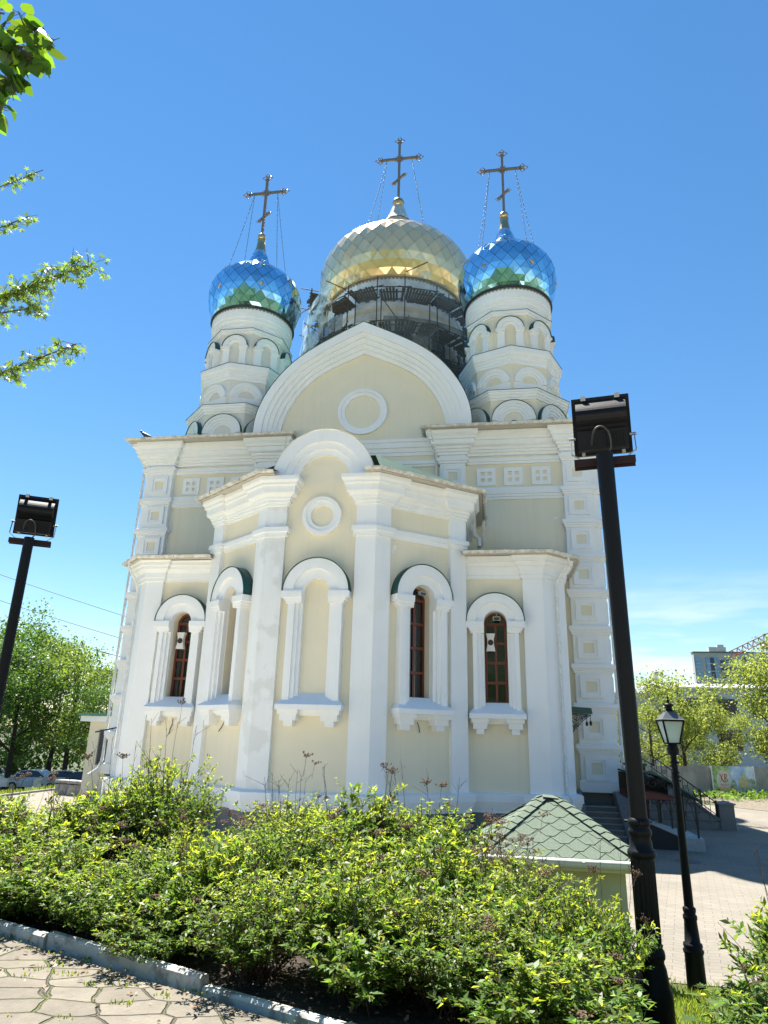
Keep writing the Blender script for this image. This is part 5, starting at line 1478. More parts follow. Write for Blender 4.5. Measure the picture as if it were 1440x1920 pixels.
spot((FR_.o.x + 0.08, FR_.o.y + 0.02, 7.86), 'small grey spotlight hanging in the window arch of the central apse', R(38))
spot((-4.75, 28.3, 16.85), 'grey spotlight on the roof edge in front of the left front tower')
spot((7.0, 28.25, 16.75), 'dark spotlight on the roof edge in front of the right front tower')
cx = MB()
for (p, q, r_) in (((4.93, 28.9, 16.4), (4.93, 28.9, 17.5), 0.06), ((4.75, 28.8, 17.42), (5.15, 28.8, 17.42), 0.05), ((4.95, 28.85, 16.8), (5.12, 28.7, 16.9), 0.09)): cx.tube([p, q], r_, 8)
tag(cx.build('vent_stack', M['speaker']), 'cream vent pipe on the roof beside the right front tower', 'vent pipe')
bd = MB(); bd.tube([(-10.55, 27.3, 16.62), (-10.45, 27.3, 16.55), (-10.32, 27.3, 16.46), (-10.15, 27.3, 16.40), (-10.0, 27.3, 16.36)], [0.03, 0.075, 0.10, 0.06, 0.03], 8); bd.sphere((-10.55, 27.3, 16.65), 0.055, 8, 6); bd.tube([(-10.58, 27.3, 16.65), (-10.66, 27.3, 16.63)], [0.02, 0.004], 5)
for dx in (-0.03, 0.03): bd.tube([(-10.35 + dx, 27.3, 16.42), (-10.35 + dx, 27.3, 16.25)], 0.01, 5)
tag(bd.build('pigeon', M['lip']), 'dark pigeon perched on the left corner of the church roof', 'bird')
for i, (px_, py_, pz_, lab) in enumerate(((-14.0, 30.0, 18.0, 'tiny dark bird low over the trees on the far left'),)):
    pass
wires = empty
for (cx_, fr2, lab) in ((-0.1, FL_, 'left oblique'), ):
    pass
for fr2, u_, lab, pts in ((FL_, 0.0, 'loose black wire hanging under the sill of the left oblique apse window', [(0.1, 3.55), (0.0, 3.40), (-0.1, 3.30), (-0.28, 3.15)]),
                          (FR_, 0.0, 'short bent black wire under the sill of the right oblique apse window', [(-0.06, 3.6), (0.0, 3.45), (0.04, 3.28), (0.01, 3.33)]),
                          (Fr((-5.9, 24.5), (0, -1)), 0, 'black wire hanging under the sill of the left side apse window', [(0.02, 3.55), (0.03, 3.4), (-0.04, 3.2), (-0.06, 3.0)])):
    mb = MB(); mb.tube([fr2.p(u_ + a, z, 0.05) for a, z in pts], 0.014, 5); tag(mb.build('wire', M['dark']), lab, 'wire', 'loose wires under the windows')

# ============================================================ GROUND
def sstep(a, b, x):
    t = max(0.0, min(1.0, (x - a) / (b - a))); return t * t * (3 - 2 * t)
def kerb_y(x):
    P = [(-60, 11.0), (-6, 8.70), (1.81, 5.60), (3.9, 4.74), (4.4, 4.52), (5.0, 4.31), (8, 3.25), (60, -8.5)]
    for (a, b), (c, d) in zip(P, P[1:]):
        if x <= c: return b + (d - b) * (x - a) / (c - a)
    return P[-1][1]
def ground_h(x, y):
    k = sstep(5.4, 6.6, x)
    y0 = 9.4 * (1 - k) + 4.3 * k; y1 = 11.3 * (1 - k) + 11.2 * k
    if x < -1.5: y0 += (-1.5 - x) * 0.1; y1 += (-1.5 - x) * 0.1
    h = 1.6 * (1 - sstep(y0, y1, y)) if k < 0.01 else 1.6 * (1 - max(0, min(1, (y - y0) / (y1 - y0))))
    h -= 1.35 * sstep(-17.0, -25.0, x) * sstep(14, 26, y)
    return h
def axis(lo, hi, step, far):
    a = list(np.arange(lo, hi + 1e-6, step)); s = step; v = hi
    while v < far: s *= 1.5; v += s; a.append(v)
    s = step; v = lo
    while v > -far: s *= 1.5; v -= s; a.insert(0, v)
    return a
xs, ys = axis(-34, 30, 0.5, 4000), axis(-8, 50, 0.5, 4000)
V = np.array([(x, y, ground_h(x, y)) for y in ys for x in xs]); nx = len(xs)
F = np.array([(j * nx + i, j * nx + i + 1, (j + 1) * nx + i + 1, (j + 1) * nx + i) for j in range(len(ys) - 1) for i in range(nx - 1)])
soil = mat('grassy_soil', (0.055, 0.045, 0.03), 0.95, col2=(0.06, 0.10, 0.02), nscale=0.9, nlo=0.42, nhi=0.62, bump=0.6, bscale=14)
tag(np_mesh('ground', V, F, soil, smooth=True), kind='structure')

# wooded hill behind the photographer: only the domes and windows mirror it
hx = [-700 + 20 * i for i in range(71)]; hy = [-560 + 20 * j for j in range(24)]
HV = np.array([(x, y, max(-3.0, 120 * math.exp(-((x + 60) / 420.0) ** 2) * (1 - sstep(-420, -110, y)) + 7 * math.sin(x * 0.11 + 1.3 * math.sin(y * 0.07)) * math.sin(y * 0.09) - 4)) for y in hy for x in hx])
nh = len(hx); HF = np.array([(j * nh + i, j * nh + i + 1, (j + 1) * nh + i + 1, (j + 1) * nh + i) for j in range(len(hy) - 1) for i in range(nh - 1)])
tag(np_mesh('hill', HV, HF, mat('wooded_hillside', (0.014, 0.034, 0.012), 0.95, col2=(0.05, 0.08, 0.028), nscale=0.035, bump=1.0, bscale=0.2), smooth=True), kind='structure')

# street-side pavement of irregular slabs, with moss in the joints
def slab_mat():
    mm = bpy.data.materials.new('worn_concrete_slabs'); mm.use_nodes = True
    t = mm.node_tree; b = t.nodes['Principled BSDF']; b.inputs['Roughness'].default_value = 0.9
    tcn = t.nodes.new('ShaderNodeTexCoord'); mpn = t.nodes.new('ShaderNodeMapping'); mpn.inputs['Rotation'].default_value = (0, 0, R(-22)); mpn.inputs['Scale'].default_value = (1.5, 2.5, 1.0)
    t.links.new(tcn.outputs['Object'], mpn.inputs[0])
    nz = t.nodes.new('ShaderNodeTexNoise'); nz.inputs['Scale'].default_value = 9; t.links.new(tcn.outputs['Object'], nz.inputs[0])
    vm = t.nodes.new('ShaderNodeMix'); vm.data_type = 'RGBA'; vm.blend_type = 'LINEAR_LIGHT'; vm.inputs['Factor'].default_value = 0.035
    t.links.new(mpn.outputs[0], vm.inputs[6]); t.links.new(nz.outputs['Color'], vm.inputs[7])
    v1 = t.nodes.new('ShaderNodeTexVoronoi'); v1.feature = 'DISTANCE_TO_EDGE'; v1.inputs['Randomness'].default_value = 0.62; v1.inputs['Scale'].default_value = 2.0
    v2 = t.nodes.new('ShaderNodeTexVoronoi'); v2.inputs['Randomness'].default_value = 0.62; v2.inputs['Scale'].default_value = 2.0
    t.links.new(vm.outputs[2], v1.inputs[0]); t.links.new(vm.outputs[2], v2.inputs[0])
    jn = t.nodes.new('ShaderNodeMapRange'); jn.inputs['From Min'].default_value = 0.010; jn.inputs['From Max'].default_value = 0.040
    t.links.new(v1.outputs['Distance'], jn.inputs['Value'])
    sp = t.nodes.new('ShaderNodeSeparateColor'); t.links.new(v2.outputs['Color'], sp.inputs[0])
    c1 = t.nodes.new('ShaderNodeMix'); c1.data_type = 'RGBA'; c1.inputs[6].default_value = (0.150, 0.130, 0.100, 1); c1.inputs[7].default_value = (0.200, 0.176, 0.138, 1)
    t.links.new(sp.outputs[0], c1.inputs['Factor'])
    gr = t.nodes.new('ShaderNodeTexNoise'); gr.inputs['Scale'].default_value = 3.5; gr.inputs['Detail'].default_value = 8; gr.inputs['Roughness'].default_value = 0.75; t.links.new(tcn.outputs['Object'], gr.inputs[0])
    g2 = t.nodes.new('ShaderNodeMapRange'); g2.inputs['From Min'].default_value = 0.35; g2.inputs['From Max'].default_value = 0.7; g2.inputs['To Min'].default_value = 0.7; g2.inputs['To Max'].default_value = 1.15
    t.links.new(gr.outputs['Fac'], g2.inputs['Value'])
    c2 = t.nodes.new('ShaderNodeMix'); c2.data_type = 'RGBA'; c2.blend_type = 'MULTIPLY'; c2.inputs['Factor'].default_value = 1.0
    t.links.new(c1.outputs[2], c2.inputs[6]); t.links.new(g2.outputs[0], c2.inputs[7])
    mo = t.nodes.new('ShaderNodeTexNoise'); mo.inputs['Scale'].default_value = 2.2; mo.inputs['Detail'].default_value = 5; t.links.new(tcn.outputs['Object'], mo.inputs[0])
    mr = t.nodes.new('ShaderNodeMapRange'); mr.inputs['From Min'].default_value = 0.42; mr.inputs['From Max'].default_value = 0.58; t.links.new(mo.outputs['Fac'], mr.inputs['Value'])
    jc = t.nodes.new('ShaderNodeMix'); jc.data_type = 'RGBA'; jc.inputs[6].default_value = (0.085, 0.072, 0.05, 1); jc.inputs[7].default_value = (0.09, 0.11, 0.02, 1); t.links.new(mr.outputs[0], jc.inputs['Factor'])
    c3 = t.nodes.new('ShaderNodeMix'); c3.data_type = 'RGBA'; t.links.new(jn.outputs[0], c3.inputs['Factor']); t.links.new(jc.outputs[2], c3.inputs[6]); t.links.new(c2.outputs[2], c3.inputs[7])
    t.links.new(c3.outputs[2], b.inputs['Base Color'])
    ad = t.nodes.new('ShaderNodeMath'); ad.operation = 'MULTIPLY_ADD'; ad.inputs[1].default_value = 0.25
    fn = t.nodes.new('ShaderNodeTexNoise'); fn.inputs['Scale'].default_value = 60; t.links.new(tcn.outputs['Object'], fn.inputs[0])
    t.links.new(fn.outputs['Fac'], ad.inputs[0]); t.links.new(jn.outputs[0], ad.inputs[2])
    bp = t.nodes.new('ShaderNodeBump'); bp.inputs['Strength'].default_value = 1.0; bp.inputs['Distance'].default_value = 0.035; t.links.new(ad.outputs[0], bp.inputs['Height']); t.links.new(bp.outputs[0], b.inputs['Normal'])
    return mm
mb = MB()
kx = [-45, -30, -20, -12, -6, -2, 1.81, 3.9, 4.4, 5.0, 8.0, 14, 45]
mb.poly([(x, kerb_y(x) - 0.06, 1.635) for x in kx] + [(45, -26, 1.635), (-45, -26, 1.635)])
tag(mb.build('pavement', slab_mat()), kind='structure')
mb = MB(); mb.poly([(-45, 1.8, 1.642), (12, 1.8, 1.642), (45, -7, 1.642), (45, -25.5, 1.642), (-45, -25.5, 1.642)][::-1])  # added unseen behind the camera, kept pale to bounce sunlight onto the walls
tag(mb.build('bounce_ground', mat('pale_bounce_concrete', (0.72, 0.65, 0.53), 0.9, noise=0.12, nscale=0.6, bump=0.2)), kind='structure')
# whitewashed kerb
kerbm = mat('whitewashed_kerb', (0.50, 0.50, 0.47), 0.9, col2=(0.25, 0.235, 0.21), nscale=7, nlo=0.48, nhi=0.62, bump=0.35, bscale=18)
rnd = random.Random(5); mb = MB()
x = -12.0
cut = [-12, -11, -10, -9, -8.05, -7.1, -6.15, -5.2, -4.25, -3.3, -2.35, -1.4, -0.45, 0.5, 1.45, 2.4, 3.32, 3.90, 4.9, 5.9, 6.9, 7.9, 8.9, 9.9]
for a, b in zip(cut, cut[1:]):
    p, q = Vector((a + 0.006, kerb_y(a), 0)), Vector((b - 0.006, kerb_y(b), 0))
    d = (q - p).normalized(); nrm = Vector((-d.y, d.x, 0)); j = rnd.uniform(-0.012, 0.012); zt = 1.712 + rnd.uniform(-0.010, 0.010) - (0.05 if a > 3.8 else 0)
    o_ = nrm * j
    P = [p + o_, q + o_, q + o_ + nrm * 0.075, p + o_ + nrm * 0.075]
    bv = 0.015
    lo = [(v.x, v.y, 1.3) for v in P]; md = [(v.x, v.y, zt - bv) for v in P]
    inn = [P[0] + nrm * bv, P[1] + nrm * bv, P[2] - nrm * bv, P[3] - nrm * bv]; tp = [(v.x, v.y, zt) for v in inn]
    mb.add(lo + md + tp, [(8, 9, 10, 11)] + [(i, (i + 1) % 4, 4 + (i + 1) % 4, 4 + i) for i in range(4)] + [(4 + i, 4 + (i + 1) % 4, 8 + (i + 1) % 4, 8 + i) for i in range(4)])
tag(mb.build('kerb', kerbm), kind='structure')
# dark earth in the bed behind the kerb
def bed_pts(): return [(x, kerb_y(x) + 0.085) for x in (-6, -2, 1.79, 3.8, 5.0, 7.0)]
mb = MB(); bp_ = bed_pts()
n = 30
vs = []; fs = []
for j in range(n + 1):
    for i in range(41):
        x = -6 + 12.6 * i / 40; y = kerb_y(x) + 0.085 + (9.3 - kerb_y(x)) * j / n if kerb_y(x) < 9.0 else kerb_y(x) + 0.085 + 0.3 * j / n
        vs.append((x, y, ground_h(x, y) + 0.02 + 0.03 * math.sin(7.1 * x + 3 * y) * math.sin(5.3 * y)))
for j in range(n):
    for i in range(40): fs.append((j * 41 + i, j * 41 + i + 1, (j + 1) * 41 + i + 1, (j + 1) * 41 + i))
mb.add(vs, fs, 0, True)
tag(mb.build('flower_bed', mat('dark_earth', (0.042, 0.030, 0.022), 0.95, noise=0.6, nscale=12, bump=1.0, bscale=25)), kind='structure')
# plaza: interlocking paving stones
def paver_mat():
    mm = bpy.data.materials.new('interlocking_pavers'); mm.use_nodes = True
    t = mm.node_tree; b = t.nodes['Principled BSDF']; b.inputs['Roughness'].default_value = 0.85
    tcn = t.nodes.new('ShaderNodeTexCoord')
    wv = t.nodes.new('ShaderNodeTexWave'); wv.wave_profile = 'TRI'; wv.inputs['Scale'].default_value = 0.5; wv.bands_direction = 'X'
    mpn = t.nodes.new('ShaderNodeMapping'); mpn.inputs['Rotation'].default_value = (0, 0, R(14)); t.links.new(tcn.outputs['Object'], mpn.inputs[0])
    bk = t.nodes.new('ShaderNodeTexBrick'); bk.inputs['Scale'].default_value = 1.0; bk.inputs['Brick Width'].default_value = 0.34; bk.inputs['Row Height'].default_value = 0.17
    bk.inputs['Mortar Size'].default_value = 0.006; bk.inputs['Mortar Smooth'].default_value = 0.3; bk.inputs['Bias'].default_value = 0.0
    bk.inputs['Color1'].default_value = (0.200, 0.177, 0.140, 1); bk.inputs['Color2'].default_value = (0.175, 0.156, 0.125, 1); bk.inputs['Mortar'].default_value = (0.10, 0.088, 0.07, 1)
    # zigzag edges of interlocking stones
    sx = t.nodes.new('ShaderNodeSeparateXYZ'); t.links.new(mpn.outputs[0], sx.inputs[0])
    pp = t.nodes.new('ShaderNodeMath'); pp.operation = 'PINGPONG'; pp.inputs[1].default_value = 0.17; t.links.new(sx.outputs[0], pp.inputs[0])
    ma = t.nodes.new('ShaderNodeMath'); ma.operation = 'MULTIPLY_ADD'; ma.inputs[1].default_value = 0.35; t.links.new(pp.outputs[0], ma.inputs[0]); t.links.new(sx.outputs[1], ma.inputs[2])
    cx_ = t.nodes.new('ShaderNodeCombineXYZ'); t.links.new(sx.outputs[0], cx_.inputs[0]); t.links.new(ma.outputs[0], cx_.inputs[1])
    t.links.new(cx_.outputs[0], bk.inputs[0])
    gr = t.nodes.new('ShaderNodeTexNoise'); gr.inputs['Scale'].default_value = 0.5; gr.inputs['Detail'].default_value = 8; gr.inputs['Roughness'].default_value = 0.7; t.links.new(tcn.outputs['Object'], gr.inputs[0])
    g2 = t.nodes.new('ShaderNodeMapRange'); g2.inputs['From Min'].default_value = 0.35; g2.inputs['From Max'].default_value = 0.65; g2.inputs['To Min'].default_value = 0.82; g2.inputs['To Max'].default_value = 1.12
    t.links.new(gr.outputs['Fac'], g2.inputs['Value'])
    c2 = t.nodes.new('ShaderNodeMix'); c2.data_type = 'RGBA'; c2.blend_type = 'MULTIPLY'; c2.inputs['Factor'].default_value = 1.0
    t.links.new(bk.outputs[0], c2.inputs[6]); t.links.new(g2.outputs[0], c2.inputs[7]); t.links.new(c2.outputs[2], b.inputs['Base Color'])
    bp = t.nodes.new('ShaderNodeBump'); bp.inputs['Strength'].default_value = 0.4; bp.inputs['Distance'].default_value = 0.01; bp.invert = True; t.links.new(bk.outputs['Fac'], bp.inputs['Height']); t.links.new(bp.outputs[0], b.inputs['Normal'])
    return mm
mb = MB()
mb.poly([(-16.5, 13.2, 0.012), (-1.5, 11.5, 0.012), (6.2, 11.45, 0.012), (7.6, 11.5, 0.012), (60, 11.5, 0.012), (60, 30.0, 0.012), (19.2, 39.4, 0.012), (18.1, 40.9, 0.012), (14.0, 46.0, 0.012), (14, 60, 0.012), (-16.8, 60, 0.012), (-16.8, 34, 0.012)])
tag(mb.build('plaza', paver_mat()), kind='structure')
mb = MB(); mb.poly([(-16.3, 13.4, 0.017), (-1.5, 11.7, 0.017), (6.0, 11.6, 0.017), (6.0, 20.6, 0.017), (-9.0, 22.6, 0.017), (-16.3, 24.0, 0.017)])  # shows only at the left; hidden rest made pale to bounce light up
tag(mb.build('path', mat('pale_bounce_path', (0.66, 0.60, 0.48), 0.9, noise=0.15, nscale=1.5, bump=0.2)), kind='structure')
mb = MB(); mb.box(-17.0, -16.81, 14, 60, -0.2, 0.10); 
tag(mb.build('lawn_kerb', mat('grey_kerb', (0.25, 0.24, 0.23), 0.9, noise=0.3, nscale=5)), kind='structure')
mb = MB(); mb.lathe([(0.36, 0.016), (0.35, 0.022)], (11.1, 22.3), 28)
tag(mb.build('manhole_cover', mat('cast_iron_cover', (0.10, 0.09, 0.085), 0.7, bump=0.6, bscale=30)), 'round iron manhole cover set in the shaded plaza', 'manhole cover')
# road on the left, lower than the church
mb = MB(); mb.quad((-75, 44, -1.34), (-27, 44, -1.34), (-24, 62, -1.34), (-75, 62, -1.34))
tag(mb.build('road', mat('asphalt', (0.06, 0.06, 0.062), 0.9, noise=0.3, nscale=3)), kind='structure')

# ============================================================ LEAVES, SHRUBS, TREES
def leaf_arrays(pos, ax, nrm, L, W, tmpl, rng):
    """pos, ax (leaf direction), nrm: (n,3); tmpl: (k,3) points (along, across, lift)"""
    ax = ax / np.maximum(np.linalg.norm(ax, axis=1, keepdims=True), 1e-6)
    s = np.cross(ax, nrm); s /= np.maximum(np.linalg.norm(s, axis=1, keepdims=True), 1e-6)
    u = np.cross(s, ax)
    k = len(tmpl); n = len(pos)
    V = np.zeros((n, k, 3))
    for i, (a, b, c) in enumerate(tmpl):
        V[:, i] = pos + ax * (a * L)[:, None] + s * (b * W)[:, None] + u * (c * L)[:, None]
    F = np.arange(n * k).reshape(n, k)
    return V.reshape(-1, 3), F
T_DIAM = [(0, 0, 0), (0.45, 0.5, 0.10), (1, 0, -0.06), (0.45, -0.5, 0.10)]
T_HEART = [(0.0, 0.0, 0.0), (-0.06, 0.22, 0.02), (0.12, 0.46, 0.05), (0.40, 0.50, 0.06), (0.72, 0.27, 0.02), (1.0, 0.0, -0.08), (0.72, -0.27, 0.02), (0.40, -0.50, 0.06), (0.12, -0.46, 0.05), (-0.06, -0.22, 0.02)]
T_MAPLE = [(0.0, 0.0, 0), (0.10, 0.12, 0.01), (0.02, 0.45, 0.0), (0.27, 0.15, 0.02), (0.55, 0.52, -0.06), (0.50, 0.10, 0.02), (1.0, 0.0, -0.05), (0.50, -0.10, 0.02), (0.55, -0.52, -0.06), (0.27, -0.15, 0.02), (0.02, -0.45, 0.0), (0.10, -0.12, 0.01)]

def rnd_unit(rng, n):
    v = rng.normal(size=(n, 3)); return v / np.linalg.norm(v, axis=1, keepdims=True)

def make_shrub(seed, h, r, nst, leaf_l, dens, dry=0.25, label='', name='spirea_shrub', heads=2, bare=4):
    rng = np.random.default_rng(seed); rn = random.Random(seed)
    root = empty(name, label, 'shrub', (0, 0, 0), 0, 'shrubs in the bed behind the kerb')
    tw = MB(); lp, la, ln, ll, ltip = [], [], [], [], []
    hd = []
    for i in range(nst):
        az = rn.uniform(0, 2 * PI); spread = r * math.sqrt(rn.random()) * 1.0
        b = Vector((rn.gauss(0, r * 0.16), rn.gauss(0, r * 0.16), -0.03))
        top = h * rn.uniform(0.62, 1.06) * (1 - 0.38 * (spread / r) ** 2)
        tip = Vector((math.cos(az) * spread, math.sin(az) * spread, top))
        mid = b.lerp(tip, 0.5) + Vector((-math.cos(az) * spread * 0.10, -math.sin(az) * spread * 0.10, top * 0.10))
        pts = []
        for k in range(7):
            t = k / 6
            p = b * (1 - t) ** 2 + mid * 2 * t * (1 - t) + tip * t * t
            if t > 0.8: p.z -= 0.03 * (t - 0.8) * 5 * spread / r
            pts.append(p)
        tw.tube(pts, [0.006, 0.0055, 0.005, 0.0042, 0.0035, 0.003, 0.002], 4, cap=False)
        dryst = rn.random() < dry
        # side twigs
        twigs = [pts[2:]]
        for q in range(rn.randint(3, 6)):
            s0 = pts[rn.randint(2, 5)]; a2 = az + rn.gauss(0, 1.2); l = rn.uniform(0.12, 0.30)
            e = s0 + Vector((math.cos(a2) * l, math.sin(a2) * l, l * rn.uniform(0.1, 1.1)))
            tp = [s0, s0.lerp(e, 0.5) + Vector((0, 0, 0.02)), e]
            tw.tube(tp, [0.003, 0.0024, 0.0015], 3, cap=False); twigs.append(tp)
        for ti, tp in enumerate(twigs):
            segs = list(zip(tp, tp[1:])); Ltot = sum((b_ - a_).length for a_, b_ in segs)
            n = int(Ltot * dens * (0.25 if dryst else 1.0))
            for q in range(n):
                u_ = (1 - rn.random() ** 1.6) * len(segs); k = min(int(u_), len(segs) - 1); t = u_ - k
                a_, b_ = segs[k]; p = a_.lerp(b_, t); d = (b_ - a_).normalized()
                lp.append(p); frac = u_ / len(segs)
                sd_ = Vector((rn.gauss(0, 1), rn.gauss(0, 1), rn.gauss(0.15, 0.6)))
                la.append(d * 0.55 + sd_.normalized() * 0.9)
                ln.append(Vector((rn.gauss(0, 0.45), rn.gauss(0, 0.45), 1)))
                young = frac > 0.70 and p.z > h * 0.70
                ll.append(leaf_l * rn.uniform(0.40, 1.2) * (0.8 if young else 1.0)); ltip.append(1 if (young and rn.random() < 0.75) or rn.random() < 0.03 else (2 if rn.random() < (0.5 if dryst else 0.16) else 0))
        if (dryst and rn.random() < 0.8) or (heads and i < heads and rn.random() < 0.6): hd.append((tip, az))
    for q in range(bare):
        az = rn.uniform(0, 6.28); l = r * 0.75 * math.sqrt(rn.random()); b = Vector((math.cos(az) * l, math.sin(az) * l, h * 0.7)); e = b + Vector((math.cos(az) * 0.08, math.sin(az) * 0.08, h * 0.3 + rn.uniform(0.12, 0.34)))
        m_ = b.lerp(e, 0.55) + Vector((rn.gauss(0, 0.015), rn.gauss(0, 0.015), 0))
        tw.tube([b, m_, e], [0.0035, 0.0026, 0.0016], 3, cap=False)
        for k in range(rn.randint(2, 4)):
            f = m_.lerp(e, rn.random()); g = f + Vector((rn.gauss(0, 0.06), rn.gauss(0, 0.06), rn.uniform(0.04, 0.13))); tw.tube([f, g], [0.002, 0.0012], 3, cap=False)
            if rn.random() < 0.15: hd.append((g - Vector((0, 0, 0.06)), az))
        if rn.random() < 0.3: hd.append((e - Vector((0, 0, 0.05)), az))
    for tip, az in hd:
        sd_mb = MB()
        ex = tip + Vector((math.cos(az) * 0.03, math.sin(az) * 0.03, rn.uniform(0.06, 0.22)))
        sd_mb.tube([tip, tip.lerp(ex, 0.5), ex], 0.002, 3, cap=False)
        for q in range(rn.randint(14, 30)):
            o_ = Vector((rn.gauss(0, 0.032), rn.gauss(0, 0.032), rn.gauss(0, 0.012)))
            c = ex + o_; s_ = rn.uniform(0.007, 0.012)
            sd_mb.add([c + Vector((s_, 0, 0)), c + Vector((0, s_, 0)), c + Vector((-s_, 0, 0)), c + Vector((0, -s_, 0)), c + Vector((0, 0, s_)), c - Vector((0, 0, s_))],
                      [(0, 1, 4), (1, 2, 4), (2, 3, 4), (3, 0, 4), (1, 0, 5), (2, 1, 5), (3, 2, 5), (0, 3, 5)])
            sd_mb.tube([ex - Vector((0, 0, 0.04)), c], 0.0011, 3, cap=False)
        sd_mb.build('seed_head', M['seed'], root)
    tw.build('stems', M['twig'], root)
    pos = np.array([tuple(p) for p in lp]); ax = np.array([tuple(p) for p in la]); nr = np.array([tuple(p) for p in ln]); L = np.array(ll)
    V, F = leaf_arrays(pos, ax, nr, L, L * 0.37, T_DIAM, rng)
    np_mesh('leaves', V, F, [M['shrubleaf'], M['shrubtip'], M['shrubolive']], np.array(ltip), root)
    return root

def grow(rn, base, H, trunk_r, spread, levels, crown_z, mbb, lean=(0, 0), nlimb=9):
    """recursive limbs; returns twig end points"""
    ends = []
    def branch(p, d, L, r, lev):
        n = 5; pts = [p.copy()]; rs = [r]
        q = p.copy(); dd = d.copy()
        for k in range(n):
            dd = (dd + Vector((rn.gauss(0, 0.13), rn.gauss(0, 0.13), rn.gauss(0.05, 0.08)))).normalized()
            q = q + dd * L / n; pts.append(q.copy()); rs.append(r * (1 - 0.75 * (k + 1) / n) + 0.004)
        mbb.tube(pts, rs, 6 if lev < 2 else 4, cap=False)
        if lev >= levels:
            ends.extend(pts[2:]); return
        for k in range(rn.randint(3, 5)):
            i = rn.randint(1, n); s = pts[i]
            a = rn.uniform(0, 2 * PI); side = dd.cross(Vector((math.cos(a), math.sin(a), 0.3))).normalized()
            nd = (dd * 0.6 + side * 0.8 + Vector((0, 0, 0.15))).normalized()
            branch(s, nd, L * rn.uniform(0.45, 0.7), rs[i] * 0.7, lev + 1)
        ends.extend(pts[-2:])
    b = Vector(base); n = 8; pts = []; rs = []
    for k in range(n + 1):
        t = k / n
        pts.append(b + Vector((lean[0] * t + rn.gauss(0, 0.02 * H) * t * 0.5, lean[1] * t + rn.gauss(0, 0.02 * H) * t * 0.5, H * 0.86 * t))); rs.append(trunk_r * (1 - 0.85 * t) + (0.25 * trunk_r if k == 0 else 0))
    mbb.tube(pts, rs, 10, cap=False)
    for k in range(nlimb):
        t = crown_z + (0.95 - crown_z) * (k + rn.random()) / nlimb
        f = t * n; i = min(int(f), n - 1); p = pts[i].lerp(pts[i + 1], f - i)
        a = k * 2.4 + rn.uniform(-0.4, 0.4)
        prof_ = math.sin(PI * (0.18 + 0.72 * (t - crown_z) / (1 - crown_z)))
        d = Vector((math.cos(a), math.sin(a), rn.uniform(0.25, 0.9))).normalized()
        branch(p, d, spread * (0.55 + 0.6 * prof_) * rn.uniform(0.8, 1.15), rs[i] * 0.55, 1)
    ends.extend(pts[-2:])
    return ends

def make_tree(seed, H, trunk_r, spread, crown_z, nleaf, lsize, leafm, bark, label, name='broadleaf_tree', group=None, sigma=0.5, tmpl=T_DIAM, lean=(0, 0), nlimb=10, levels=2, up=0.5):
    rn = random.Random(seed); rng = np.random.default_rng(seed)
    root = empty(name, label, 'tree', (0, 0, 0), 0, group)
    tb = MB(); ends = grow(rn, (0, 0, -0.2), H, trunk_r, spread, levels, crown_z, tb, lean, nlimb)
    tb.build('trunk', bark, root)
    E = np.array([tuple(e) for e in ends])
    E = E[rng.random(len(E)) < 0.85]
    idx = rng.integers(0, len(E), nleaf)
    pos = E[idx] + rng.normal(size=(nleaf, 3)) * np.array([sigma, sigma, sigma * 0.75])
    ax = rnd_unit(rng, nleaf); ax[:, 2] -= 0.25
    nr = rnd_unit(rng, nleaf); nr[:, 2] += up
    L = lsize * rng.uniform(0.6, 1.25, nleaf)
    V, F = leaf_arrays(pos, ax, nr, L, L * 0.75, tmpl, rng)
    np_mesh('crown', V, F, leafm, None, root)
    return root

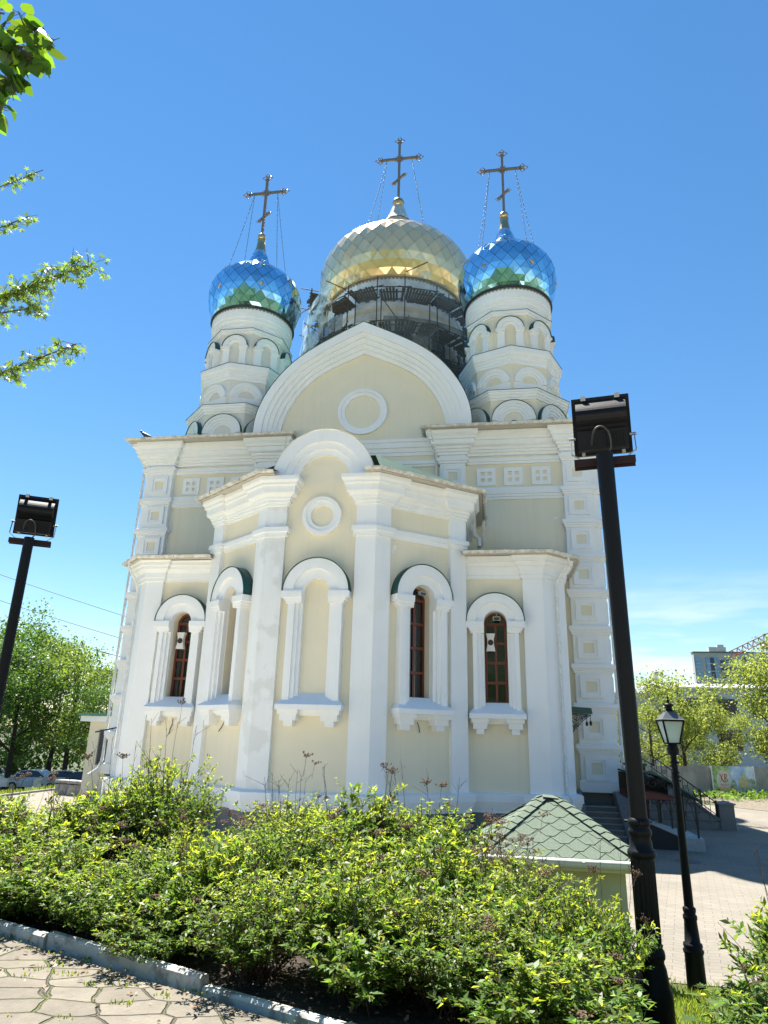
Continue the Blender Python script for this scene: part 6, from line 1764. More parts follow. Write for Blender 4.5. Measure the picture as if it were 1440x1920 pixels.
# ---- shrubs in the bed
SH = [make_shrub(1, 1.0, 0.64, 80, 0.070, 58, 0.05), make_shrub(2, 1.0, 0.64, 84, 0.056, 66, 0.06), make_shrub(3, 1.0, 0.68, 78, 0.090, 50, 0.03), make_shrub(4, 1.0, 0.66, 66, 0.055, 40, 0.75, heads=22)]
for s in SH: s.location = (0, -60, -20)
spots = [  # x, y, height, spread factor, variant, label
    (-1.7, 9.2, 0.60, 1.2, 0, 'low yellow-green shrub at the far left end of the bed beside the bright paving'),
    (-0.55, 8.7, 0.62, 1.15, 1, 'yellow-topped shrub at the left edge of the picture, second from the left end'),
    (0.45, 8.4, 0.70, 1.15, 0, 'rounded shrub in front of the cream annex, left of the tallest shrub'),
    (1.25, 7.6, 0.86, 1.05, 2, 'leafy shrub leaning against the left side of the tallest shrub'),
    (2.05, 7.9, 1.30, 1.05, 1, 'tallest shrub, with bare twigs rising in front of the left side apse'),
    (1.72, 5.98, 0.40, 0.75, 2, 'tiny shrub tight behind the kerb near the left edge'),
    (3.35, 5.20, 0.42, 0.70, 0, 'tiny shrub leaning over the second kerb block'),
    (7.45, 4.95, 0.46, 0.75, 2, 'small leafy shrub to the right of the ornate post base'),
    (1.45, 8.1, 1.12, 0.95, 0, 'second tallest shrub, dense with yellow tips, just left of the tallest'),
    (0.75, 7.2, 0.84, 1.1, 2, 'low shrub at the left edge above the whitewashed kerb'),
    (1.45, 6.55, 0.74, 0.95, 0, 'dark stemmed low shrub below the tallest one, close to the kerb at the left edge'),
    (2.20, 5.95, 0.62, 0.9, 2, 'small sprawling shrub hanging over the whitewashed kerb at the left'),
    (3.05, 8.9, 0.70, 1.05, 3, 'brown shrub full of dry seed heads below the plinth, right of the tallest shrub'),
    (2.85, 7.1, 0.60, 0.95, 0, 'small shrub with reddish stems between the tallest and the broad middle shrubs'),
    (3.5, 8.1, 0.86, 1.05, 1, 'yellow topped shrub under the left fold of the central apse'),
    (4.3, 7.7, 1.02, 1.05, 2, 'broad shrub with yellow tips under the blind niche'),
    (5.05, 7.9, 0.96, 1.05, 0, 'shrub with dry heads standing out over it below the right apse window'),
    (5.6, 7.9, 0.70, 0.95, 3, 'brown seeded shrub next to the shingled roof'),
    (2.95, 6.35, 0.78, 0.85, 1, 'low shrub in the front row with long pale leaves, left of the middle'),
    (3.50, 5.70, 0.78, 0.85, 2, 'dense shrub overhanging the joint of the kerb blocks'),
    (3.9, 6.6, 0.95, 1.0, 1, 'dense shrub in the front row at the middle of the bed'),
    (4.75, 6.5, 0.74, 1.05, 2, 'large leaved shrub in the front row with open stems behind'),
    (5.5, 6.7, 0.52, 0.95, 0, 'low shrub below the left corner of the shingled roof'),
    (6.15, 6.7, 0.44, 0.85, 1, 'bright yellow shrub behind the ornate floodlight post'),
    (4.75, 5.3, 0.82, 0.95, 0, 'shrub spilling over the kerb at the bottom of the picture'),
    (5.35, 5.75, 0.80, 0.95, 2, 'large leaved shrub at the bottom, left of the ornate post base'),
    (5.95, 5.95, 0.70, 0.9, 1, 'shrub touching the left side of the ornate post'),
    (5.45, 4.85, 0.62, 0.85, 1, 'lowest shrub at the bottom edge, pressed against the kerb'),
    (5.95, 5.05, 0.58, 0.80, 2, 'shrub with long leaves at the bottom edge in front of the ornate post'),
    (1.25, 6.25, 0.56, 0.8, 1, 'little shrub at the left edge right behind the first kerb block'),
    (2.75, 5.60, 0.60, 0.8, 0, 'little shrub right behind the kerb below the one with reddish stems'),
    (4.15, 5.05, 0.66, 0.85, 1, 'shrub right behind the kerb in front of the dense front row'),
    (4.95, 4.85, 0.60, 0.85, 2, 'shrub whose long leaves hang over the kerb near the bottom edge'),
    (6.0, 4.45, 0.50, 0.85, 2, 'leafy shrub cut off by the bottom edge left of the ornate post'),
    (6.45, 6.45, 0.46, 0.8, 1, 'yellow shrub in front of the shelter wall, left of the ornate post'),
    (6.40, 5.50, 0.84, 0.62, 0, 'shrub whose twigs cross in front of the ornate post'),
    (7.85, 5.1, 0.60, 0.8, 1, 'small yellow-green shrub in the bottom right corner'),
    (8.05, 6.0, 1.0, 0.95, 2, 'open shrub with small bronze leaves at the right edge of the picture'),
    (8.05, 5.30, 0.62, 0.9, 0, 'shrub at the bottom right corner below the bronze leaved one'),
]
rnd = random.Random(9)
for i, (x, y, h, k, v, lab) in enumerate(spots):
    c = copy_tree(SH[v]); c['label'] = lab
    c.location = (x, y, ground_h(x, y)); c.rotation_euler = (0, 0, rnd.uniform(0, 6.28)); c.scale = (k * 0.95, k * 0.95, h)
for s in SH:
    for ch in kids(s): bpy.data.objects.remove(ch)
    bpy.data.objects.remove(s)
hs = make_shrub(21, 0.8, 0.9, 60, 0.075, 40, 0.0, 'bright yellow-green bush on the lawn beside the left paving', 'lawn_bush', 0, 0)
hs.location = (-14.6, 25.5, 0.0); hs.scale = (1.6, 1.4, 1.15); hs['group'] = 'bushes on the left lawn'
for i, (x, y, k, lab) in enumerate(((-13.2, 24.2, 1.2, 'lower yellow bush spreading over the paving at the left edge'), (-17.0, 27.5, 1.3, 'farther green bush at the left edge beside the parked cars'))):
    c = copy_tree(hs); c.location = (x, y, 0); c.scale = (1.3 * k, 1.3 * k, 0.95 * k); c.rotation_euler = (0, 0, i * 2.0 + 1); c['label'] = lab

# ---- grass on the slope at the right, tufts in the slab joints, planting along the fence
def blades(name, pts, hmin, hmax, wid, seed, mts, kind='stuff', lab=None, cat=None):
    rng = np.random.default_rng(seed); n = len(pts); pos = np.array(pts)
    ax = rng.normal(size=(n, 3)) * 0.35; ax[:, 2] = 1
    nr = rnd_unit(rng, n); nr[:, 2] *= 0.2
    L = rng.uniform(hmin, hmax, n)
    V, F = leaf_arrays(pos, ax, nr, L, np.full(n, wid), [(0, -0.5, 0), (0, 0.5, 0), (0.6, 0.35, 0.04), (1.0, 0, 0.2), (0.6, -0.35, 0.04)], rng)
    o = np_mesh(name, V, F, mts, None); o['kind'] = kind
    return tag(o, lab, cat)
rng = np.random.default_rng(3); pts = []
while len(pts) < 34000:
    x, y = rng.uniform(5.9, 14.0), rng.uniform(4.2, 11.6)
    if y < kerb_y(x) + 0.15: continue
    pts.append((x, y, ground_h(x, y)))
blades('grass', pts, 0.03, 0.10, 0.009, 4, M['grassleaf'], lab='rough grass on the slope round the lantern foot', cat='grass')
pts = []
while len(pts) < 9000:
    x, y = rng.uniform(-30, -17.1), rng.uniform(20, 44); pts.append((x, y, ground_h(x, y)))
blades('lawn', pts, 0.10, 0.28, 0.05, 5, M['grassleaf'], lab='lawn between the left paving and the parked cars', cat='lawn')
pts = []
for k in range(40):
    x = rng.uniform(1.5, 5.6); y = kerb_y(x) - rng.uniform(0.0, 1.0) ** 2.2 - 0.015
    for q in range(rng.integers(5, 22)):
        pts.append((x + rng.normal() * 0.035, y + rng.normal() * 0.02, 1.635))
blades('weeds', pts, 0.010, 0.032, 0.010, 6, M['grassleaf'], lab='tufts of weeds growing from the joints of the slabs', cat='weeds')
n = 2600; rng = np.random.default_rng(19)
lx = rng.uniform(-1.0, 6.8, n); ky = np.array([kerb_y(a) for a in lx]); ly = ky + rng.uniform(0.1, 2.6, n)
on = rng.random(n) < 0.10; ly[on] = ky[on] - np.abs(rng.normal(size=on.sum())) * 0.25 - 0.03
lz = np.array([ground_h(a, b) + 0.055 for a, b in zip(lx, ly)]); lz[on] = 1.643
ax = rnd_unit(rng, n); ax[:, 2] *= 0.25; nr = rnd_unit(rng, n); nr[:, 2] += 1.5; L = rng.uniform(0.02, 0.06, n)
V, F = leaf_arrays(np.stack([lx, ly, lz], 1), ax, nr, L, L * 0.5, T_DIAM, rng)
tag(np_mesh('leaf_litter', V, F, leaf_mat('dry_leaf', (0.20, 0.13, 0.07), (0.15, 0.09, 0.04), 0.6, 0.15)), 'dry leaf litter on the soil of the bed and along the kerb', 'leaf litter', kind='stuff')
# broad leaved plants and dandelions near the lantern
rn = random.Random(8)
for i, (x, y, lab) in enumerate(((7.35, 6.1, 'broad leaved burdock to the right of the ornate post base'), (7.75, 6.7, 'smaller broad leaved plant in front of the lantern foot'))):
    root = empty('burdock', lab, 'plant', (x, y, ground_h(x, y)), 0, 'broad leaved weeds')
    st_ = MB(); pos, ax, nr, L = [], [], [], []
    for k in range(11):
        a = rn.uniform(0, 6.28); l = rn.uniform(0.10, 0.28); e = Vector((math.cos(a) * l, math.sin(a) * l, rn.uniform(0.10, 0.30)))
        st_.tube([(0, 0, 0), e * 0.5 + Vector((0, 0, 0.04)), e], 0.005, 5); pos.append(tuple(e)); ax.append((math.cos(a), math.sin(a), rn.uniform(-0.5, 0.1))); nr.append((rn.gauss(0, .2), rn.gauss(0, .2), 1)); L.append(rn.uniform(0.12, 0.2))
    st_.build('stalks', M['grassleaf'], root); L = np.array(L)
    V, F = leaf_arrays(np.array(pos), np.array(ax), np.array(nr), L, L * 0.85, T_HEART, None); np_mesh('leaves', V, F, M['limeleaf'], None, root)
dand = mat('dandelion_yellow', (0.75, 0.50, 0.01), 0.7)
for i, (x, y) in enumerate(((7.05, 5.3), (7.5, 7.3), (5.75, 8.6), (5.9, 8.2))):
    root = empty('dandelion', 'yellow dandelion flower in the rough grass', 'flower', (x, y, ground_h(x, y)), 0, 'dandelions in the grass')
    mb = MB(); mb.tube([(0, 0, 0), (0.01, 0, 0.10), (0.02, 0.01, 0.19)], 0.003, 5); mb.build('stalk', M['grassleaf'], root)
    mb = MB(); mb.sphere((0.02, 0.01, 0.195), 0.024, 10, 6, sz=0.5); mb.build('flower', dand, root)

rng = np.random.default_rng(77); n = 9000
hxx = rng.uniform(-80, -12, n); pos = np.stack([hxx, 64 + rng.normal(size=n) * 1.0, -1.3 + rng.uniform(0, 1, n) ** 0.8 * (3.0 + 1.2 * np.sin(hxx * 0.5))], 1)
V, F = leaf_arrays(pos, rnd_unit(rng, n), rnd_unit(rng, n), rng.uniform(0.3, 0.55, n), rng.uniform(0.2, 0.4, n), T_DIAM, rng)
tag(np_mesh('far_hedge', V, F, M['treeleaf']), 'continuous dark hedge across the road behind the parked cars', 'hedge', kind='stuff')
# ---- trees
T1 = make_tree(101, 11.5, 0.24, 3.2, 0.22, 10500, 0.20, M['treeleaf'], M['darkbark'], 'tall dark green tree at the left edge behind the slim post', 'broadleaf_tree', 'trees on the left beyond the lawn', 0.55)
T2 = make_tree(102, 10.5, 0.22, 3.2, 0.20, 9000, 0.20, M['limeleaf'], M['darkbark'], 'bright spring tree with a rounded crown left of the annex', 'broadleaf_tree', 'trees on the left beyond the lawn', 0.5)
T3 = make_tree(103, 9.0, 0.18, 3.0, 0.15, 6400, 0.19, M['paleleaf'], M['bark'], 'pale sparse tree with visible limbs behind the lantern', 'spring_tree', 'trees behind the metal fence', 0.42)
T4 = make_tree(104, 9.5, 0.2, 3.4, 0.12, 13000, 0.20, M['paleleaf'], M['bark'], 'full pale green tree above the painted banner', 'spring_tree', 'trees behind the metal fence', 0.5)
def put(o, x, y, s=1.0, rz=0.0, z=None, lab=None, first=False, sx=1.0):
    c = o if first else copy_tree(o)
    c.location = (x, y, ground_h(x, y) if z is None else z); c.scale = (s * sx, s * sx, s); c.rotation_euler = (0, 0, rz)
    if lab: c['label'] = lab
    return c
put(T1, -32.5, 50, 1.12, 0.0, first=True)
put(T2, -26.2, 50, 1.04, 0.5, first=True)
put(T1, -29.0, 47.5, 0.92, 2.0, lab='dark tree with leaning trunks in front of the tall one at the left edge', sx=1.05)
put(T1, -24.0, 58, 0.92, 4.0, lab='dark green tree half hidden behind the annex')
put(T1, -21.8, 47, 0.62, 1.0, lab='small dark tree right against the left corner of the church')
put(T2, -35.5, 62, 1.1, 3.0, lab='farther bright tree behind the tall dark one at the left edge')
put(T2, -24.8, 70, 0.9, 5.0, lab='distant pale tree seen under the rounded crown')
put(T1, -42, 66, 1.2, 5.5, lab='distant dark tree at the extreme left of the picture')
put(T2, -29.5, 72, 0.85, 1.7, lab='distant low tree above the parked white car')
put(T1, -20.5, 66, 0.8, 2.7, lab='distant dark tree between the rounded crown and the annex')
put(T3, 19.9, 57, 1.0, 0.0, first=True)
put(T4, 27.2, 57, 1.0, 0.0, first=True)
put(T4, 23.4, 59, 0.58, 2.2, lab='lower bushy tree between the lantern and the painted banner')
put(T3, 17.4, 56, 0.72, 1.1, lab='sparse young tree between the church corner and the lantern')
put(T4, 31.0, 60, 1.15, 3.6, lab='large tree at the right edge in front of the crane')
put(T3, 15.2, 58, 0.72, 3.3, lab='small bright tree showing between the church corner and the thick post')
put(T4, 20.5, 63, 0.50, 4.6, lab='bushy tree low behind the sparse tree by the lantern')
# wood on the far side of the street, mirrored in the domes and windows
rnd = random.Random(31)
for i in range(16):
    put((T1, T2)[i % 3 == 2], -34 + 5.0 * i + rnd.uniform(-1, 1), -32 - rnd.uniform(0, 12), rnd.uniform(1.0, 1.35), rnd.uniform(0, 6), z=1.2, lab='dark street tree behind the photographer, seen only in reflections').__setitem__('group', 'street trees behind the photographer')

# ---- overhanging branches at the upper left
def overhang(name, label, trunk, H, limbs, lsize, ratio, tmpl, leafm, seed, dens, sig, trunk_r=0.16):
    rn = random.Random(seed); rng = np.random.default_rng(seed)
    root = empty(name, label, 'tree', (0, 0, 0), 0)
    tb = MB(); b = Vector(trunk)
    tb.tube([b + Vector((0, 0, -0.2)), b + Vector((0.05, 0, H * 0.5)), b + Vector((0.0, 0.05, H))], [trunk_r * 1.2, trunk_r, trunk_r * 0.4], 12, cap=False)
    pos, ax, nr, L = [], [], [], []
    for (z0, tip, sag, rr, spread, n_tw, reach) in limbs:
        s = b + Vector((0, 0, z0)); e = Vector(tip); pts = []
        for k in range(11):
            t = k / 10; p = s.lerp(e, t); p.z += sag * 4 * t * (1 - t); pts.append(p)
        tb.tube(pts, [rr * (1 - 0.9 * k / 10) + 0.003 for k in range(11)], 6, cap=False)
        for q in range(n_tw):
            u_ = rn.uniform(1 - reach, 1.0) * 10; k = min(int(u_), 9); p = pts[k].lerp(pts[k + 1], u_ - k); d0 = (pts[k + 1] - pts[k]).normalized()
            d = (d0 * rn.uniform(0.3, 1.1) + Vector((rn.gauss(0, 0.6), rn.gauss(0, 0.6), rn.gauss(-0.15, 0.45)))).normalized(); l = spread * rn.uniform(0.4, 1.0) * (1.15 - 0.6 * u_ / 10)
            tw = [p, p + d * l * 0.5, p + d * l + Vector((0, 0, -0.05 * l))]
            tb.tube(tw, [0.004, 0.003, 0.0015], 4, cap=False)
            for m_ in range(max(3, int(l * dens))):
                t = rn.random(); c = (tw[0].lerp(tw[1], t * 2) if t < 0.5 else tw[1].lerp(tw[2], t * 2 - 1))
                stalk = Vector((rn.gauss(0, 1), rn.gauss(0, 1), rn.gauss(-0.4, 0.6))).normalized()
                c2 = c + stalk * sig; tb.tube([c, c2], 0.0012, 3, cap=False)
                pos.append(tuple(c2)); ax.append((stalk.x * 0.7 + rn.gauss(0, .3), stalk.y * 0.7 + rn.gauss(0, .3), rn.uniform(-0.9, 0.1))); nr.append((rn.gauss(0, .5), rn.gauss(0, .5), 1)); L.append(lsize * rn.uniform(0.6, 1.15))
    tb.build('trunk', M['bark'], root)
    L = np.array(L); V, F = leaf_arrays(np.array(pos), np.array(ax), np.array(nr), L, L * ratio, tmpl, rng)
    np_mesh('crown', V, F, leafm, None, root)
    return root
overhang('linden_tree', 'linden tree with large backlit leaves hanging into the top left corner', (1.4, 1.7, 1.6), 6.0,
         [(3.6, (3.78, 2.0, 6.16), 0.25, 0.022, 0.22, 26, 0.16), (3.2, (3.72, 2.05, 6.35), 0.35, 0.022, 0.25, 20, 0.2), (4.4, (3.2, 2.3, 6.9), 0.2, 0.022, 0.4, 40, 0.5), (4.8, (2.2, 0.4, 7.2), 0.2, 0.02, 0.5, 40, 0.5), (5.0, (0.2, 2.6, 7.6), 0.2, 0.02, 0.5, 40, 0.5), (3.0, (3.66, 2.0, 5.82), 0.1, 0.014, 0.12, 7, 0.05), (3.3, (3.70, 2.0, 5.98), 0.1, 0.014, 0.14, 9, 0.06)],
         0.085, 0.85, T_HEART, M['lindenleaf'], 61, 26, 0.035)
overhang('maple_tree', 'maple tree whose two leafy branches reach in from the left edge', (-3.2, 5.2, 1.6), 8.5,
         [(3.6, (1.98, 5.0, 7.50), 0.25, 0.03, 0.42, 85, 0.34), (2.9, (1.98, 5.0, 6.60), 0.12, 0.03, 0.30, 52, 0.26), (4.2, (1.50, 5.0, 7.05), 0.25, 0.03, 0.30, 30, 0.16), (4.6, (1.05, 5.1, 8.25), 0.2, 0.025, 0.25, 26, 0.2), (5.2, (1.02, 5.2, 8.98), 0.2, 0.02, 0.18, 16, 0.12), (5.5, (-2.0, 7.0, 9.5), 0.3, 0.03, 0.8, 60, 0.6), (5.0, (-4.6, 3.8, 9.0), 0.3, 0.03, 0.8, 60, 0.6)],
         0.078, 0.95, T_MAPLE, M['mapleleaf'], 62, 42, 0.04, 0.18)

# ============================================================ FENCE AND BANNER
fe = empty('metal_fence', 'grey corrugated metal fence behind the plaza', 'fence', (0, 0, 0))
FA = Vector((10.6, 44.62, 0)); FD = Vector((3.1, 1.53, 0)).normalized(); FN = Vector((1.53, -3.1, 0)).normalized()
corr = mat('grey_corrugated_metal', (0.33, 0.34, 0.33), 0.4, metal=0.3, noise=0.3, nscale=1.2)
rn = random.Random(2)
def fpt(s, d, z): q = FA + FD * s + FN * d; return (q.x, q.y, z)
s0 = 0.0
while s0 < 36:
    mb = MB(); n = 26; zt = 1.80 + rn.uniform(-0.03, 0.03); w_ = 2.0
    for k in range(n):
        a, b = s0 + w_ * k / n, s0 + w_ * (k + 1) / n; da, db = (0.03 if k % 2 else 0), (0 if k % 2 else 0.03)
        mb.quad(fpt(a, da, -0.05), fpt(b, db, -0.05), fpt(b, db, zt), fpt(a, da, zt))
    mb.build('panel', corr, fe); s0 += w_
# painted banner on two white posts
ban = empty('painted_banner', 'painted Easter banner with red letters on an egg and a golden church', 'banner', (0, 0, 0))
SA = (Vector((19.40, 48.95, 0)) - FA).dot(FD); SB = (Vector((22.42, 50.45, 0)) - FA).dot(FD)
for s in (SA, SB):
    mb = MB(); mb.bar(fpt(s, 0.10, -0.1), fpt(s, 0.10, 1.82), 0.09, 0.05, up=(FN.x, FN.y, 0)); mb.build('post', M['pipe'], ban)
W_ = SB - SA - 0.1; s0 = SA + 0.05
def bp_(u, z, d): return fpt(s0 + u * W_, 0.12 + d * 0.004, 0.02 + z * 1.76)
mb = MB()
paint = lambda n, c, c2=None, ns=4: mat(n, c, 0.6, col2=c2, nscale=ns, nlo=0.4, nhi=0.6)
P0 = paint('painted_foliage', (0.10, 0.30, 0.06), (0.55, 0.60, 0.22), 3.0); P1 = paint('painted_sky', (0.30, 0.48, 0.75), (0.72, 0.78, 0.82), 1.6)
mb.quad(bp_(0, 0, 0), bp_(0.45, 0, 0), bp_(0.40, 1, 0), bp_(0, 1, 0), 0); mb.quad(bp_(0.45, 0, 0), bp_(1, 0, 0), bp_(1, 1, 0), bp_(0.40, 1, 0), 1)
mb.build('canvas', [P0, P1], ban)
ell = lambda cx, cz, rx, rz, d, n=28: [bp_(cx + rx * math.cos(2 * PI * k / n), cz + rz * math.sin(2 * PI * k / n), d) for k in range(n)]
mb = MB(); mb.poly(ell(0.25, 0.52, 0.175, 0.36, 1)); mb.build('painted_egg', paint('painted_egg_white', (0.70, 0.68, 0.60), (0.55, 0.60, 0.45), 6), ban)
mb = MB()
for k in range(8):
    u = 0.12 + 0.035 * k; mb.poly(ell(u, 0.20 + 0.02 * math.sin(k * 2), 0.022, 0.13, 2, 10))
mb.build('painted_basket', paint('painted_gold_basket', (0.75, 0.42, 0.08), (0.70, 0.55, 0.20), 9), ban)
mb = MB(); rn = random.Random(3)
for k in range(9): mb.poly(ell(0.15 + 0.2 * rn.random(), 0.34 + 0.08 * rn.random(), 0.018, 0.03, 3, 8))
mb.build('painted_flowers', paint('painted_pink', (0.65, 0.22, 0.30), (0.75, 0.45, 0.5), 9), ban)
mb = MB()
def stroke(p, q, w): 
    a, b = Vector((p[0] * 1.9, p[1])), Vector((q[0] * 1.9, q[1])); d = (b - a).normalized(); n_ = Vector((-d.y, d.x)) * w
    mb.poly([bp_(c.x / 1.9, c.y, 4) for c in (a + n_, b + n_, b - n_, a - n_)])
stroke((0.165, 0.74), (0.245, 0.48), 0.018); stroke((0.235, 0.75), (0.17, 0.47), 0.012); stroke((0.155, 0.745), (0.185, 0.745), 0.012); stroke((0.225, 0.48), (0.26, 0.48), 0.012)
stroke((0.28, 0.74), (0.275, 0.47), 0.018); stroke((0.27, 0.735), (0.32, 0.735), 0.012); stroke((0.32, 0.74), (0.33, 0.66), 0.014); stroke((0.33, 0.67), (0.285, 0.61), 0.012); stroke((0.285, 0.61), (0.335, 0.57), 0.012); stroke((0.335, 0.58), (0.33, 0.49), 0.016); stroke((0.33, 0.485), (0.27, 0.475), 0.012)
mb.build('lettering', mat('red_letter_paint', (0.55, 0.035, 0.025), 0.6), ban)
mb = MB()
mb.poly([bp_(u, z, 2) for u, z in ((0.60, 0.30), (0.86, 0.30), (0.85, 0.52), (0.80, 0.52), (0.79, 0.66), (0.755, 0.68), (0.735, 0.82), (0.715, 0.68), (0.67, 0.66), (0.665, 0.52), (0.61, 0.52))])
for (u, z, r) in ((0.73, 0.72, 0.05), (0.63, 0.55, 0.03), (0.83, 0.55, 0.03)): mb.poly(ell(u, z, r, r * 1.6, 3, 14))
mb.build('painted_church', paint('painted_ochre', (0.50, 0.40, 0.13), (0.62, 0.55, 0.32), 7), ban)
mb = MB(); mb.quad(bp_(0.55, 0.0, 1), bp_(1, 0, 1), bp_(1, 0.28, 1), bp_(0.52, 0.30, 1)); mb.poly(ell(0.93, 0.35, 0.10, 0.25, 4)); mb.poly(ell(0.48, 0.25, 0.07, 0.3, 4)); mb.build('painted_hill', paint('painted_grey_green', (0.20, 0.26, 0.12), (0.50, 0.50, 0.42), 5), ban)
# planting in front of the fence
rng = np.random.default_rng(12); n = 2600
s_ = rng.uniform(7.5, 34, n); d_ = rng.uniform(0.6, 4.2, n)
keep = rng.random(n) < np.clip(1.2 - np.abs(d_ - 1.6) / 2.0, 0.1, 1); s_, d_ = s_[keep], d_[keep]; n = len(s_)
pos = np.array([fpt(a, b, 0.02) for a, b in zip(s_, d_)]); pos[:, 2] += rng.uniform(0, 0.25, n)
ax = rnd_unit(rng, n); ax[:, 2] = rng.uniform(0.1, 0.9, n); nr = rnd_unit(rng, n); nr[:, 2] += 1
L = rng.uniform(0.18, 0.42, n); V, F = leaf_arrays(pos, ax, nr, L, L * 0.6, T_DIAM, rng)
o = np_mesh('ground_cover', V, F, M['shrubleaf']); tag(o, 'broad leaved planting in the bed along the metal fence', 'plants', kind='stuff')
mb = MB(); mb.poly([fpt(6.5, 0.3, 0.018), fpt(6.5, 5.2, 0.018), (18.2, 40.9, 0.018), (19.3, 39.45, 0.018), (40, 34.5, 0.018), fpt(34, 0.3, 0.018)])
tag(mb.build('border_soil', mat('dry_earth', (0.20, 0.165, 0.12), 0.95, noise=0.5, nscale=6, bump=0.8, bscale=10)), kind='structure')

# ============================================================ BUILDINGS, CRANE, CARS, WIRES
def block(mb, x0, x1, y0, y1, z0, z1, m_=0): mb.box(x0, x1, y0, y1, z0, z1, m_)
lb = empty('long_building', 'long white building with brown panels behind the trees', 'building', (0, 0, 0))
mb = MB(); block(mb, 26.2, 78, 90, 110, -0.5, 9.4); mb.build('wall', mat('white_render', (0.62, 0.63, 0.66), 0.8, noise=0.1, nscale=0.3), lb)
mb = MB(); block(mb, 25.8, 79, 89.6, 110.4, 9.4, 9.62); mb.add([(25.8, 89.6, 9.63), (79, 89.6, 9.63), (79, 100, 10.8), (25.8, 100, 10.8), (25.8, 110.4, 9.63), (79, 110.4, 9.63)], [(0, 1, 2, 3), (3, 2, 5, 4), (0, 3, 4), (1, 5, 2)]); mb.build('roof', mat('pale_roof_sheet', (0.60, 0.61, 0.62), 0.5), lb)
brown = mat('brown_facade_panel', (0.10, 0.075, 0.065), 0.6)
for k in range(12):
    x = 28.0 + 4.2 * k
    for z0, z1 in ((6.2, 8.3), (2.4, 4.8)):
        mb = MB(); block(mb, x, x + 2.6, 89.9, 89.99, z0, z1); o = mb.build('window_panel', brown, lb)
        mb = MB(); block(mb, x + 0.3, x + 1.2, 89.84, 89.89, z0 + 0.3, z1 - 0.4); mb.build('glass', M['glass'], o)
mb = MB(); mb.bar((25.6, 89, 9.0), (25.3, 89, 11.2), 1.2, 0.4); mb.bar((25.4, 89, 11.1), (26.4, 89, 11.1), 0.4, 0.5); mb.build('roof_vent', M['gutter'], lb)
pb = empty('pale_building', 'pale low building just right of the church corner', 'building', (0, 0, 0))
mb = MB(); block(mb, 14.5, 24.5, 82, 96, -0.5, 8.0); mb.build('wall', mat('pale_render', (0.50, 0.50, 0.52), 0.8, noise=0.1, nscale=0.3), pb)
mb = MB(); block(mb, 14.2, 24.8, 81.7, 96.3, 8.0, 8.35); mb.build('roof', M['gutter'], pb)
for k in range(4):
    for z in (1.5, 4.6):
        mb = MB(); block(mb, 15.6 + 2.3 * k, 16.8 + 2.3 * k, 81.94, 81.99, z, z + 1.7); mb.build('window', M['glass'], pb)
hr = empty('high_rise', 'distant apartment tower with blue glass stripes on the right', 'building', (0, 0, 0))
mb = MB(); block(mb, 88.1, 111.5, 300, 303, -5, 38.6); mb.build('wall', mat('grey_cladding', (0.46, 0.46, 0.46), 0.7), hr)
bluegl = mat('blue_glass', (0.06, 0.20, 0.36), 0.12, spec=0.9, col2=(0.12, 0.32, 0.5), nscale=0.6); navy = mat('navy_glass', (0.015, 0.035, 0.08), 0.2)
for (x0, x1, m_) in ((88.6, 90.9, bluegl), (92.6, 94.2, bluegl), (94.2, 95.8, navy), (95.8, 97.2, bluegl), (103.4, 106.6, bluegl), (106.6, 108.0, navy), (108.0, 110.0, bluegl), (110.3, 111.3, navy)):
    mb = MB(); block(mb, x0, x1, 299.7, 299.95, -5, 36.6); o = mb.build('glass_strip', m_, hr)
    mb = MB()
    for k in range(14): block(mb, x0, x1, 299.6, 299.69, -5 + 3 * k, -4.75 + 3 * k)
    mb.build('floor_band', M['gutter'], o)
for k in range(12):
    mb = MB(); block(mb, 98.2, 102.6, 299.5, 299.95, 33.6 - 3 * k, 35.6 - 3 * k); o = mb.build('balcony', mat('balcony_shade', (0.09, 0.10, 0.11), 0.6) if k == 0 else bpy.data.materials['balcony_shade'], hr)
    mb = MB(); block(mb, 98.2, 102.6, 299.2, 299.49, 33.6 - 3 * k, 34.4 - 3 * k); mb.build('parapet', M['gutter'], o)
mb = MB(); block(mb, 94.5, 101.2, 300.6, 302.6, 39.0, 41.0); block(mb, 98, 100.5, 300.8, 302.4, 41.0, 42.0); mb.build('penthouse', M['gutter'], hr)
mb = MB(); block(mb, 87.9, 111.7, 299.5, 303.3, 38.61, 39.0); mb.build('roof_edge', mat('dark_roof_edge', (0.10, 0.11, 0.12), 0.6), hr)
wb = empty('pale_tower_block', 'pale tower block at the right edge beside the glass striped one', 'building', (0, 0, 0))
mb = MB(); block(mb, 112.5, 135, 312, 318, -5, 38.0); mb.build('wall', mat('pale_cladding', (0.60, 0.60, 0.60), 0.7, noise=0.1, nscale=0.2), wb)
for k in range(7):
    for q in range(11):
        mb = MB(); block(mb, 114.0 + 3.0 * k, 115.4 + 3.0 * k, 311.8, 311.95, 34.6 - 3 * q, 36.4 - 3 * q); mb.build('window', bluegl, wb)
mb = MB(); block(mb, 116, 124, 313, 316, 38.0, 40.6); mb.build('penthouse', M['gutter'], wb)
cr_o = empty('tower_crane', 'red and white lattice jib of a construction crane above the trees', 'crane', (0, 0, 0))
redm = mat('crane_red', (0.42, 0.10, 0.06), 0.5); mb = MB()
A, B = Vector((70.5, 200, 25.6)), Vector((104, 204, 41.5)); n = 22
D_ = (B - A).normalized(); Up = Vector((0, 0, 1)); O1 = [Vector((0, -0.7, 0)), Vector((0, 0.7, 0)), Vector((-0.5, 0, 1.5))]
for o_ in O1: mb.bar(A + o_, B + o_, 0.22, 0.22)
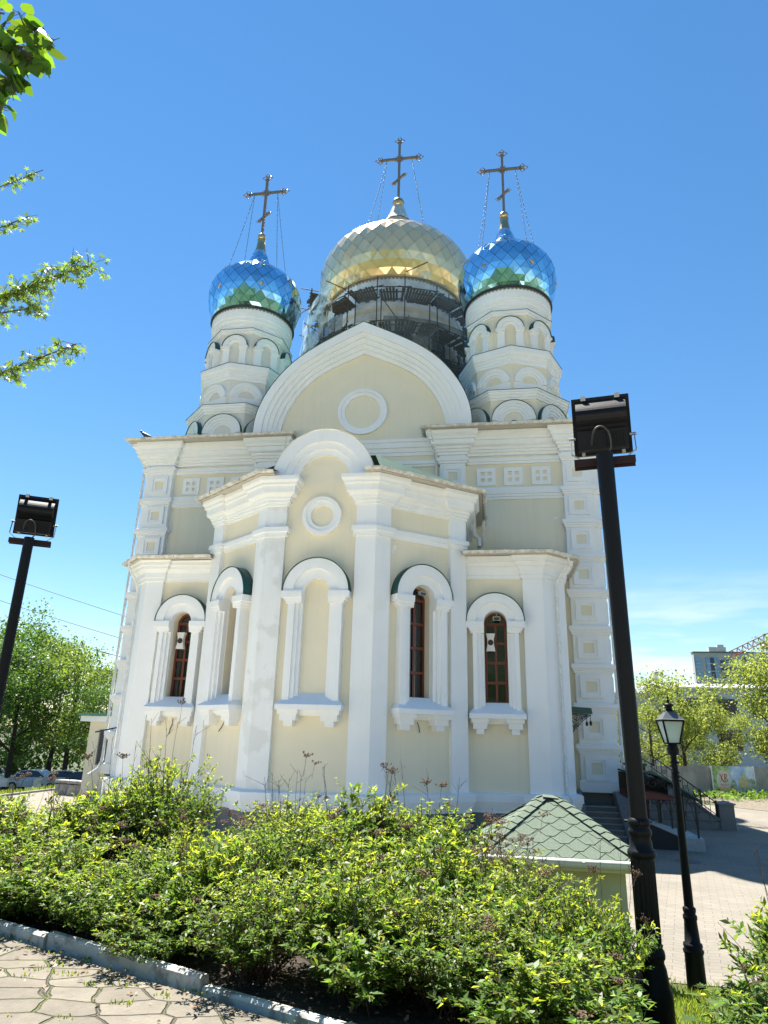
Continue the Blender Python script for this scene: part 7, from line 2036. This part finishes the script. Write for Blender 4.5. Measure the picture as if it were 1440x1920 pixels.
for k in range(n):
    p, q = A.lerp(B, k / n), A.lerp(B, (k + 1) / n); mid = (p + q) / 2
    for o_ in O1[:2]: mb.bar(p + o_, mid + O1[2], 0.12, 0.12); mb.bar(mid + O1[2], q + o_, 0.12, 0.12)
mb.build('jib', redm, cr_o)
mb = MB(); mb.bar((101, 203.6, -5), (101, 203.6, 48), 1.6, 1.6, up=(0, 1, 0)); mb.build('mast', redm, cr_o)
mb = MB(); mb.box(78.5, 80.5, 199, 201, 28.0, 29.8); mb.build('trolley', M['granite'], cr_o)

def car(name, label, paintm, loc, rz, kind='sedan'):
    root = empty(name, label, 'car', loc, rz, 'cars parked along the road on the left')
    Lc, Wc = (4.3, 1.72)
    H = 1.62 if kind == 'van' else 1.45
    if kind == 'van': top = [(-2.05, 0.95), (-1.95, 1.0), (-1.75, 1.55), (-1.2, H), (0.6, H), (1.25, 1.05), (2.0, 0.85), (2.12, 0.65)]
    else: top = [(-2.12, 0.85), (-1.5, 0.93), (-0.95, 1.38), (-0.3, H), (0.35, 1.40), (1.05, 0.92), (2.0, 0.78), (2.13, 0.6)]
    bot = [(2.13, 0.3), (-2.12, 0.3)]
    prof_ = top + bot; mb = MB()
    def yw(z): return Wc / 2 * (1.0 if z < 0.9 else 1.0 - 0.22 * (z - 0.9) / 0.6)
    n = len(prof_)
    Lf = [(x, -yw(z), z) for x, z in prof_]; Rt = [(x, yw(z), z) for x, z in prof_]
    mb.poly(Lf); mb.poly(Rt[::-1])
    for i in range(n): mb.quad(Lf[i], Rt[i], Rt[(i + 1) % n], Lf[(i + 1) % n])
    mb.build('body', paintm, root)
    gl = [p for p in top if p[1] > 0.9]
    zc = sum(z for x, z in gl) / len(gl); xc = sum(x for x, z in gl) / len(gl)
    mb = MB(); sh = [(xc + (x - xc) * 0.88, max(0.98, zc + (z - zc) * 0.82)) for x, z in gl]
    for s in (-1, 1): mb.poly([(x, s * (yw(z) + 0.012), z) for x, z in sh])
    mb.build('side_window', M['glass'], root)
    for k in ((1, 2), (-4, -3)):
        a, b = top[k[0]], top[k[1]]
        nrm = Vector((-(b[1] - a[1]), 0, b[0] - a[0])).normalized() * 0.012
        a2, b2 = Vector((a[0], 0, a[1])).lerp(Vector((b[0], 0, b[1])), 0.12), Vector((a[0], 0, a[1])).lerp(Vector((b[0], 0, b[1])), 0.88)
        mb = MB(); mb.quad((a2.x + nrm.x, -yw(a2.z) * 0.85, a2.z + nrm.z), (a2.x + nrm.x, yw(a2.z) * 0.85, a2.z + nrm.z), (b2.x + nrm.x, yw(b2.z) * 0.85, b2.z + nrm.z), (b2.x + nrm.x, -yw(b2.z) * 0.85, b2.z + nrm.z))
        mb.build('windscreen', M['glass'], root)
    for x in (-1.3, 1.35):
        for s in (-1, 1):
            mb = MB(); mb.tube([(x, s * (Wc / 2 - 0.2), 0.31), (x, s * (Wc / 2 + 0.015), 0.31)], 0.31, 18, smooth=False); wh = mb.build('wheel', M['dark'], root)
            mb = MB(); mb.tube([(x, s * (Wc / 2 + 0.005), 0.31), (x, s * (Wc / 2 + 0.022), 0.31)], 0.19, 14, smooth=False); mb.build('rim', M['steelbright'], wh)
    for s in (-1, 1):
        mb = MB(); mb.box(2.05, 2.14, s * 0.62 - 0.15, s * 0.62 + 0.15, 0.58, 0.70); mb.build('headlight', M['speaker'], root)
        mb = MB(); mb.box(-2.14, -2.05, s * 0.66 - 0.12, s * 0.66 + 0.12, 0.68, 0.84); mb.build('tail_light', mat('red_lens', (0.35, 0.02, 0.02), 0.3) if 'red_lens' not in bpy.data.materials else bpy.data.materials['red_lens'], root)
    return root
cw = mat('white_car_paint', (0.72, 0.73, 0.75), 0.25, coat=0.6); cb = mat('pale_blue_car_paint', (0.36, 0.46, 0.58), 0.25, coat=0.6); ck = mat('black_car_paint', (0.02, 0.022, 0.025), 0.22, coat=0.6)
car('parked_car', 'white minivan parked at the left edge under the trees', cw, (-30.9, 47.6, -1.34), R(10), 'van')
car('parked_car', 'pale blue car parked between the leaning trunks', cb, (-27.4, 48.6, -1.34), R(12))
car('parked_car', 'silver white car parked just left of the black one', cw, (-25.5, 49.4, -1.34), R(28))
car('parked_car', 'black car parked beside the annex', ck, (-23.4, 49.0, -1.34), R(8))
fp = empty('banner_pole', 'thin street pole with a red and white banner beyond the lawn', 'pole', (-25.0, 54.0, -1.3))
mb = MB(); mb.tube([(0, 0, 0), (0, 0, 4.6)], 0.06, 8); mb.build('pole', M['iron'], fp)
mb = MB(); mb.box(0.07, 0.55, -0.02, 0.02, 2.9, 3.6); mb.build('white_cloth', M['pipe'], fp); mb = MB(); mb.box(0.07, 0.55, -0.02, 0.02, 1.9, 2.899); mb.build('red_cloth', mat('red_cloth', (0.55, 0.04, 0.03), 0.8), fp)
sg = empty('blue_sign', 'small blue sign on legs near the black car', 'sign', (-23.7, 52.5, -1.3))
mb = MB(); mb.box(-0.35, 0.35, -0.04, 0.04, 0.9, 1.7); mb.build('sign_panel', mat('blue_sign_paint', (0.02, 0.12, 0.40), 0.4), sg); mb = MB(); mb.box(-0.3, -0.24, -0.03, 0.03, 0, 0.9); mb.box(0.24, 0.3, -0.03, 0.03, 0, 0.9); mb.build('leg', M['iron'], sg)
for i, (za, zb_, lab) in enumerate(((19.9, 14.0, 'highest overhead cable on the left'), (17.0, 11.6, 'second overhead cable from the top on the left'), (14.8, 9.7, 'third overhead cable from the top on the left'), (13.9, 9.9, 'fourth overhead cable crossing the left trees'))):
    mb = MB(); pts = []
    for k in range(25):
        t = k / 24; x = -75 + 62 * t; z = za + (zb_ - za) * (x + 51) / 19.5 * 1.0
        z = za + (zb_ - za) * ((x + 51.3) / 16.2) * 0.82 - 0.8 * 4 * t * (1 - t) + 0.8
        pts.append((x, 70, z))
    mb.tube(pts, 0.035, 5); tag(mb.build('overhead_cable', M['dark']), lab, 'cable', 'overhead cables')
